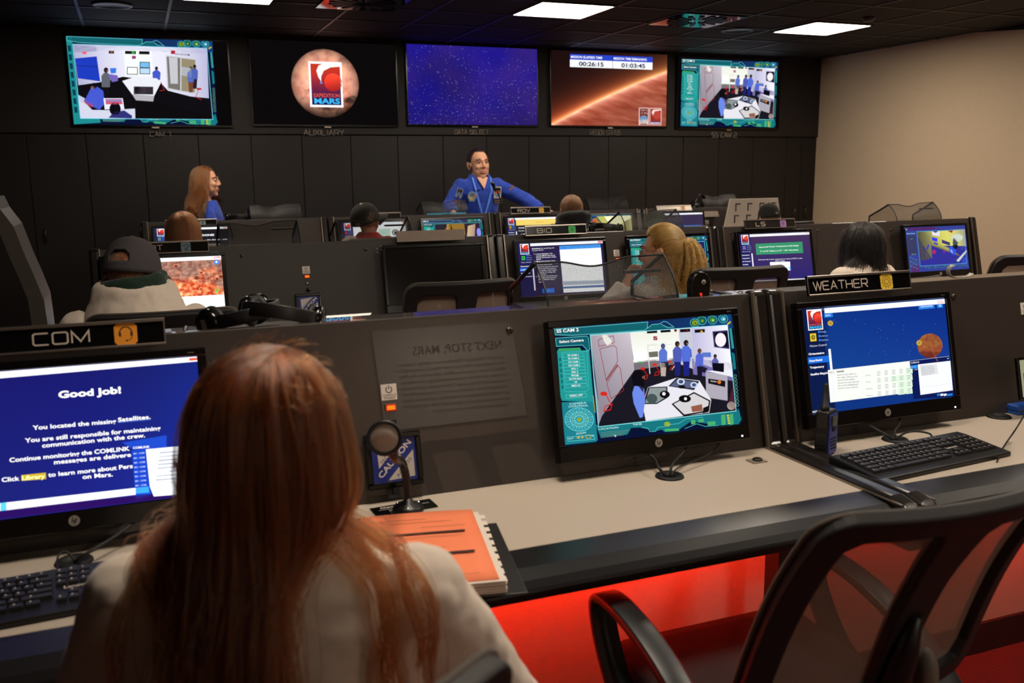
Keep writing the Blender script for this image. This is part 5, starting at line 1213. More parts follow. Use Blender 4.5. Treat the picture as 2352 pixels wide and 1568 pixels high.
def chair_proto(recline):
    t = thing('office_chair', None, 'chair')
    s = MB()
    rings = []
    for z, k in ((.425, .9), (.44, .985), (.47, 1), (.49, .97), (.497, .8)):
        rings.append([Vector((x * k, (y - .02) * k + .02, z + .015 * (abs(x) / .24) ** 2)) for x, y in rrect(.215, .24, -.24, .25, .07)])
    s.loft(rings); s.build('seat', M_fabric, t)
    # back: frame sheet with two windows, bent backwards
    def bend(x, h):
        s_ = h - .50
        y = -.235 - math.sin(R(recline)) * s_ * (.75 + .5 * s_) + .05 * (x / .24) ** 2 - .02 * math.cos(s_ * 7)
        return Vector((x, y, .50 + math.cos(R(recline)) * s_ + .03))
    outer = rrect(.248, .238, .58, 1.045, .05, 6)
    def wshape(sgn):
        p = [(.034, .64), (.036, .88), (.044, .985), (.056, 1.0), (.172, .998), (.19, .98), (.2, .76), (.204, .66), (.19, .625), (.05, .625)]
        return [(sgn * a, b) for a, b in p]
    fr = MB(); bm = bmesh.new()
    def loop(pts, sub=6):
        out = []
        for i in range(len(pts)):
            a, b = Vector(pts[i]), Vector(pts[(i + 1) % len(pts)])
            m_ = max(1, int((b - a).length / .03))
            for k in range(m_): out.append(tuple(a.lerp(b, k / m_)))
        return out
    es = []
    for L in (loop(outer), loop(wshape(1)), loop(wshape(-1))):
        vs = [bm.verts.new((x, 0, h)) for x, h in L]
        es += [bm.edges.new((vs[i], vs[(i + 1) % len(vs)])) for i in range(len(vs))]
    bmesh.ops.triangle_fill(bm, edges=es, use_beauty=True)
    for v in bm.verts: v.co = bend(v.co.x, v.co.z)
    me = bpy.data.meshes.new('back_frame'); bm.to_mesh(me); bm.free(); me.materials.append(M_framefab)
    o = bpy.data.objects.new('back_frame', me); COL.objects.link(o); o.parent = t
    md = o.modifiers.new('solid', 'SOLIDIFY'); md.thickness = .026; md.offset = 0
    md = o.modifiers.new('bevel', 'BEVEL'); md.width = .005; md.segments = 2; md.limit_method = 'ANGLE'; md.angle_limit = R(50)
    MB().tube([bend(x, h) + Vector((0, .012, 0)) for x, h in loop(outer)] + [bend(*outer[0]) + Vector((0, .012, 0))], .0055, 6, caps=False).build('piping', M_piping, o)
    for sgn in (1, -1):
        def fn(u, v, sgn=sgn):
            h = .615 + .395 * v; x0, x1 = .028 + .008 * v, .212 - .014 * v
            return bend(sgn * (x0 + (x1 - x0) * u), h) + Vector((0, .004, 0))
        MB().grid(fn, 6, 10).build('mesh_window', M_chairmesh, t, uvfn=lambda co: (co.x * .9, co.z * .9))
    sp = MB(); sp.tube([Vector((0, -.1, .41)), Vector((0, -.25, .43)), bend(0, .57) + Vector((0, -.03, 0)), bend(0, .72) + Vector((0, -.022, 0)), bend(0, .8) + Vector((0, -.012, 0))], [.03, .034, .03, .022, .012], 10); sp.build('back_support', M_satin, t)
    k = MB(); p = bend(.055, .66) + Vector((0, -.035, 0)); k.ell(p, (.018, .022, .045)); k.build('tension_lever', mat('grey plastic', (130, 122, 112), .45), t)
    for sgn in (1, -1):
        x = sgn * .266; a = MB()
        path = [(sgn * .2, .02, .425), (x, .02, .43), (x, .10, .46), (x, .17, .55), (x, .195, .62), (x, .18, .645), (x, .12, .652), (x, .02, .638), (x, -.1, .60), (x, -.2, .53), (x * .92, -.25, .50)]
        pts = []
        for i in range(len(path) - 1):
            for q in range(4): pts.append(Vector(path[i]).lerp(Vector(path[i + 1]), q / 4))
        for _ in range(3): pts = [pts[0]] + [(pts[i - 1] + pts[i] * 2 + pts[i + 1]) / 4 for i in range(1, len(pts) - 1)] + [pts[-1]]
        rings = []
        for i, p in enumerate(pts):
            tg = (pts[min(i + 1, len(pts) - 1)] - pts[max(i - 1, 0)]).normalized(); sd = Vector((1, 0, 0)) - tg * tg.x
            sd = sd.normalized() if sd.length > .2 else Vector((0, 1, 0)); nn = tg.cross(sd).normalized()
            w_ = .026; h_ = .008
            rings.append([p + sd * w_ + nn * h_, p + sd * w_ * .8 + nn * h_ * 1.3, p - sd * w_ * .8 + nn * h_ * 1.3, p - sd * w_ + nn * h_, p - sd * w_ - nn * h_, p + sd * w_ - nn * h_])
        a.loft(rings); a.build('armrest', M_satin, t)
    MB().lathe([(.03, .12), (.03, .3), (.02, .3), (.02, .42)], 16).build('gas_column', M_satin, t)
    for q in range(5):
        a = q * 2 * math.pi / 5 + .3; d = Vector((math.cos(a), math.sin(a), 0))
        MB().tube([d * .02 + Vector((0, 0, .12)), d * .16 + Vector((0, 0, .11)), d * .3 + Vector((0, 0, .075))], [.028, .022, .015], 8).build('base_leg', M_satin, t)
        Mx = Matrix.Translation(d * .29 + Vector((0, 0, .028))) @ Matrix.Rotation(a + 1.2, 4, 'Z') @ Matrix.Rotation(R(90), 4, 'Y')
        MB().lathe([(.012, -.02), (.027, -.017), (.028, 0), (.027, .017), (.012, .02)], 16, Mx).tube([d * .29 + Vector((0, 0, .028)), d * .29 + Vector((0, 0, .085))], .008, 6).build('caster', M_rubber, t)
    return t
CH = chair_proto(27)
CH.location = (1.085, 1.385, 0)
CH['label'] = 'empty black mesh-backed chair at the near right, in front of the red-lit desk'
CH['group'] = 'black swivel chairs'
CH2 = chair_proto(12)
CH2.location = (1.19, 3.78, 0); CH2['group'] = 'black swivel chairs'
CH2['label'] = 'empty black chair in front of the switched-off monitor'
for x, y, rz, l in ((2.50, 3.72, -6, 'black chair behind the ponytailed person with a blue reflection of the LS screen'), (4.06, 3.6, 4, 'black chair at the far right beside the beige wall'), (.06, 3.42, 0, 'black chair of the man in the grey cap'), (-.03, .925, 20, 'black chair of the red-haired person, its corner at the bottom edge'), (.27, 6.43, 0, 'black chair of the brown-haired girl at the far left desk'), (1.5, 6.4, 0, 'black chair of the boy in the red shirt'), (3.14, 6.58, 0, 'black chair of the boy in the black hood'), (5.02, 6.6, 0, 'black chair of the person in the black cap by the white board'), (3.48, 3.78, 6, 'black chair of the person with straight black hair'), (3.92, 6.48, 0, 'black chair of the person in the green cap')):
    c = copy_tree(CH2); c.location = (x, y, 0); c.rotation_euler = (0, 0, R(rz)); c['label'] = l
    if 'straight black hair' in l: c.scale.z = .9

# ------------------------------------------------------------------ mesh book rests on the console tops
M_wire = mat('black wire', (18, 16, 16), .45)
M_mesh = mesh_weave('black wire mesh', (20, 18, 17), 330, .26)
def book_rest(X, Y, Z, label, proto=[None], rz=0):
    if proto[0]:
        t = copy_tree(proto[0]); t.location = (X, Y, Z); t.rotation_euler = (0, 0, rz); t['label'] = label; return t
    t = thing('mesh_book_rest', label, 'book rest', (X, Y, Z), group='black wire-mesh book rests'); proto[0] = t
    W = .19
    def top(u):  # wavy top edge
        return .124 - .018 * math.sin(max(0, min(1, (u - .15) / .6)) * math.pi) ** 2 + .008 * u
    def front(u, v):
        h = top(u) * v
        return Vector((-W + 2 * W * u, .085 * (v ** 2.2) + .002, h + .004))
    MB().grid(front, 24, 10).build('mesh_front', M_mesh, t, uvfn=lambda co: (co.x, co.z))
    for s in (-1, 1):
        u = (s + 1) / 2; pr = [(front(u, k / 10).y, front(u, k / 10).z) for k in range(11)]
        poly = pr + [(.255, .045), (.255, .004)]
        b = MB(); b.add([(s * W, y, z) for y, z in poly], [tuple(range(len(poly)))]); b.build('mesh_side', M_mesh, t, uvfn=lambda co: (co.y, co.z))
        w = MB(); w.tube([(s * W, y, z) for y, z in pr], .0028, 6); w.tube([(s * W, pr[-1][0], pr[-1][1]), (s * W, .255, .045)], .006, 6); w.tube([(s * W, .255, .045), (s * W, .255, .004)], .005, 6); w.tube([(s * W, .255, .004), (s * W, .002, .004)], .003, 6)
        w.build('side_wire', M_wire, t)
    b = MB(); b.grid(lambda u, v: Vector((-W + 2 * W * u, .002 + .253 * v, .004)), 2, 2); b.build('mesh_floor', M_mesh, t, uvfn=lambda co: (co.x, co.y))
    w = MB(); w.tube([front(k / 24, 1) for k in range(25)], .0028, 6); w.build('upper_wire', M_wire, t)
    w = MB(); w.tube([(-W, .002, .004), (W, .002, .004)], .003, 6); w.build('lower_wire', M_wire, t)
    MB().box((.06, .055, .092), (.165, .075, .1), M=None).build('clip', M_satin, t)
    return t
def rest_at(pl, pr, row, label, dy=.13, rz=0):
    Y = ROWS[row] + dy
    a, b = at_y(*pl, Y), at_y(*pr, Y)
    return book_rest((a.x + b.x) / 2, Y, SHZ + .001, label, rz=rz)
rest_at((1246, 708), (1572, 690), 1, 'near mesh book rest on the desk edge, in front of the ponytailed person')
rest_at((512, 565), (688, 560), 2, 'mesh book rest beside the robot-arm name plate')
rest_at((800, 552), (930, 548), 2, 'mesh book rest in front of the boy in the black cap')
rest_at((1425, 545), (1582, 538), 2, 'mesh book rest above the GLOVEBOX monitor, in front of the GEO screen')
rest_at((2052, 514), (2172, 511), 2, 'mesh book rest standing out against the beige wall')
rest_at((577, 508), (693, 503), 3, 'mesh book rest on the far left desk, right of the long-haired woman')
rest_at((968, 494), (1082, 491), 3, 'mesh book rest holding a turquoise folder, in front of the standing speaker', .14)
rest_at((1345, 487), (1455, 483), 3, 'mesh book rest behind the boy in the black hood', .2)
rest_at((1625, 480), (1690, 480), 3, 'mesh book rest beside the white slotted board', .2)
p = at_y(1028, 486, ROWS[3] + .12)
t = thing('folder', 'turquoise folder with a dark clip lying in the mesh book rest', 'folder', (p.x, ROWS[3] + .132, SHZ + .012), (0, 0, 0))
MB().prism([(-.006, .0), (-.006, .012), (.02, .03), (.026, .02)], 0, -.17, .17).build('cover', mat('turquoise plastic', (30, 120, 150), .4), t, bevel=.004)
MB().box((-.04, -.012, .0), (.03, -.005, .02)).build('clip', M_satin, t)

# ------------------------------------------------------------------ headsets
def headset(label, loc, rot, proto=[None]):
    if proto[0]:
        t = copy_tree(proto[0]); t.location = loc; t.rotation_euler = rot; t['label'] = label; return t
    t = thing('headset', label, 'headset', loc, rot, 'headsets left on the desk tops'); proto[0] = t
    pts = [Vector((.085 * math.cos(a), 0, .09 * math.sin(a) + .0)) for a in [math.pi * k / 20 for k in range(21)]]
    b = MB(); rings = []
    for i, p_ in enumerate(pts):
        n_ = p_.normalized(); wd = .016
        rings.append([p_ + n_ * .004 + Vector((0, wd, 0)), p_ + n_ * .004 - Vector((0, wd, 0)), p_ - n_ * .004 - Vector((0, wd, 0)), p_ - n_ * .004 + Vector((0, wd, 0))])
    b.loft(rings); b.build('headband', M_satin, t, bevel=.002)
    for s in (-1, 1):
        Mx = Matrix.Translation((s * .083, 0, -.02)) @ Matrix.Rotation(s * R(90), 4, 'Y')
        c_ = MB().lathe([(.01, .016), (.028, .015), (.034, .006), (.034, -.004), (.03, -.006)], 24, Mx).build('ear_cup', M_plastic, t)
        MB().lathe([(.02, -.005), (.036, -.008), (.038, -.016), (.03, -.022), (.016, -.02)], 24, Mx).build('ear_pad', M_rubber, c_)
        MB().box((s * .097 - .003, -.012, -.027), (s * .097 + .003, .012, -.013)).build('tag', M_alu, c_)
    m_ = MB(); m_.tube([(-.09, -.01, -.03), (-.1, -.012, -.06), (-.09, -.01, -.1), (-.06, -.005, -.125)], [.003, .003, .003, .006], 8); m_.build('microphone_boom', M_satin, t)
    return t
p = at_y(650, 735, 2.16); headset('black headset lying on the near desk top, left of the caution sign', (p.x, 2.2, SHZ + .04), (R(76), R(8), R(-24)))
p = at_y(560, 745, 2.2); headset('black headset nearest the man in the white jacket', (p.x, 2.24, SHZ + .04), (R(80), R(-5), R(40)))
p = at_y(1395, 535, 4.78); headset('black headset behind the BIO plate, on the second desk', (p.x, 4.8, SHZ + .04), (R(78), R(4), R(-30)))
p = at_y(1608, 470, 7.5); headset('black headset standing upright behind the GEO plate', (p.x, 7.5, SHZ + .055), (0, 0, R(25)))
p = at_y(548, 500, 7.5); headset('dark headset on the far left desk beside the long-haired woman', (p.x, 7.52, SHZ + .042), (R(82), 0, R(15)))

# ------------------------------------------------------------------ small devices
p = at_z(1612, 712, ZT); t = thing('timer_pod', 'black rounded device with a grey dot and red digits on the near desk top', 'device', (at_y(1612, 700, 2.1).x, 2.118, SHZ + .001))
out = [(-.028, 0), (.028, 0)] + [(.031 * math.cos(R(a)), .062 + .032 * math.sin(R(a))) for a in range(0, 181, 12)]
MB().prism(out, 1, -.012, .012).build('body', M_plastic, t, bevel=.004, seg=3)
MB().lathe([(0, .0008), (.0065, .0006), (.007, 0)], 20, Matrix.Translation((.008, -.0121, .066)) @ Matrix.Rotation(R(90), 4, 'X')).build('button', mat('pale grey plastic', (170, 166, 160), .5), t)
d = MB()
for x0, z0, x1, z1 in ((0, 0, .004, .001), (0, .004, .004, .005), (0, .008, .004, .009), (.004, 0, .005, .005), (-.001, .004, 0, .009), (.004, .004, .005, .009)): d.box((x0 - .002, -.0126, z0 + .028), (x1 - .002, -.012, z1 + .028))
d.build('red_digit', M_redled, t)

t = thing('hook_strip', 'grey curled plastic strip lying on the near desk top, left of the beige wall monitor', 'hook', (at_y(2205, 645, 2.098).x, 2.098, ZT + .0015))
pts = [Vector((.045, 0, .012)), Vector((.03, 0, .004)), Vector((0, 0, .002)), Vector((-.03, 0, .003)), Vector((-.047, 0, .012)), Vector((-.052, 0, .026)), Vector((-.045, 0, .037)), Vector((-.033, 0, .041))]
for _ in range(2): pts = [pts[0]] + [q for i in range(len(pts) - 1) for q in (pts[i].lerp(pts[i + 1], .25), pts[i].lerp(pts[i + 1], .75))] + [pts[-1]]
b = MB(); b.loft([[q + Vector((0, -.008, .0015)), q + Vector((0, .008, .0015)), q + Vector((0, .008, -.001)), q + Vector((0, -.008, -.001))] for q in pts]); b.build('strip', mat('cloudy grey plastic', (150, 142, 132), .35), t)

# desk microphone on a gooseneck
b0 = at_z(938, 1172, DZ)
t = thing('gooseneck_microphone', 'black gooseneck desk microphone with a round head beside the orange page', 'microphone', (b0.x, b0.y, DZ))
bs = MB().lathe([(.034, 0), (.036, .006), (.03, .014), (.012, .018), (.009, .03)], 28).build('base', M_satin, t)
for a in (.3, 2.4, 4.4): MB().lathe([(0, .004), (.004, .003), (.0045, 0)], 10, Matrix.Translation((.027 * math.cos(a), .027 * math.sin(a), .012))).build('screw', M_chrome, bs)
hd = at_d(884, 1006, 1.76) - Vector((b0.x, b0.y, DZ))
ctrl = [Vector((0, 0, .02)), Vector((-.002, .0, .08)), Vector((-.012, 0, .12)), hd + Vector((.022, .012, -.05)), hd + Vector((.012, .012, -.02))]
pts = []
for i in range(len(ctrl) - 1):
    for k in range(10): pts.append(ctrl[i].lerp(ctrl[i + 1], k / 10))
for _ in range(14): pts = [pts[0]] + [(pts[i - 1] + pts[i] * 2 + pts[i + 1]) / 4 for i in range(1, len(pts) - 1)] + [pts[-1]]
MB().tube(pts, [.0085 + (.0012 if i % 2 else 0) for i in range(len(pts))], 12).build('gooseneck', mat('bronze black neck', (44, 30, 26), .4, .4), t)
face = (CAMP + Vector((-.15, .1, 0)) - (hd + Vector((b0.x, b0.y, DZ)))).normalized()
q = Vector((0, 0, 1)).rotation_difference(face).to_matrix().to_4x4()
Mx = Matrix.Translation(hd) @ q
h_ = MB().lathe([(.02, -.022), (.031, -.014), (.034, 0), (.034, .006), (.03, .008), (.0265, .004)], 36, Mx).build('head', M_satin, t)
MB().lathe([(.0, .0045), (.026, .0045), (.0265, .003)], 30, Mx).build('pale_disc', mat('pale foam', (172, 160, 148), .9), h_)
MB().tube([hd + q.to_3x3() @ Vector((0, 0, -.016)), hd + Vector((.012, .012, -.02)), hd + Vector((.014, .012, -.034))], [.013, .012, .0105], 12).build('collar', mat('copper collar', (150, 96, 78), .4, .6), t)

# speaker's microphone on the far desk
b0 = at_y(1152, 487, 7.56); hx = at_y(1130, 418, 7.52)
t = thing('podium_microphone', 'slim black microphone bent up in front of the standing speaker in blue', 'microphone', (b0.x, 7.56, SHZ))
e = hx - Vector((b0.x, 7.56, SHZ))
MB().lathe([(.03, 0), (.03, .01), (.01, .016)], 20).build('base', M_satin, t)
pts = [Vector((0, 0, .01)), Vector((-.0, 0, .06)), Vector((-.012, -.01, .13)), e.lerp(Vector((-.012, -.01, .13)), .5) + Vector((.01, 0, 0)), e + Vector((.03, .01, -.07))]
MB().tube(pts, .006, 8).build('gooseneck', M_satin, t)
MB().tube([e + Vector((.032, .01, -.075)), e + Vector((.02, .005, -.045)), e + Vector((.008, 0, -.018)), e], [.011, .013, .017, .016], 12).build('capsule', M_plastic, t)

# caution signs in black frames
def caution(row, quad_px, label):
    P = [at_panel(x, y, row, .045) for x, y in quad_px]
    c = sum(P, Vector()) / 4; w = ((P[1] - P[0]).length + (P[2] - P[3]).length) / 2; h = ((P[3] - P[0]).length + (P[2] - P[1]).length) / 2
    t = thing('caution_sign', label, 'sign', c, (-T, 0, 0), 'caution signs on the sloping panels')
    f = .013
    MB().box((-w / 2, -.004, -h / 2), (w / 2, .014, -h / 2 + f)).box((-w / 2, -.004, h / 2 - f), (w / 2, .014, h / 2)).box((-w / 2, -.004, -h / 2 + f), (-w / 2 + f, .014, h / 2 - f)).box((w / 2 - f, -.004, -h / 2 + f), (w / 2, .014, h / 2 - f)).build('frame', M_plastic, t, bevel=.003)
    MB().box((-w / 2 + f, .002, -h / 2 + f), (w / 2 - f, .014, h / 2 - f)).build('backing', M_satin, t)
    MB().box((-.008, .008, -h / 2 - .018), (.008, .014, -h / 2 + .004)).build('latch', M_satin, t)
    cv = Canvas(100, 100, .0001); cv.layer(0).rect(0, 0, 100, 100, (26, 44, 130)); cv.layer(1).poly([(12, 14), (72, 6), (14, 66)], (206, 196, 186)).poly([(94, 30), (94, 92), (32, 96)], (206, 196, 186))
    cv.layer(2).text('TECHNICAL', (22, 58), (66, 12), 8, (40, 44, 70)).text('ACCESS', (56, 92), (90, 52), 8, (40, 44, 70)).text('CAUTION', (18, 90), (92, 14), 13.5, (220, 210, 200), .03)
    for x, y in ((72, 5), (34, 97)): cv.layer(3).circ(x, y, 3, (90, 84, 80), 12)
    cv.build('printed_plate', M_print, w - 2 * f, h - 2 * f, t, .0015)
caution(1, [(836, 1001), (967, 986), (971, 1110), (849, 1127)], 'blue and white CAUTION TECHNICAL ACCESS sign behind the gooseneck microphone')
caution(2, [(678, 676), (738, 672), (741, 728), (682, 735)], 'blue and white CAUTION sign on the second desk, behind the headset')

# directory plaque lying on the near desk
a, b_, c_, d_ = [at_z(x, y, DZ + .003) for x, y in ((852, 1168), (990, 1145), (997, 1161), (868, 1185))]
t = thing('directory_plaque', 'small black plaque with white lettering lying behind the microphone base', 'plaque', (a + b_ + c_ + d_) / 4, (0, 0, math.atan2((b_ - a).y, (b_ - a).x)))
w, h = (b_ - a).length, .055
MB().box((-w / 2, -h / 2, -.003), (w / 2, h / 2, 0)).build('plate', M_plastic, t)
cv = Canvas(200, 60, .0001); cv.text('Channel Directory', (30, 17), (160, 17), 9, (225, 215, 205), .02).line([(20, 26), (185, 26)], 1.6, (225, 215, 205)).text('10 - All Stations', (50, 42), (150, 42), 8, (225, 215, 205), .02).text('19 - Private', (50, 56), (126, 56), 8, (225, 215, 205), .02)
o = cv.build('print', M_print, w, h, t); o.rotation_euler = (R(-90), 0, 0); o.location.z = .0004

# binder with an orange page
zt = DZ + .03
TRp, BRp = at_z(1080, 1170, zt), at_z(1152, 1328, zt); BLp = at_z(960, 1345, zt)
ux = (BRp - BLp).normalized(); uy = (TRp - BRp).normalized(); PHt = (TRp - BRp).length; ang = math.atan2(ux.y, ux.x)
PWd = .26
ctr = BRp - ux * PWd / 2 + uy * PHt / 2
t = thing('binder', 'black binder with an orange top page and white tabs by the red-haired person', 'binder', (ctr.x, ctr.y, DZ), (0, 0, ang))
sk = uy.dot(Vector((math.cos(ang), math.sin(ang), 0)))
MB().box((-PWd / 2 - .01, -PHt / 2 - .01, .001), (PWd / 2 + .05, PHt / 2 - .02, .004)).build('cover', mat('black binder vinyl', (34, 32, 33), .45), t, bevel=.0015)
b = MB()
for k in range(9):
    j = random.Random(k).uniform(-.002, .002)
    b.box((-PWd / 2 + .002, -PHt / 2 + .004 * (k % 2) - .006 + j, .0045 + .0027 * k), (PWd / 2 + .012 + j, PHt / 2 - .012, .0045 + .0027 * k + .0023))
b.build('paper_stack', M_paper, t)
M_orange_paper = mat('orange paper', (250, 136, 92), .8, noise_amt=.03)
op = MB(); op.grid(lambda u, v: Vector((-PWd / 2 + PWd * u, -PHt / 2 + PHt * v, .0295 + .003 * math.sin(u * 3) * v)), 8, 8); opo = op.build('orange_page', M_orange_paper, t, solid=.0006)
cv = Canvas(PWd * 1000, PHt * 1000, .0001); K = (60, 40, 36)
W_, H_ = PWd * 1000, PHt * 1000
cv.rect(10, 14, 24, 20, K).line([(30, 13), (44, 13), (44, 21), (30, 21)], 1.2, K, True)
for v, x0, x1, hh in ((.12, .15, .6, 1.2), (.17, .3, .8, 1.2), (.25, .55, .9, 1.2), (.33, .1, .88, 9), (.40, .2, .85, 1.2), (.48, .3, .5, 1.4), (.56, .1, .7, 1.2), (.63, .1, .9, 9), (.93, .75, .88, 1.2)):
    cv.rect(x0 * W_, v * H_, x1 * W_, v * H_ + hh, K)
cv.layer(1)
for v in (.33, .63): cv.text('SECTION DIRECTIONS', (.2 * W_, v * H_ + 7), (.55 * W_, v * H_ + 7), 4.6, (190, 110, 80))
o = cv.build('page_print', M_print, PWd, PHt, opo); o.rotation_euler = (R(-90), 0, 0); o.location.z = .0336
for k in range(10):
    y = PHt / 2 - .03 - k * .029
    MB().box((PWd / 2 + .008, y - .022, .0265 - .0024 * k), (PWd / 2 + .022, y, .0275 - .0024 * k)).build('tab', M_paper, t)

# keyboards
M_key = mat('black key plastic', (30, 28, 29), .5, noise_amt=.1)
def keyboard(loc, rz, label, proto=[None]):
    if proto[0]:
        t = copy_tree(proto[0]); t.location = loc; t.rotation_euler = (0, 0, rz); t['label'] = label; return t
    t = thing('keyboard', label, 'keyboard', loc, (0, 0, rz), 'black keyboards'); proto[0] = t
    w, d = .475, .165
    MB().prism([(-d / 2, .0), (d / 2, .0), (d / 2, .026), (d / 2 - .03, .026), (-d / 2, .012)], 0, -w / 2, w / 2).build('case', M_satin, t, bevel=.003)
    slope = math.atan2(.014, d - .03)
    ks = MB(); rows = [(.052, [1] + [0] + [1] * 4 + [.5] + [1] * 4 + [.5] + [1] * 4), (.032, [1] * 13 + [2]), (.013, [1.5] + [1] * 12 + [1.5]), (-.006, [1.8] + [1] * 11 + [2.2]), (-.025, [2.3] + [1] * 10 + [2.7]), (-.044, [1.3, 1.3, 1.3, 6.2, 1.3, 1.3, 1.3])]
    lt = Canvas(w * 1000, d * 1000, .0001)
    def key(x, y, kw):
        z = .012 + (y + d / 2) * math.tan(slope)
        a0, a1, b0, b1 = x + .001, x + kw - .001, y - .0085, y + .0085
        q = .0015
        vs = [(a0, b0, z), (a1, b0, z), (a1, b1, z), (a0, b1, z), (a0 + q, b0 + q, z + .006), (a1 - q, b0 + q, z + .006), (a1 - q, b1 - q, z + .006), (a0 + q, b1 - q, z + .006)]
        ks.add(vs, [(4, 5, 6, 7), (0, 1, 5, 4), (1, 2, 6, 5), (2, 3, 7, 6), (3, 0, 4, 7)])
        if kw < .06: marks.append((x + kw * .3, y + .002, z + .0063))
    marks = []
    for y, ws in rows:
        x = -w / 2 + .014
        for k in ws:
            kw = .0195 * (abs(k) if k >= 1 else .55)
            if k >= 1: key(x, y, kw)
            x += kw
    for y in (.052, .032, .013):
        for k in range(3): key(.072 + .0195 * k, y, .0195)
    for x, y in ((.0915, -.025), (.072, -.044), (.0915, -.044), (.111, -.044)): key(x, y, .0195)
    for y in (.032, .013, -.006, -.025, -.044):
        for k in range(4): key(.14 + .0195 * k, y, .0195)
    ks.build('keys', M_key, t)
    lm = MB()
    for x, y, z in marks: lm.add([(x, y, z), (x + .003, y, z), (x + .003, y + .0035, z + .0004), (x, y + .0035, z + .0004)], [(0, 1, 2, 3)])
    lm.build('key_legends', M_letter, t)
    vs, fs = text_geo('Lenovo', .02)
    xs = [v[0] for v in vs]; s_ = .04 / (max(xs) - min(xs))
    MB().add([(.085 + v[0] * s_, -.009 + v[1] * s_, .0217 + v[1] * s_ * .1) for v in vs], fs).build('maker_name', M_letter, t)
    return t
ka, kb = at_z(1906, 1050, .76), at_z(2210, 993, .77)
kc = at_z(2010, 1106, .757); kd = at_z(2320, 1039, .757)
kang = math.atan2(kd.y - kc.y, kd.x - kc.x); kcen = (ka + kb + kc + kd) / 4
keyboard((kcen.x, kcen.y, DZ + .001), kang, 'black keyboard under the WEATHER monitor beside the two-way radio')
ka = at_z(100, 1350, .76); keyboard((ka.x - .05, 1.735, DZ + .001), R(4), 'black keyboard under the Good Job! monitor')

# two-way radio standing on the desk
rp = at_z(1910, 1044, DZ)
t = thing('two_way_radio', 'black and blue two-way radio standing beside the WEATHER keyboard', 'radio', (rp.x - .005, rp.y + .004, DZ), (0, 0, R(24)))
out = [(-.024, .0), (.024, .0), (.027, .012), (.027, .06), (.024, .075), (.026, .09), (.026, .115), (.02, .122), (-.02, .122), (-.026, .115), (-.026, .09), (-.024, .075), (-.027, .06), (-.027, .012)]
MB().prism(out, 1, -.006, .03).build('body', M_satin, t, bevel=.004, seg=3)
fc = [(-.02, .006), (.02, .006), (.0235, .014), (.0235, .058), (.021, .074), (.022, .09), (.022, .112), (-.022, .112), (-.022, .09), (-.021, .074), (-.0235, .058), (-.0235, .014)]
fo = MB().prism(fc, 1, -.0095, -.005).build('front_plate', mat('royal blue plastic', (44, 56, 150), .4), t, bevel=.0015)
MB().box((-.014, -.0125, .082), (.014, -.009, .108)).build('display_window', mat('grey liquid crystal', (60, 66, 60), .15), fo, bevel=.002)
MB().box((-.008, -.0125, .066), (.008, -.009, .078)).build('call_button', M_rubber, fo, bevel=.002)
g_ = MB()
for i in range(5):
    for j in range(4): g_.box((-.014 + .007 * i - .0015 * j, -.0108, .018 + .009 * j), (-.010 + .007 * i - .0015 * j, -.009, .022 + .009 * j))
g_.build('speaker_grille', M_rubber, fo)
MB().tube([(-.012, .012, .12), (-.012, .012, .132), (-.012, .012, .133), (-.012, .012, .188), (-.012, .012, .193)], [.0115, .0115, .0085, .007, .004], 14).build('antenna', M_rubber, t)
for z in (.02, .03, .04, .05): MB().box((-.0285, .002, z), (-.026, .022, z + .003)).build('grip_rib', M_rubber, t)

# cables
def cable(label, pts, r=.0022, name='cable'):
    P = [Vector(p_) for p_ in pts]; out = []
    for i in range(len(P) - 1):
        for k in range(8): out.append(P[i].lerp(P[i + 1], k / 8))
    out.append(P[-1])
    for _ in range(24): out = [out[0]] + [(out[i - 1] + out[i] * 2 + out[i + 1]) / 4 for i in range(1, len(out) - 1)] + [out[-1]]
    return tag(MB().tube(out, r, 7).build(name, M_rubber), label, 'cable', 'cables on the desks')
def under(key, dx): return Vector((XM[key] + dx, ROWS[1] - .02, ZC - .165))
g1 = at_z(1538, 1094, DZ + .004)
cable('thick cable dropping from the SS CAM 2 monitor into the desk grommet', [under('ss', .1), under('ss', .06) + Vector((0, -.02, -.025)), g1 + Vector((.01, .01, .03)), g1], .0035)
cable('thin looping cable right of the SS CAM 2 monitor grommet', [under('ss', .2), under('ss', .16) + Vector((0, -.01, -.04)), g1 + Vector((.02, .01, .02)), g1 + Vector((.006, 0, 0))], .002)
cable('flat black plug lead left of the SS CAM 2 monitor grommet', [under('ss', -.04), under('ss', -.01) + Vector((0, -.02, -.022)), g1 + Vector((-.03, .012, .025)), g1 + Vector((-.006, 0, 0))], .004)
g2 = at_z(2056, 1010, DZ + .004)
cable('cable from the WEATHER monitor into its grommet', [under('wx', .06), under('wx', .04) + Vector((0, -.02, -.03)), g2 + Vector((.004, .01, .03)), g2], .0032)
cable('cable from the grommet to the WEATHER keyboard', [g2, g2 + Vector((.03, -.01, .03)), g2 + Vector((.12, -.03, .012)), Vector((kcen.x + .12, kcen.y + .1, DZ + .012))], .0028)
cable('flat lead left of the WEATHER grommet', [under('wx', -.08), under('wx', -.05) + Vector((0, -.02, -.025)), g2 + Vector((-.03, .01, .02)), g2 + Vector((-.006, 0, 0))], .0036)
cable('loose thin cable crossing the desk at the right edge', [at_z(2360, 940, .9), at_z(2335, 985, .76), at_z(2300, 1030, DZ + .003), at_z(2290, 1060, DZ + .003)], .0022)
cable('cable bundle from the Good Job! monitor into its grommet', [under('com', .12), under('com', .08) + Vector((0, -.03, -.02)), at_z(190, 1275, .775), at_z(172, 1290, DZ + .004)], .0032)
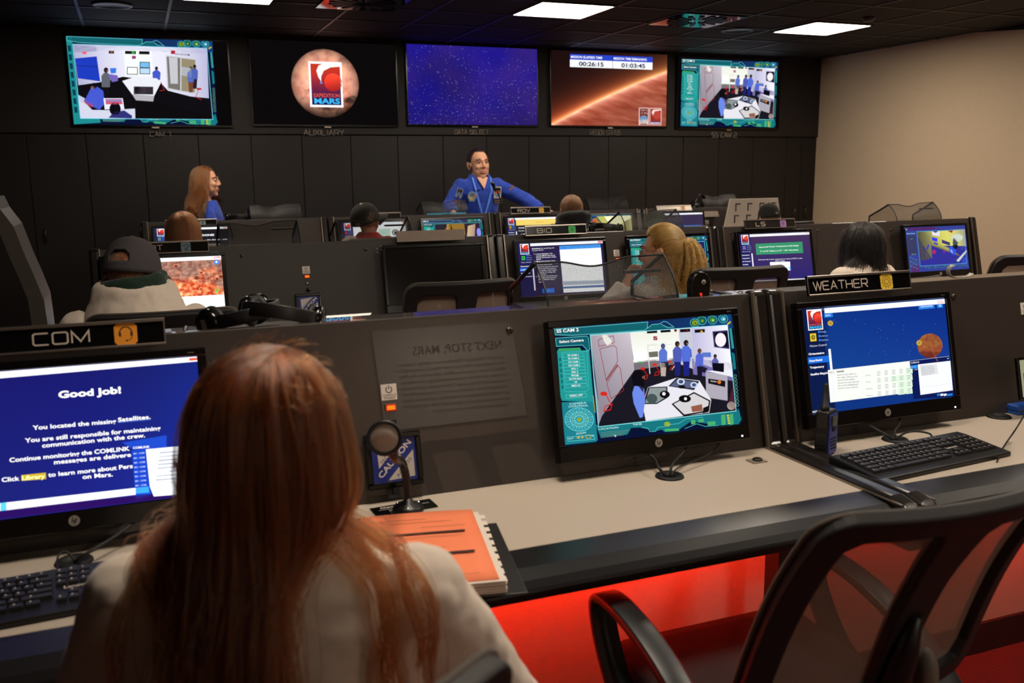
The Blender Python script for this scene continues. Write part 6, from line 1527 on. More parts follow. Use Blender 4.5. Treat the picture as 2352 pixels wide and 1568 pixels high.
cable('thin looped cable left of the Good Job! grommet', [at_z(172, 1290, DZ + .006), at_z(150, 1255, .78), at_z(128, 1280, .765), at_z(132, 1305, DZ + .022)], .002)
for (x0, y0, x1, y1, l) in ((1032, 0, 0, 0, ''),): pass
cable('thin lead hanging over the desk edge right of the LS sign', [at_y(1878, 512, 4.9), at_panel(1876, 522, 2, .04), at_panel(1880, 560, 2, .045), at_panel(1872, 620, 2, .045)], .003)
cable('thin lead hanging down the panel right of the far left monitor', [at_y(525, 505, 7.5), at_panel(527, 512, 3, .045), at_panel(534, 530, 3, .045), at_panel(536, 548, 3, .045)], .004)
cable('short white lead above the AUXILIARY screen', [at_y(714, 62, BOARD_Y - .004), at_y(713, 75, BOARD_Y - .008), at_y(716, 88, BOARD_Y - .005)], .006)

# white slotted board on the far desk
P = [at_y(x, y, 7.12) for x, y in ((1677, 457), (1787, 456), (1801, 522), (1669, 522))]
zb = DZ + .002; k_ = (P[0].z - zb) / (P[0].z - P[3].z)
t = thing('slotted_board', 'white board with rows of dark slots leaning behind the person in the black cap', 'board', ((P[0].x + P[1].x) / 2, 7.12, zb), (-.0, 0, 0))
wt = (P[1].x - P[0].x) / 2; wb = wt + ((P[2].x - P[3].x) / 2 - wt) * k_; ht = P[0].z - zb
b = MB(); b.prism([(-wb, 0), (wb, 0), (wt, ht), (-wt, ht)], 1, 0, .012); b.build('panel', mat('off-white board', (206, 196, 184), .6), t, bevel=.002)
for r_ in range(3):
    for c in range(4):
        x = -wt * .66 + c * wt * .5 - .01 * r_; z = ht - .075 - .105 * r_
        MB().box((x - .03, -.003, z - .035), (x - .02, .002, z + .035)).box((x - .02, -.003, z + .025), (x + .022, .002, z + .035)).build('slot', M_satin, t)
MB().prism([(.012, 0), (.1, 0), (.012, ht * .8)], 0, -.01, .01).build('rear_strut', M_satin, t)

# small wall camera over the starfield screen
p = at_y(1091, 87, BOARD_Y - .05)
t = thing('wall_camera', 'small pale camera above the starfield screen', 'camera', (p.x, BOARD_Y, p.z), (0, 0, 0))
MB().box((-.028, -.08, -.045), (.028, -.045, .05)).build('housing', mat('pale camera shell', (170, 160, 150), .5), t, bevel=.005)
MB().lathe([(.0, .01), (.012, .012), (.016, .006), (.017, 0)], 20, Matrix.Translation((0, -.08, .024)) @ Matrix.Rotation(R(90), 4, 'X')).build('lens', M_plastic, t)
MB().box((-.05, -.05, -.06), (-.01, -.005, .03)).box((-.02, -.03, -.07), (.05, -.001, -.04)).build('bracket', M_satin, t)

# poster on the wall behind the viewer, seen mirrored in the near panel
Np = Vector((0, -math.cos(T), math.sin(T)))
def mirror_hit(x, y, Y):
    p_ = at_panel(x, y, 1, .06); d_ = ray(x, y); r_ = d_ - Np * 2 * d_.dot(Np)
    return p_ + r_ * ((Y - p_.y) / r_.y)
PY = Y_REAR + .02
Q = [mirror_hit(x, y, PY) for x, y in ((1140, 742), (866, 760), (885, 990), (1208, 935))]
xa, xb = min(q.x for q in Q), max(q.x for q in Q); za, zb_ = min(q.z for q in Q), max(q.z for q in Q)
POSTER = (xa, xb, za, min(zb_, CEIL - .03))
t = thing('wall_poster', 'poster reading NEXT STOP: MARS, seen mirrored in the near dark panel', 'poster', ((xa + xb) / 2, PY, (POSTER[2] + POSTER[3]) / 2), (0, 0, math.pi))
pw, ph = xb - xa, POSTER[3] - POSTER[2]
MB().box((-pw / 2, 0, -ph / 2), (pw / 2, .015, ph / 2)).build('sheet', M_paper, t)
cv = Canvas(1000, 1000 * ph / pw, .0004); HH = 1000 * ph / pw
cv.rect(0, 0, 1000, HH, (244, 236, 226)); cv.layer(1)
def warp(s_, x0, y0, x1, y1, h):  # pixel positions of the mirrored line, right end first
    a_, b__ = mirror_hit(x0, y0, PY), mirror_hit(x1, y1, PY)
    f_ = lambda q: (1000 * (xb - q.x) / pw, HH * (POSTER[3] - q.z) / ph)
    cv.text(s_, f_(a_), f_(b__), h, (20, 16, 14), .012)
warp('NEXT STOP: MARS', 1154, 800, 948, 816, 62)
for i, s_ in enumerate(('InSight (Interior Exploration using Seismic', 'Investigations, Geodesy and Heat Transport) is', "NASA's next mission to Mars and will be the first", 'mission devoted to understanding the interior', 'structure of the planet. This lander will record', 'measurements of the interior of the Red Planet', 'and will provide scientists with the greatest clues', 'yet into evolutionary processes that shaped the', 'rocky planets of the inner solar system.')):
    y = 822 + 13.6 * i; warp(s_, 1157 + 2.1 * i, y, 912 + 2.4 * i + (0 if i < 8 else 60), y + 21 - (0 if i < 8 else 4), 24)
cv.build('print', M_print, pw, ph, t, -.001)

# ------------------------------------------------------------------ people: helpers
def skin(name, rgb): return mat(name, rgb, .55, noise_amt=.06, scale=60, sss=.08)
SK_FAIR, SK_TAN = skin('fair skin', (214, 158, 128)), skin('tanned skin', (196, 138, 108))
def fuse(name, mb, m, parent, voxel=.008, smooth=8, fold=0, fold_size=.06, dec=0):
    """closed shapes fused into one continuous surface"""
    o = mb.build(name, m, parent)
    md = o.modifiers.new('fuse', 'REMESH'); md.mode = 'VOXEL'; md.voxel_size = voxel; md.use_smooth_shade = True
    md = o.modifiers.new('smooth', 'SMOOTH'); md.iterations = smooth; md.factor = .5
    if fold:
        tx = bpy.data.textures.new('folds', 'CLOUDS'); tx.noise_scale = fold_size; tx.noise_depth = 2
        md = o.modifiers.new('folds', 'DISPLACE'); md.texture = tx; md.strength = fold; md.mid_level = .5; md.texture_coords = 'LOCAL'
    return o
def tf(M, p): return M @ Vector(p)
def add_head(mb, M, ears=True, face=True, s=1.0):
    r3 = M.to_3x3()
    def e(c, r): mb.ell(tf(M, [k * s for k in c]), [k * s for k in r], r3)
    def tb(pts, rr): mb.tube([tf(M, [k * s for k in p]) for p in pts], [k * s for k in rr], 12)
    e((0, -.012, .03), (.075, .095, .092)); e((0, .03, -.02), (.063, .062, .094)); e((0, .033, -.072), (.053, .05, .046)); e((0, .071, -.098), (.022, .019, .02))
    if face:
        tb([(0, .088, .028), (0, .099, .006), (0, .107, -.018), (0, .105, -.028)], (.007, .009, .0115, .0105)); e((.011, .097, -.027), (.009, .011, .008)); e((-.011, .097, -.027), (.009, .011, .008))
        for x in (-1, 1):
            e((x * .036, .064, -.022), (.024, .022, .026)); tb([(x * .052, .066, .034), (x * .03, .086, .036), (x * .008, .088, .028)], (.007, .009, .007))
            e((x * .04, .045, -.055), (.02, .03, .034))
        e((0, .082, -.06), (.026, .016, .022))
    if ears:
        for x in (-1, 1): e((x * .079, -.006, -.008), (.009, .02, .03)); e((x * .087, -.018, .002), (.008, .014, .026)); e((x * .083, -.006, -.03), (.006, .01, .014))
def face_parts(parent, M, s=1.0, iris=(70, 60, 50), brow=(80, 56, 40), lip=(176, 92, 84), open_=.004):
    wm = mat('eye white', (222, 212, 204), .2, noise_amt=0); im = mat('iris %d' % iris[0], iris, .15, noise_amt=0); bm_ = mat('eyebrow hair %d' % brow[0], brow, .8); lm = mat('lips %d' % lip[0], lip, .4, noise_amt=.05)
    r3 = M.to_3x3(); sm = SK_FAIR
    for x in (-1, 1):
        e = MB().ell(tf(M, (x * .031 * s, .0745 * s, .012 * s)), (.0145 * s, .0125 * s, .0125 * s), r3).build('eye', wm, parent)
        MB().ell(tf(M, (x * .0315 * s, .0845 * s, .011 * s)), (.0062 * s, .0034 * s, .0062 * s), r3).build('iris', im, e)
        ld = MB(); ld.tube([tf(M, [k * s for k in p]) for p in ((x * .016, .0835, .013), (x * .024, .0885, .0205), (x * .034, .088, .0215), (x * .046, .078, .014))], [k * s for k in (.002, .0038, .0038, .002)], 8); ld.build('eyelid', sm, e)
        ls = MB(); ls.tube([tf(M, [k * s for k in p]) for p in ((x * .017, .0855, .0125), (x * .025, .091, .0185), (x * .035, .0905, .0195), (x * .048, .079, .0135))], [k * s for k in (.0009, .0016, .0017, .0009)], 6); ls.build('lashes', bm_, e)
        b = MB(); b.tube([tf(M, [k * s for k in p]) for p in ((x * .013, .0945, .034), (x * .028, .0965, .041), (x * .045, .084, .041), (x * .056, .068, .035))], [k * s for k in (.0018, .0024, .002, .0008)], 8); b.build('eyebrow', bm_, parent)
    l = MB()
    l.tube([tf(M, [k * s for k in p]) for p in ((-.026, .082, -.0575), (-.012, .095, -.054), (0, .0965, -.0555), (.012, .095, -.054), (.026, .082, -.0575))], [k * s for k in (.0015, .0045, .005, .0045, .0015)], 8)
    l.build('upper_lip', lm, parent)
    l = MB(); l.tube([tf(M, [k * s for k in p]) for p in ((-.025, .084, -.0595), (-.012, .0925, -.0655 - open_), (0, .094, -.0675 - open_), (.012, .0925, -.0655 - open_), (.025, .084, -.0595))], [k * s for k in (.0015, .005, .0058, .005, .0015)], 8)
    l.build('lower_lip', lm, parent)
    if open_ > .003: MB().ell(tf(M, (0, .0905 * s, -.0605 * s)), (.017 * s, .004 * s, .0055 * s), r3).build('mouth', mat('dark mouth', (60, 22, 22), .5), parent)
def add_hand(mb, wrist, fwd, palm_n, s=1.0, curl=.5, spread=.15, side=1):
    """palm with four bent fingers of different lengths and a thumb leaving its side"""
    f = Vector(fwd).normalized(); n = Vector(palm_n); n = (n - f * n.dot(f)).normalized(); sd = f.cross(n).normalized() * side
    w = Vector(wrist); B = Matrix((sd, f, n)).transposed()
    mb.ell(w + f * .045 * s, (.038 * s, .054 * s, .016 * s), B); mb.tube([w - f * .03 * s, w, w + f * .03 * s], (.027 * s, .026 * s, .028 * s), 10)
    for i, (x, L) in enumerate(((-.029, .072), (-.010, .082), (.010, .076), (.028, .06))):
        L *= s; p = w + f * .082 * s + sd * x * s; a = 0; d = (f + sd * (x / .03) * spread).normalized(); pts = [p - f * .02 * s, p]
        for seg, k in ((.45, .6), (.32, 1.0), (.23, .9)):
            a += curl * k; dd = d * math.cos(a) - n * math.sin(a); p = p + dd * L * seg; pts.append(p)
        mb.tube(pts, [k * s for k in (.0095, .0098, .0092, .0082, .0068)], 8)
    p = w + f * .022 * s - sd * .028 * s; pts = [p, p - sd * .026 * s + f * .022 * s - n * .01 * s, p - sd * .033 * s + f * .05 * s - n * (.012 + .012 * curl) * s, p - sd * .03 * s + f * .073 * s - n * (.014 + .03 * curl) * s]
    mb.tube(pts, [k * s for k in (.013, .0115, .0105, .008)], 8)
def ringe(c, rx, ry, n=20, ax=None):
    c = Vector(c); return [c + Vector((rx * math.cos(2 * math.pi * k / n), ry * math.sin(2 * math.pi * k / n), 0)) for k in range(n)]
def add_torso(mb, zs, top=2.0, w=1.0, lean=0.0, low=.44, grow=0.0):
    """trunk from the seat up to the neck; zs is the shoulder height"""
    L = zs - low; g = grow
    prof = ((0, .165, .12), (.18, .165, .115), (.4, .155, .105), (.62, .17, .112), (.8, .182, .112), (.92, .178, .10), (1.0, .145, .085), (1.06, .095, .07), (1.1, .07, .064))
    rings = []
    for t_, rx, ry in prof:
        if t_ > top: continue
        rings.append(ringe((0, lean * t_ * t_, low + L * t_), (rx + g) * w, ry + g, 24))
    mb.loft(rings)
def add_arm(mb, sh, el, wr, r=(.058, .062, .05, .044, .03), grow=0.0, elong=1.0):
    sh, el, wr = Vector(sh), Vector(el), Vector(wr)
    mb.tube([sh, sh.lerp(el, .35), sh.lerp(el, .85), el, el.lerp(wr, .2), el.lerp(wr, .6), wr], [k + grow for k in (r[0], r[1], r[2], r[2], r[3] + .006, r[3], r[4])], 14)
    mb.ell(sh, (r[0] + grow + .004,) * 3)
def add_leg(mb, s, hip=.47, grow=0.0, seat=True):
    x = s * .1
    if seat: P = [(x, -.02, hip - .02), (x * 1.2, .2, hip + .0), (x * 1.4, .4, hip - .0), (x * 1.4, .43, hip - .06), (x * 1.4, .42, .25), (x * 1.4, .40, .09)]
    else: P = [(x, 0, hip + .02), (x, .01, hip - .2), (x, .02, hip - .4), (x, .02, hip - .48), (x, .0, .25), (x, -.01, .09)]
    mb.tube(P, [k + grow for k in (.085, .082, .065, .06, .052, .042)], 14)
def add_shoes(t, seat=True):
    for s in (-1, 1):
        x = s * (.14 if seat else .1); y = .40 if seat else 0
        b = MB(); b.loft([[Vector((x + rx * math.cos(a), y + .05 + ry * math.sin(a), z)) for a in [2 * math.pi * k / 16 for k in range(16)]] for z, rx, ry in ((.002, .044, .13), (.03, .046, .132), (.06, .042, .1), (.1, .038, .055))])
        b.build('shoe', M_rubber, t)

# hair made of strands
def hair_mat(name, rgb, rough=.35, var=.25):
    if name in MATS: return MATS[name]
    m = bpy.data.materials.new(name); MATS[name] = m; m.use_nodes = True; nt = m.node_tree
    for n_ in list(nt.nodes): nt.nodes.remove(n_)
    o = nt.nodes.new('ShaderNodeOutputMaterial'); h = nt.nodes.new('ShaderNodeBsdfHairPrincipled'); h.parametrization = 'COLOR'
    hi = nt.nodes.new('ShaderNodeHairInfo'); hs = nt.nodes.new('ShaderNodeHueSaturation'); hs.inputs['Color'].default_value = (*lin(rgb), 1)
    mr = nt.nodes.new('ShaderNodeMapRange'); mr.inputs['To Min'].default_value = 1 - var; mr.inputs['To Max'].default_value = 1 + var
    nt.links.new(hi.outputs['Random'], mr.inputs['Value']); nt.links.new(mr.outputs[0], hs.inputs['Value']); nt.links.new(hs.outputs[0], h.inputs['Color'])
    h.inputs['Roughness'].default_value = rough; h.inputs['Radial Roughness'].default_value = .45
    nt.links.new(h.outputs[0], o.inputs[0]); return m
def strands(name, paths, m, parent, r0=.0009, r1=.0003):
    """paths: array (strands, points, 3)"""
    N, K, _ = paths.shape
    cu = bpy.data.hair_curves.new(name); cu.add_curves([K] * N)
    cu.attributes['position'].data.foreach_set('vector', paths.astype(np.float32).ravel())
    ra = cu.attributes.get('radius') or cu.attributes.new('radius', 'FLOAT', 'POINT')
    ra.data.foreach_set('value', np.tile(np.linspace(r0, r1, K), N).astype(np.float32))
    cu.materials.append(m)
    o = bpy.data.objects.new(name, cu); COL.objects.link(o); o.parent = parent
    return o
def push_out(p, cols):
    for c, r, B in cols:
        q = (p - c) @ B / r; d = np.linalg.norm(q, axis=-1, keepdims=True)
        k = np.where(d < 1, 1 / np.maximum(d, .05), 1)
        p = c + ((q * k) * r) @ B.T
    return p
def col(c, r, M=None):
    return (np.array(c, float), np.array(r, float), np.array(M.to_3x3() if M else Matrix.Identity(3), float))
def scatter_roots(n, rng, ok):
    out = []
    while len(out) < n:
        d = rng.normal(size=3); d /= np.linalg.norm(d)
        if ok(d): out.append(d)
    return np.array(out)
def long_hair(name, t, M, m, cols, length=.5, n=6000, guides=260, steps=30, part=0.0, lift=.5, wave=.012, spread=1.0, seed=1, s=1.0, ok=None, r0=.0009, tipvar=.25, back=.25, clump=.72, wfreq=20, flyaway=.01, grav=.34, gather=None, loose=.06, backpush=.22, ymin=-9):
    rng = np.random.default_rng(seed)
    c = np.array(tf(M, (0, -.012 * s, .03 * s))); rad = np.array((.0835, .1035, .1)) * s; B = np.array(M.to_3x3())
    ok = ok or (lambda d: d[2] > -.35 and not (d[1] > .36 and d[2] < .72) and not (d[1] > .1 and d[2] < .1))
    G = scatter_roots(guides, rng, ok)
    gx = np.where(rng.random(guides) < loose, 9., 1.)
    def sim(d, ph, rng):
        p = c + (d * rad) @ B.T; n_ = d / rad; n_ /= np.linalg.norm(n_, axis=1, keepdims=True)
        side = np.sign(d[:, :1] - part); side[side == 0] = 1
        loc = np.concatenate([side * np.clip(1 - np.abs(d[:, :1]) * .6, .2, 1) * np.clip(d[:, 1:2] * 1.3 + .8, .08, 1), -back * np.ones((len(d), 1)), -.35 - .65 * (1 - d[:, 2:3])], 1)
        loc -= n_ * np.sum(loc * n_, 1, keepdims=True); loc /= np.linalg.norm(loc, axis=1, keepdims=True) + 1e-6
        v = (loc + n_ * lift * .5) @ B.T
        L = length * (1 - tipvar * rng.random((len(d), 1))); ds = L / steps; P = [p]
        cl = cols + [col(c, rad * 1.0, M)]
        for i in range(steps):
            v = v * (1 - grav) + np.array((0, 0, -1.)) * grav
            v /= np.linalg.norm(v, axis=1, keepdims=True)
            if gather:
                low = np.clip((gather[1] - p[:, 2]) / .12, 0, 1)
                v[:, 0] -= np.clip(p[:, 0] - gather[2], -1, 1) * low / gather[0] * .45 * (np.abs(p[:, 0] - gather[2]) > gather[0] * .55 * gx); v[:, 1] -= backpush * low * (p[:, 1] > -.16) * (gx < 2)
                v[:, 1] += np.clip((ymin - p[:, 1]) / .04, 0, 1) * .9
                v /= np.linalg.norm(v, axis=1, keepdims=True)
            w_ = np.stack([np.sin(ph[:, 0] + i * wfreq / steps), np.cos(ph[:, 1] + i * wfreq / steps * .8), 0 * ph[:, 0]], 1) * wave / length * 8 * (i / steps)
            q = push_out(p + (v + w_) * ds, cl)
            v = (q - p) / ds * .75 + v * .25; p = q; P.append(p)
        return np.stack(P, 1)
    gp = sim(G, rng.random((guides, 2)) * 6.28, rng)
    D = scatter_roots(n, rng, ok); idx = np.empty(n, int)
    sgn = np.sign(G[:, 0] - part)
    for a in range(0, n, 500):
        dd = D[a:a + 500]; sim_ = dd @ G.T; sim_ -= 5 * (np.sign(dd[:, :1] - part) != sgn[None, :]); idx[a:a + 500] = np.argmax(sim_ + .02 * rng.random(sim_.shape), 1)
    root = c + (D * rad) @ B.T; off = (root - gp[idx, 0])[:, None, :]
    tt = np.linspace(0, 1, steps + 1)[None, :, None]
    dens = rng.normal(size=(n, 1, 3)) * (.004 + .011 * tt * (1 - clump)) * spread
    P = gp[idx] + off * (1 - clump * np.minimum(1, tt * 1.6)) + dens * np.minimum(1, tt * 3)
    fly = rng.random((n, 1, 1)) < .05
    P = P + fly * rng.normal(size=(n, 1, 3)) * flyaway * tt * 2
    fr = (.8 + .2 * rng.random((n, 1)));
    P = push_out(P.reshape(-1, 3), cols + [col(c, rad * .985, M)]).reshape(P.shape)
    return strands(name, P, m, t, r0, r0 * .4)
def tied_hair(name, t, M, m, tie, n=3500, seed=1, s=1.0, ok=None, r0=.0009, wob=.006, rise=.006):
    """strands lying on the scalp and drawn to a tie point (head coordinates)"""
    rng = np.random.default_rng(seed); B = np.array(M.to_3x3()); c0 = np.array((0, -.012, .03)) * s; rad = np.array((.081, .101, .0975)) * s
    ok = ok or (lambda d: d[2] > -.45 and not (d[1] > .5 and d[2] < .62) and not (d[1] > .12 and d[2] < -.0))
    D = scatter_roots(n, rng, ok); tie = np.array(tie, float); td = (tie - c0) / rad; td = td / np.linalg.norm(td)
    K = 16; P = []
    ph = rng.random((n, 1)) * 6.28; bump = 1 + rise / .09 + rng.random((n, 1)) * .03
    for i in range(K):
        u = i / (K - 1)
        d = D * (1 - u) + td * u + np.array((0, 0, .1)) * math.sin(math.pi * u) * (D[:, 1:2] > 0)
        d /= np.linalg.norm(d, axis=1, keepdims=True)
        k = 1 + (bump - 1) * math.sin(math.pi * min(1, u * 1.1)) ** .5
        p = c0 + d * rad * k
        p = p + (np.sin(ph + u * 5) * wob * math.sin(math.pi * u)) * np.array((.3, .3, 1))
        if u > .8: p = p * (1 - (u - .8) / .2) + (tie + rng.normal(size=(n, 3)) * .006) * ((u - .8) / .2)
        P.append(p)
    P = np.stack(P, 1) @ B.T + np.array(M.translation)
    return strands(name, P, m, t, r0, r0 * .6)
def short_hair(name, t, M, m, n=5000, L=.018, seed=1, s=1.0, ok=None, r0=.0008, flow=(0, -.3, -.9)):
    rng = np.random.default_rng(seed); B = np.array(M.to_3x3()); c0 = np.array((0, -.012, .03)) * s; rad = np.array((.0765, .0965, .093)) * s
    ok = ok or (lambda d: d[2] > -.55 and not (d[1] > .5 and d[2] < .5) and not (d[1] > .1 and d[2] < -.05))
    D = scatter_roots(n, rng, ok); nn = D / rad; nn /= np.linalg.norm(nn, axis=1, keepdims=True)
    fl = np.array(flow) + rng.normal(size=(n, 3)) * .25; fl = fl - nn * np.sum(fl * nn, 1, keepdims=True)
    P = []
    for u in np.linspace(0, 1, 5): P.append(c0 + D * rad + (nn * .45 * (u - .4 * u * u) + fl * (.4 * u + .5 * u * u)) * L)
    P = np.stack(P, 1) @ B.T + np.array(M.translation)
    return strands(name, P, m, t, r0, r0 * .5)
def scalp(name, t, M, m, s=1.0, k=1.0, cut=-.45, front=.5, fz=.5):
    """thin closed under-layer following the skull, so the parting shows no gaps"""
    b = MB(); c = (0, -.014 * s, .03 * s); r = (.0785 * s * k, .0985 * s * k, .0955 * s * k)
    n, mm = 28, 18; vs = []; fs = []
    for j in range(mm + 1):
        for i in range(n):
            a = 2 * math.pi * i / n; d0 = Vector((math.cos(a), math.sin(a), 0))
            lo = cut if d0.y < .2 else cut + (fz - cut) * min(1, (d0.y - .2) / .35)
            ph0 = math.acos(max(-1, min(1, lo))); ph = ph0 * j / mm
            vs.append(tf(M, (c[0] + r[0] * math.sin(ph) * d0.x, c[1] + r[1] * math.sin(ph) * d0.y, c[2] + r[2] * math.cos(ph))))
    for j in range(mm):
        for i in range(n): fs.append((j * n + i, (j + 1) * n + i, (j + 1) * n + (i + 1) % n, j * n + (i + 1) % n))
    b.add(vs, fs, 0, True); return b.build(name, m, t, solid=.003)
def ball_cap(t, M, m, s=1.0, brim_yaw=0, opening=False, button=None, tilt=0, mark=None, brim_m=None, h=.118):
    """baseball cap: six-panel crown, button, curved brim, optional back opening; head coordinates"""
    Mc = M @ Matrix.Rotation(brim_yaw, 4, 'Z') @ Matrix.Rotation(tilt, 4, 'X')
    rx, ry = .0865 * s, .106 * s; n, mm = 96, 28; vs = []; fs = []; cz = .014 * s
    for j in range(mm + 1):
        for i in range(n):
            a = 2 * math.pi * i / n; ph = (math.pi / 2) * j / mm
            k = math.sin(ph) ** .82; seam = 1 - .006 * (abs(math.cos(3 * a)) ** 14) * math.sin(ph)
            vs.append(tf(Mc, (rx * k * seam * math.cos(a), -.012 * s + ry * k * seam * math.sin(a), cz + h * s * math.cos(ph) ** .9 * (1 if j < mm else 1) - .004 * s * (j == mm))))
    for j in range(mm):
        for i in range(n):
            a = 2 * math.pi * (i + .5) / n
            da = (a - 1.5 * math.pi) / .42; dj = (j - 22.5) / 5.5
            if opening and da * da + dj * dj < 1 and j < 24: continue
            fs.append((j * n + i, (j + 1) * n + i, (j + 1) * n + (i + 1) % n, j * n + (i + 1) % n))
    o = MB().add(vs, fs, 0, True).build('cap', m, t, solid=.0035)
    MB().ell(tf(Mc, (0, -.012 * s, cz + h * s + .002)), (.009, .009, .005), Mc.to_3x3()).build('cap_button', button or m, o)
    b = MB()
    def fn(u, v):
        a = R(28 + 124 * u); e = (1 + .72 * v * math.sin(R(180 * u)) ** .6)
        return tf(Mc, (rx * math.cos(a) * (1 + .04 * v), -.012 * s + ry * math.sin(a) * e, cz + .002 - .028 * v * s - .02 * s * (2 * u - 1) ** 2 * v))
    b.grid(fn, 20, 6); b.build('cap_brim', brim_m or m, o, solid=.004)
    if mark:
        rgb, az, zz, sz = mark
        cv = Canvas(100, 60, .0002); cv.rect(0, 0, 100, 60, (20, 18, 18)); cv.layer(1).line([(8, 8), (92, 8), (92, 52), (8, 52)], 7, rgb, True).poly([(30, 45), (48, 14), (60, 45)], rgb)
        e = cv.build('cap_emblem', M_print, sz, sz * .6, o, 0)
        nrm = Vector((math.cos(az), math.sin(az), .25)); p = Vector(((rx + .003) * math.cos(az), -.012 * s + (ry + .003) * math.sin(az), cz + zz))
        q = Vector((0, -1, 0)).rotation_difference(nrm).to_matrix().to_4x4()
        ro = Matrix.Rotation(az + math.pi / 2, 4, 'Z') @ Matrix.Rotation(R(-14), 4, 'X')
        e.matrix_local = Mc @ Matrix.Translation(p) @ ro
    return o
def patch(t, M, art, w, h, W=100, H=100, name='patch'):
    cv = Canvas(W, H, .0003); art(cv); o = cv.build(name, M_print, w, h, t, 0); o.matrix_local = M; return o
def cloth(name, rgb, rough=.85): return mat(name, rgb, rough, noise_amt=.08, scale=90, bump=.25, sheen=.15)
def rotm(yaw=0, pitch=0, roll=0): return Matrix.Rotation(R(yaw), 4, 'Z') @ Matrix.Rotation(R(pitch), 4, 'X') @ Matrix.Rotation(R(roll), 4, 'Y')
M_white_jacket = cloth('off-white jacket canvas', (222, 206, 190)); M_blue = cloth('royal blue flight suit cloth', (30, 66, 176)); M_jeans = cloth('dark blue trousers', (34, 38, 60)); M_darkcloth = cloth('black hoodie cloth', (18, 18, 21)); M_red = cloth('red shirt cloth', (188, 38, 26)); M_green = cloth('dark green fleece', (14, 44, 30))

def seated(label, px, Y, top_extra, rz, head, jm, skin_m, name='person', arms='desk', w=1.0, lean=.03, voxel=.009, jacket='jacket', hand_x=.2, s=1.0, face=True, loc=None, topz=None, fold=.02, collar=True, hands=None, elbow_out=0, neck=.19, ears=True):
    """seated figure: px is the pixel of the top of the head, Y its distance; returns (thing, head matrix, shoulder height)"""
    if loc is None:
        p = at_y(px[0], px[1], Y); loc = (p.x, Y, 0); topz = p.z
    t = thing(name, label, 'person', loc, (0, 0, R(rz)))
    hc = Vector((0, 0, topz - .122 * s - top_extra)); yaw, pitch, roll = head
    Mh = Matrix.Translation(hc) @ rotm(yaw, pitch, roll)
    zs = hc.z - neck * s
    b = MB(); add_head(b, Mh, face=face, s=s, ears=ears)
    b.tube([Vector((0, -.02, zs + .03)), Vector((0, -.02, zs + .09)), tf(Mh, (0, -.025 * s, -.06 * s))], (.062 * s, .054 * s, .054 * s), 14)
    j = MB(); add_torso(b, zs - .01, w=.9 * w, lean=-.02); add_torso(j, zs, w=w, lean=-.02, grow=.012)
    H = []
    for sgn in (-1, 1):
        sh = Vector((sgn * .165 * w, -.01, zs - .045)); el = Vector((sgn * (.24 + elbow_out) * w, .1, zs - .29)); wr = Vector((sgn * hand_x, .36, max(.775, zs - .33)))
        if hands and sgn in hands: el, wr, hf, hn, cu = hands[sgn]; el, wr = Vector(el), Vector(wr)
        else: hf, hn, cu = (-.15 * sgn, 1, -.05), (0, .1, 1), .35
        add_arm(b, sh, el, wr, (.045, .046, .038, .034, .025)); add_hand(b, wr, hf, hn, .95 * s, cu, side=-sgn)
        add_arm(j, sh, el, el.lerp(wr, .93), (.06, .062, .052, .048, .042), .006)
        add_leg(b, sgn, grow=-.02)
    body = fuse('body', b, skin_m, t, voxel * .7, 5)
    jo = fuse(jacket, j, jm, t, voxel, 8, fold, .07)
    l = MB()
    for sgn in (-1, 1): add_leg(l, sgn)
    l.ell((0, 0, .49), (.17, .13, .09)); fuse('trousers', l, M_jeans, t, .014, 8)
    add_shoes(t)
    return t, Mh, zs
def torso_cols(zs, w=1.0, g=.015):
    return [col((0, -.02, zs - .16), (.2 * w + g, .12 + g, .25)), col((.15 * w, -.015, zs - .055), (.085 + g, .08 + g, .075 + g)), col((-.15 * w, -.015, zs - .055), (.085 + g, .08 + g, .075 + g)), col((0, -.02, zs), (.12 * w, .085 + g, .06)), col((0, -.02, zs + .05), (.068, .068, .13)), col((0, 0, zs - .38), (.185 * w + g, .125 + g, .25))]

# ------------------------------------------------------------------ the red-haired person in the foreground
HAIR_RED = hair_mat('auburn hair', (92, 40, 13), .26, .55)
hp = at_d(634, 774, 1.15)
t, Mh, zs = seated('person with long auburn hair in a white jacket, seen from behind at the near desk', None, 0, .012, -20, (-10, -6, 9), M_white_jacket, SK_FAIR, loc=(hp.x - .02, hp.y - .03, 0), topz=hp.z, voxel=.007, fold=.016, w=1.04, hand_x=.17, neck=.15, ears=False, elbow_out=.05)
RED = (t, Mh, zs)
scalp('hair', t, Mh, mat('auburn under-hair', (60, 28, 13), .7), k=1.02, fz=.55)
long_hair('hair_strands', t, Mh, HAIR_RED, torso_cols(zs, 1.06, .02), length=.62, n=15000, guides=420, steps=34, part=.06, lift=.3, wave=.013, seed=4, r0=.00075, tipvar=.3, back=1.0, clump=.74, flyaway=.012, gather=(.105, zs + .14, -.025), loose=.035)

short_hair('stray_hair', t, Mh, HAIR_RED, 150, .034, 33, 1.1, ok=lambda d: d[2] > .35, r0=.0005, flow=(.5, -.1, .1))
def a_sleeve(cv):
    for k in range(5): cv.layer(0).poly([(30 + 8 * (k % 2), 6 + 38 * k), (62, 2 + 38 * k), (70, 24 + 38 * k), (44, 34 + 38 * k)], (64, 60, 150))
patch(t, Matrix.Translation((.262, .0, zs - .2)) @ Matrix.Rotation(R(70), 4, 'Z') @ Matrix.Rotation(R(-16), 4, 'X'), a_sleeve, .03, .09, 100, 200, 'sleeve_print')
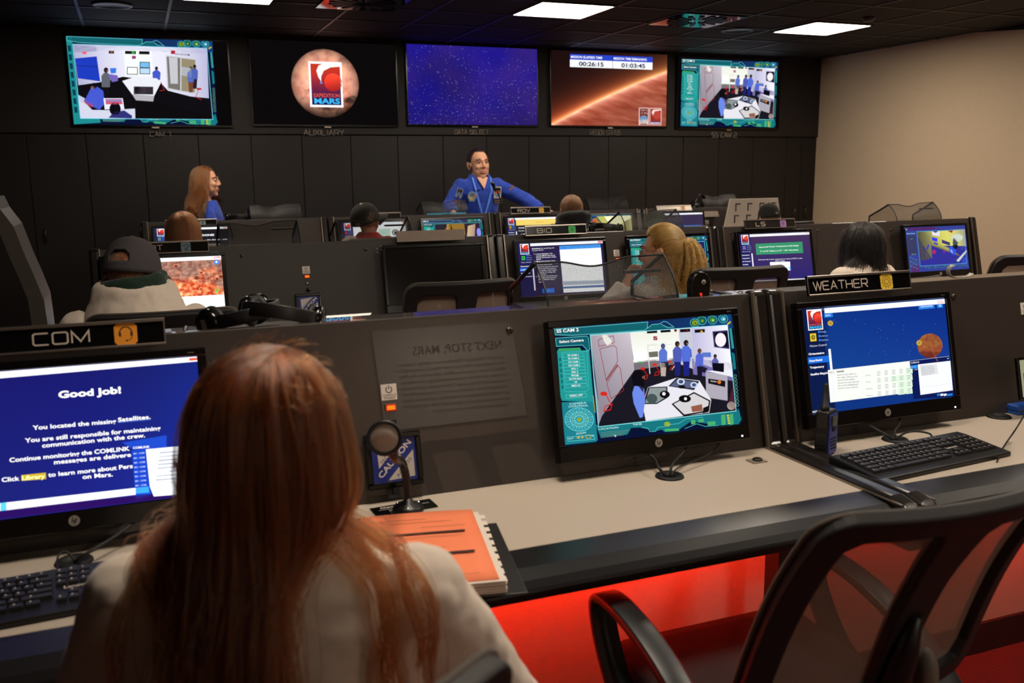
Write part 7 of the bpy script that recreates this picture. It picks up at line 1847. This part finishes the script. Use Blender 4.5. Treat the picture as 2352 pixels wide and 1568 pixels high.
# ------------------------------------------------------------------ the man in the grey cap
M_cap = mat('grey washed cap cloth', (66, 62, 64), .9, noise_amt=.2, scale=160, bump=.4); M_brownhair = hair_mat('brown hair', (96, 66, 44), .4)
t, Mh, zs = seated('man in a dark grey cap, white jacket and green hood at the robot-arm desk', (300, 548), 3.42, .012, 0, (-24, -10, 0), M_white_jacket, SK_TAN, w=1.12, fold=.025, neck=.125)
t.name = 'person'
short_hair('hair', t, Mh, M_brownhair, 4500, .014, 2)
ball_cap(t, Mh, M_cap, 1.04, opening=True, tilt=R(-2))
hd = MB()
for k in range(2):
    ring = [Vector(((.088 + .012 * k) * math.cos(a), -.035 + (.082 + .014 * k) * math.sin(a) + .01 * k, zs + .12 - .03 * k + .012 * math.cos(a) * (1 - k))) for a in [2 * math.pi * q / 24 for q in range(25)]]
    hd.tube(ring, .021, 12, caps=False)
hd.ell((.085, .02, zs + .085), (.045, .07, .055)); hd.ell((.03, -.07, zs + .1), (.06, .03, .03))
fuse('hood', hd, M_green, t, .008, 6, .012, .04)
cl = MB()
cl.loft([[Vector(((r_) * math.cos(a), -.03 + r_ * .92 * math.sin(a), z + .012 * math.sin(a))) for a in [2 * math.pi * q / 28 for q in range(28)]] for z, r_ in ((zs - .05, .185), (zs + .02, .162), (zs + .075, .14), (zs + .108, .128), (zs + .118, .12))])
fuse('jacket_collar', cl, M_white_jacket, t, .008, 6, .012, .05)

# ------------------------------------------------------------------ blonde ponytailed person, hand at the chin
HAIR_BL = hair_mat('dark blonde hair', (182, 116, 52), .32, .4)
t, Mh, zs = seated('person with a blonde ponytail and glasses resting the chin on one hand', (1520, 517), 3.92, .014, 18, (30, -5, 6), cloth('pale checked shirt', (206, 198, 190)), SK_FAIR, lean=.02, w=.95, neck=.155,
    hands={-1: ((-.20, .2, .80), (-.075, .155, .93), (.35, .0, 1), (-.3, .8, .1), 1.0)})
Mi = Mh
scalp('hair', t, Mh, mat('blonde under-hair', (118, 82, 46), .8), fz=.6)
tied_hair('hair_strands', t, Mh, HAIR_BL, (0, -.112, .05), 5200, 3, rise=.012, r0=.001)
long_hair('loose_hair', t, Mh, HAIR_BL, torso_cols(zs, .95, .006), length=.24, n=1800, guides=110, steps=16, part=0, lift=.1, wave=.008, seed=21, r0=.001, back=.5, clump=.6, flyaway=.006, ok=lambda d: -.5 < d[2] < .05 and d[1] < .05)
tie = np.array(tf(Mh, (0, -.118, .05)))
rng = np.random.default_rng(8); n = 2600; K = 26; u = np.linspace(0, 1, K)
Bh = np.array(Mh.to_3x3()); g_i = rng.integers(0, 26, n); gof = rng.normal(size=(26, 3)); gph = rng.random(26) * 6.28
P = np.zeros((n, K, 3))
for i in range(K):
    s_ = u[i]; out = math.sin(min(1, s_ * 3) * math.pi / 2)
    cpos = tie + Bh @ np.array((0, -.045 * out - .0 * s_, .012 * math.sin(min(1, s_ * 3.5) * math.pi))) + np.array((0, .02 * s_, -.36 * max(0, s_ - .05)))
    wid = .008 + .034 * math.sin(min(1, s_ * 1.25) * math.pi * .75) ** .8 if s_ < .95 else .02
    P[:, i] = cpos + gof[g_i] * wid * np.array((.85, .55, .1)) + rng.normal(size=(n, 3)) * (.004 + .007 * s_) + (np.sin(gph[g_i] + s_ * 9)[:, None] * .0035 * s_) * np.array((1, .6, 0))
strands('ponytail', P, HAIR_BL, t, .001, .0005)
MB().ell(tf(Mh, (0, -.118, .05)), (.017, .014, .019), Mh.to_3x3()).build('hair_tie', M_rubber, t)
gl = MB(); gm = mat('copper glasses wire', (120, 84, 60), .3, .6)
for x in (-1, 1):
    gl.tube([tf(Mh, (x * .033 + .024 * math.cos(a), .1 - .006 * abs(math.cos(a)) * (x * math.cos(a) > 0), .008 + .019 * math.sin(a))) for a in [2 * math.pi * q / 18 for q in range(19)]], .0013, 6)
    gl.tube([tf(Mh, (x * .057, .094, .014)), tf(Mh, (x * .075, .05, .014)), tf(Mh, (x * .082, -.005, .012))], .0014, 6)
gl.tube([tf(Mh, (-.01, .101, .012)), tf(Mh, (.01, .101, .012))], .0013, 6)
gl.build('glasses', gm, t)
face_parts(t, Mh)
MB().tube([tf(Mh, (-.086, .0, -.04)), tf(Mh, (-.08, .04, -.05)), tf(Mh, (-.06, .08, -.065))], .0012, 6).ell(tf(Mh, (-.086, -.002, -.04)), (.004, .004, .004)).build('earpiece_wire', M_alu, t)

# ------------------------------------------------------------------ dark-haired girl at the LS desk
HAIR_DK = hair_mat('black brown hair', (13, 9, 8), .32, .3)
t, Mh, zs = seated('person with long straight black hair leaning forward at the LS desk', (1985, 508), 3.8, .012, 8, (8, -22, 0), M_white_jacket, SK_FAIR, w=.95, neck=.115, ears=False)
scalp('hair', t, Mh, mat('black under-hair', (22, 16, 14), .7), fz=.55)
long_hair('hair_strands', t, Mh, HAIR_DK, torso_cols(zs, .9, -.02), length=.215, n=6500, guides=240, steps=24, part=.1, lift=.25, wave=.004, seed=6, r0=.0011, tipvar=.2, back=-.1, clump=.5, flyaway=.008)

# ------------------------------------------------------------------ third row
t, Mh, zs = seated('girl with straight brown shoulder-length hair at the far left desk', (418, 483), 6.45, .012, 0, (-32, -3, 0), M_darkcloth, SK_FAIR, w=.85, s=.96, ears=False)
scalp('hair', t, Mh, mat('brown under-hair', (84, 46, 24), .7), s=.96, fz=.55)
long_hair('hair_strands', t, Mh, hair_mat('chestnut hair', (128, 66, 30), .3, .35), torso_cols(zs, .85, .004), length=.34, n=3800, guides=170, steps=18, part=-.1, lift=.2, wave=.002, seed=7, r0=.0014, tipvar=.12, back=.0, clump=.4, s=.96)
M_bcap = mat('black cap cloth', (34, 30, 22), .9, noise_amt=.2, scale=160, bump=.3)
t, Mh, zs = seated('boy in a black cap with a sideways brim and a red shirt', (842, 465), 6.42, .014, 0, (-34, 4, 6), M_red, SK_TAN, w=.85, s=.96, jacket='shirt', neck=.135)
short_hair('hair', t, Mh, M_brownhair, 2500, .014, 3, .96, r0=.0011)
ball_cap(t, Mh, M_bcap, 1.02, tilt=R(20), brim_yaw=R(-36), mark=((206, 190, 150), R(-58), .012, .036), button=M_paper)
MB().ell((-.13, -.03, zs - .06), (.075, .1, .1)).build('grey_bag_strap', cloth('pale grey cloth', (150, 138, 130)), t)
t, Mh, zs = seated('boy with short brown hair and a black hood at the ROV desk', (1312, 448), 6.6, .004, 0, (-12, 2, 0), M_darkcloth, SK_TAN, w=.9, s=.97, jacket='hoodie', neck=.12)
short_hair('hair', t, Mh, hair_mat('short brown hair', (92, 54, 25), .45, .35), 12000, .03, 5, .97, r0=.0016)
scalp('scalp', t, Mh, mat('brown stubble', (84, 52, 32), .9), s=.97, k=.985, cut=-.5, fz=.5)
hd = MB(); ring = [Vector((.105 * math.cos(a), -.04 + .09 * math.sin(a), zs + .065 + .025 * math.sin(-a))) for a in [2 * math.pi * q / 24 for q in range(25)]]
hd.tube(ring, .04, 12, caps=False); hd.ell((0, -.1, zs + .03), (.1, .05, .085)); hd.ell((-.06, -.05, zs + .02), (.1, .08, .05)); hd.ell((.05, -.05, zs + .02), (.09, .08, .05)); fuse('hood', hd, M_darkcloth, t, .01, 6, .01, .05)
t, Mh, zs = seated('person in a black cap bent over the desk in front of the white slotted board', (1766, 467), 6.62, .014, 0, (-8, -6, 0), M_darkcloth, SK_TAN, w=.88, s=.97)
short_hair('hair', t, Mh, hair_mat('reddish brown hair', (120, 70, 44), .4), 4500, .03, 9, .97, r0=.0012)
ball_cap(t, Mh, mat('black fitted cap', (26, 25, 20), .9, noise_amt=.15, bump=.2), 1.0, mark=((220, 210, 200), R(-80), .03, .03))
t, Mh, zs = seated('person in a dark green cap mostly hidden behind a mesh book rest', (1507, 486), 6.5, .014, 0, (10, -10, 0), M_darkcloth, SK_TAN, w=.88, s=.97)
short_hair('hair', t, Mh, M_brownhair, 2000, .014, 10, .97, r0=.0012)
ball_cap(t, Mh, mat('dark green cap cloth', (34, 42, 28), .9, noise_amt=.15, bump=.2), 1.0)

# ------------------------------------------------------------------ standing people in blue flight suits
def standing(label, loc, rz, topz, head, face_dir, elbows, wrists, hands, hair_off=.008, w=1.0, s=1.0, neck=.2, ears=True):
    t = thing('person', label, 'person', loc, (0, 0, R(rz)))
    hc = Vector((0, 0, topz - .122 * s - hair_off)); Mh = Matrix.Translation(hc) @ rotm(*head) @ Matrix.Diagonal((s * 1.03, s, s, 1)); zs = hc.z - neck; hip = zs - .52
    b = MB(); add_head(b, Mh, ears=ears); b.tube([Vector((0, -.02, zs + .02)), Vector((0, -.018, zs + .09)), tf(Mh, (0, -.02, -.06))], (.06, .053, .053), 14)
    add_torso(b, zs - .01, w=.88 * w, low=hip); j = MB(); add_torso(j, zs, w=w * .98, low=hip - .02, grow=.01, top=1.07 if s > 1 else 2)
    for k, sgn in enumerate((-1, 1)):
        sh = Vector((sgn * .165 * w, -.005, zs - .045)); el, wr = Vector(elbows[k]), Vector(wrists[k]); hf, hn, cu = hands[k]
        add_arm(b, sh, el, wr, (.044, .045, .037, .033, .025)); add_hand(b, wr, hf, hn, .95, cu, side=-sgn)
        add_arm(j, sh, el, el.lerp(wr, .92), (.06, .06, .054, .05, .042), .008); add_leg(b, sgn, hip, -.022, False); add_leg(j, sgn, hip, .012, False)
    j.ell((0, 0, hip + .02), (.175, .125, .12))
    fuse('body', b, SK_FAIR, t, .0048, 9); fuse('flight_suit', j, M_blue, t, .0085, 7, .02, .08)
    add_shoes(t, False)
    return t, Mh, zs
# speaker facing the room
p = at_y(1099, 341, 7.86)
t, Mh, zs = standing('person with dark tied-back hair in a blue flight suit speaking behind the far desks', (p.x, 7.86, 0), 180, p.z, (4, 4, 0), None,
    [(-.43, .06, 1.24), (.30, .03, 1.2)], [(-.50, .25, 1.155), (.33, .26, 1.15)], [((-.3, 1, -.05), (0, .05, 1), .25), ((.2, 1, -.05), (0, .05, 1), .25)], w=1.02, s=1.09, neck=.14)
SPK = (t, Mh, zs)
face_parts(t, Mh, s=1.0, open_=.0035, brow=(118, 80, 56), lip=(186, 104, 92))
scalp('hair', t, Mh, mat('dark brown under-hair', (44, 28, 22), .6), k=1.01, fz=.74, cut=-.35)
tied_hair('hair_strands', t, Mh, hair_mat('dark brown hair', (62, 40, 30), .35, .2), (0, -.118, .03), 3800, 12, rise=.002, r0=.0012, wob=.001, ok=lambda d: d[2] > -.45 and not (d[1] > .42 and d[2] < .74) and not (d[1] > .12 and d[2] < .1))
MB().tube([tf(Mh, (.083, -.01, .02)), tf(Mh, (.085, .012, .0)), tf(Mh, (.084, .014, -.02))], .0055, 8).build('ear_headset', M_rubber, t)
co = MB()
for s_ in (-1, 1):
    co.add([(s_ * .012, .1, zs - .05), (s_ * .07, .06, zs + .055), (s_ * .088, -.0, zs + .06), (s_ * .125, .035, zs + .0), (s_ * .07, .105, zs - .075), (s_ * .03, .118, zs - .075)], [(0, 1, 4, 5), (1, 2, 3, 4)])
co.build('collar', M_blue, t, solid=.008, bevel=.003)
MB().add([(-.05, .086, zs + .03), (.05, .086, zs + .03), (0, .132, zs - .07)], [(0, 1, 2)]).build('open_neck', SK_FAIR, t, solid=.012)
ly = MB()
def ribbon3(mb, pts, w_):
    P_ = [Vector(q) for q in pts]; vs = []
    for i, q in enumerate(P_):
        d_ = (P_[min(i + 1, len(P_) - 1)] - P_[max(0, i - 1)]).normalized(); n_ = d_.cross(Vector((0, 1, 0))).normalized()
        vs += [q + n_ * w_ / 2, q - n_ * w_ / 2]
    mb.add(vs, [(2 * i, 2 * i + 1, 2 * i + 3, 2 * i + 2) for i in range(len(P_) - 1)])
ribbon3(ly, [(.072, .03, zs + .06), (.085, .075, zs + .02), (.075, .128, zs - .08), (.05, .142, zs - .2), (.02, .14, zs - .3), (.012, .138, zs - .33)], .016)
ribbon3(ly, [(-.072, .03, zs + .06), (-.085, .075, zs + .02), (-.07, .13, zs - .08), (-.03, .145, zs - .2), (.004, .142, zs - .3), (.008, .14, zs - .33)], .016)
ly.build('lanyard', cloth('light blue lanyard', (84, 130, 226)), t, solid=.0015)
MB().box((-.008, .138, zs - .38), (.026, .144, zs - .33)).build('lanyard_clip', M_satin, t)
def pin(x, z, y, ry=0, rx=0, yaw=0): return Matrix.Translation((x, y, z)) @ Matrix.Rotation(math.pi + yaw, 4, 'Z') @ Matrix.Rotation(rx, 4, 'X') @ Matrix.Rotation(ry, 4, 'Y')
def a_badge(cv):
    cv.layer(0).rect(0, 0, 100, 150, (226, 216, 206)); cv.layer(1).rect(9, 14, 91, 118, (20, 18, 26)); cv.layer(2).circ(50, 104, 40, (110, 160, 210), 24, 34).rect(9, 118, 91, 140, (226, 216, 206)); cv.layer(3).poly([(14, 70), (40, 48), (76, 58), (80, 84), (50, 92), (20, 88)], (240, 110, 40)); cv.text('EARTH', (30, 134), (70, 134), 9, (60, 50, 50), .02)
def a_round(cv):
    cv.layer(0).circ(50, 48, 46, (170, 176, 182), 30); cv.layer(1).circ(50, 46, 40, (120, 160, 200), 30); cv.layer(2).poly([(10, 52), (52, 56), (60, 84), (34, 82), (18, 70)], (222, 196, 90)); cv.poly([(58, 34), (88, 26), (90, 58), (70, 64)], (200, 84, 70)); cv.layer(3)
    for k in range(9): cv.circ(36 + 14 * (k % 3), 22 + 12 * (k // 3), 5, (30, 34, 44), 8)
    cv.line([(66, 60), (84, 30)], 3, (230, 225, 220)); cv.layer(1).poly([(26, 86), (74, 86), (84, 100), (16, 100)], (150, 156, 166))
def a_center(cv):
    cv.layer(0).rect(0, 0, 100, 150, (216, 206, 198)); cv.layer(1).rect(8, 8, 92, 110, (24, 22, 30)); cv.layer(2).circ(50, 106, 38, (110, 160, 210), 24, 44); cv.rect(8, 108, 92, 142, (200, 190, 180)); cv.layer(3)
    for k in range(9): cv.circ(24 + (k * 29) % 56, 18 + (k * 17) % 40, 3, (240, 236, 230), 8)
    cv.text('CENTER', (16, 132), (84, 132), 12, (80, 66, 60), .02)
def a_crew(cv):
    cv.layer(0).circ(50, 30, 48, (176, 60, 50), 20, 28); cv.layer(1).circ(50, 30, 40, (40, 36, 44), 20, 20); cv.layer(2).text('CREW', (24, 38), (76, 38), 14, (220, 210, 200), .03)
def a_nasa(cv):
    cv.layer(0).circ(50, 45, 44, (214, 212, 216), 24, 42); cv.layer(1).circ(48, 45, 39, (44, 60, 140), 24, 37); cv.layer(2).text('NASA', (18, 54), (80, 54), 20, (240, 240, 244), .04).line([(10, 66), (60, 30), (98, 8)], 5, (200, 50, 60))
def a_flag(cv):
    cv.layer(0).rect(0, 0, 100, 64, (226, 200, 180)); cv.layer(1)
    for k in range(7): cv.rect(0, k * 9.8, 100, k * 9.8 + 4.9, (206, 110, 90))
    cv.layer(2).rect(0, 0, 44, 34, (96, 116, 190)); cv.layer(3)
    for k in range(12): cv.circ(7 + 10 * (k % 4), 7 + 10 * (k // 4), 2, (226, 226, 236), 6)
def a_name(cv):
    cv.layer(0).rect(0, 0, 100, 46, (40, 36, 36)); cv.layer(1).text('MISSION DIRECTOR', (12, 38), (88, 38), 7, (190, 170, 150), .01).line([(8, 10), (38, 18), (50, 12), (62, 18), (92, 10)], 4, (150, 130, 110)).circ(50, 15, 6, (150, 110, 90), 12)
patch(t, pin(-.122, zs - .1, .137, rx=R(8)), a_badge, .068, .10, 100, 150, 'name_badge')
patch(t, pin(-.125, zs - .178, .146, rx=R(4)), a_name, .088, .042, 100, 46, 'name_tag')
patch(t, pin(.115, zs - .13, .136, rx=R(8)), a_round, .088, .088, 100, 100, 'round_patch')
patch(t, pin(.222, zs - .1, .105, ry=R(20), rx=R(5), yaw=R(-34)), a_center, .052, .078, 100, 150, 'mission_patch')
patch(t, pin(.256, zs - .172, .11, ry=R(14), yaw=R(-34)), a_crew, .058, .035, 100, 60, 'crew_patch')
patch(t, pin(.282, zs - .222, .115, ry=R(8), yaw=R(-34)), a_nasa, .068, .06, 100, 90, 'agency_patch')
patch(t, pin(-.262, zs - .062, .112, ry=R(-28), rx=R(22), yaw=R(22)), a_flag, .052, .034, 100, 64, 'flag_patch')
MB().tube([(.05, .118, zs - .09), (.085, .13, zs - .08)], .004, 6).build('lapel_microphone', M_rubber, t)
MB().tube([(-.06, .14, zs - .40), (-.1, .132, zs - .35)], .004, 6).build('pocket_zip', M_screw, t)

# long-haired person at the far left, in profile
p = at_y(470, 378, 7.92)
t, Mh, zs = standing('person with long wavy hair in a blue suit, in profile at the far left', (p.x, 7.92, 0), -98, p.z, (-6, 0, 0), None,
    [(-.24, .06, zs_ := p.z - .65), (.24, .06, zs_)], [(-.16, .28, zs_ - .03), (.16, .28, zs_ - .03)], [((.2, 1, 0), (0, .05, 1), .4), ((-.2, 1, 0), (0, .05, 1), .4)], hair_off=.014, ears=False)
face_parts(t, Mh, lip=(176, 86, 84), brow=(96, 62, 44))
scalp('hair', t, Mh, mat('honey under-hair', (104, 66, 36), .8), fz=.62)
long_hair('hair_strands', t, Mh, hair_mat('honey blonde hair', (84, 47, 17), .36, .4), [col((0, -.01, zs - .16), (.17, .11, .24)), col((0, -.02, zs + .03), (.066, .066, .14))], grav=.5, length=.42, n=5200, guides=200, steps=24, part=.0, lift=.45, wave=.022, ok=lambda d: d[2] > -.35 and d[1] < .5 and not (d[1] > .12 and d[2] < .2) and (d[0] > -.2 or d[1] < .1), seed=15, r0=.0014, tipvar=.25, back=.7, clump=.55, flyaway=.008, gather=(.13, zs + .1, 0), backpush=.0)
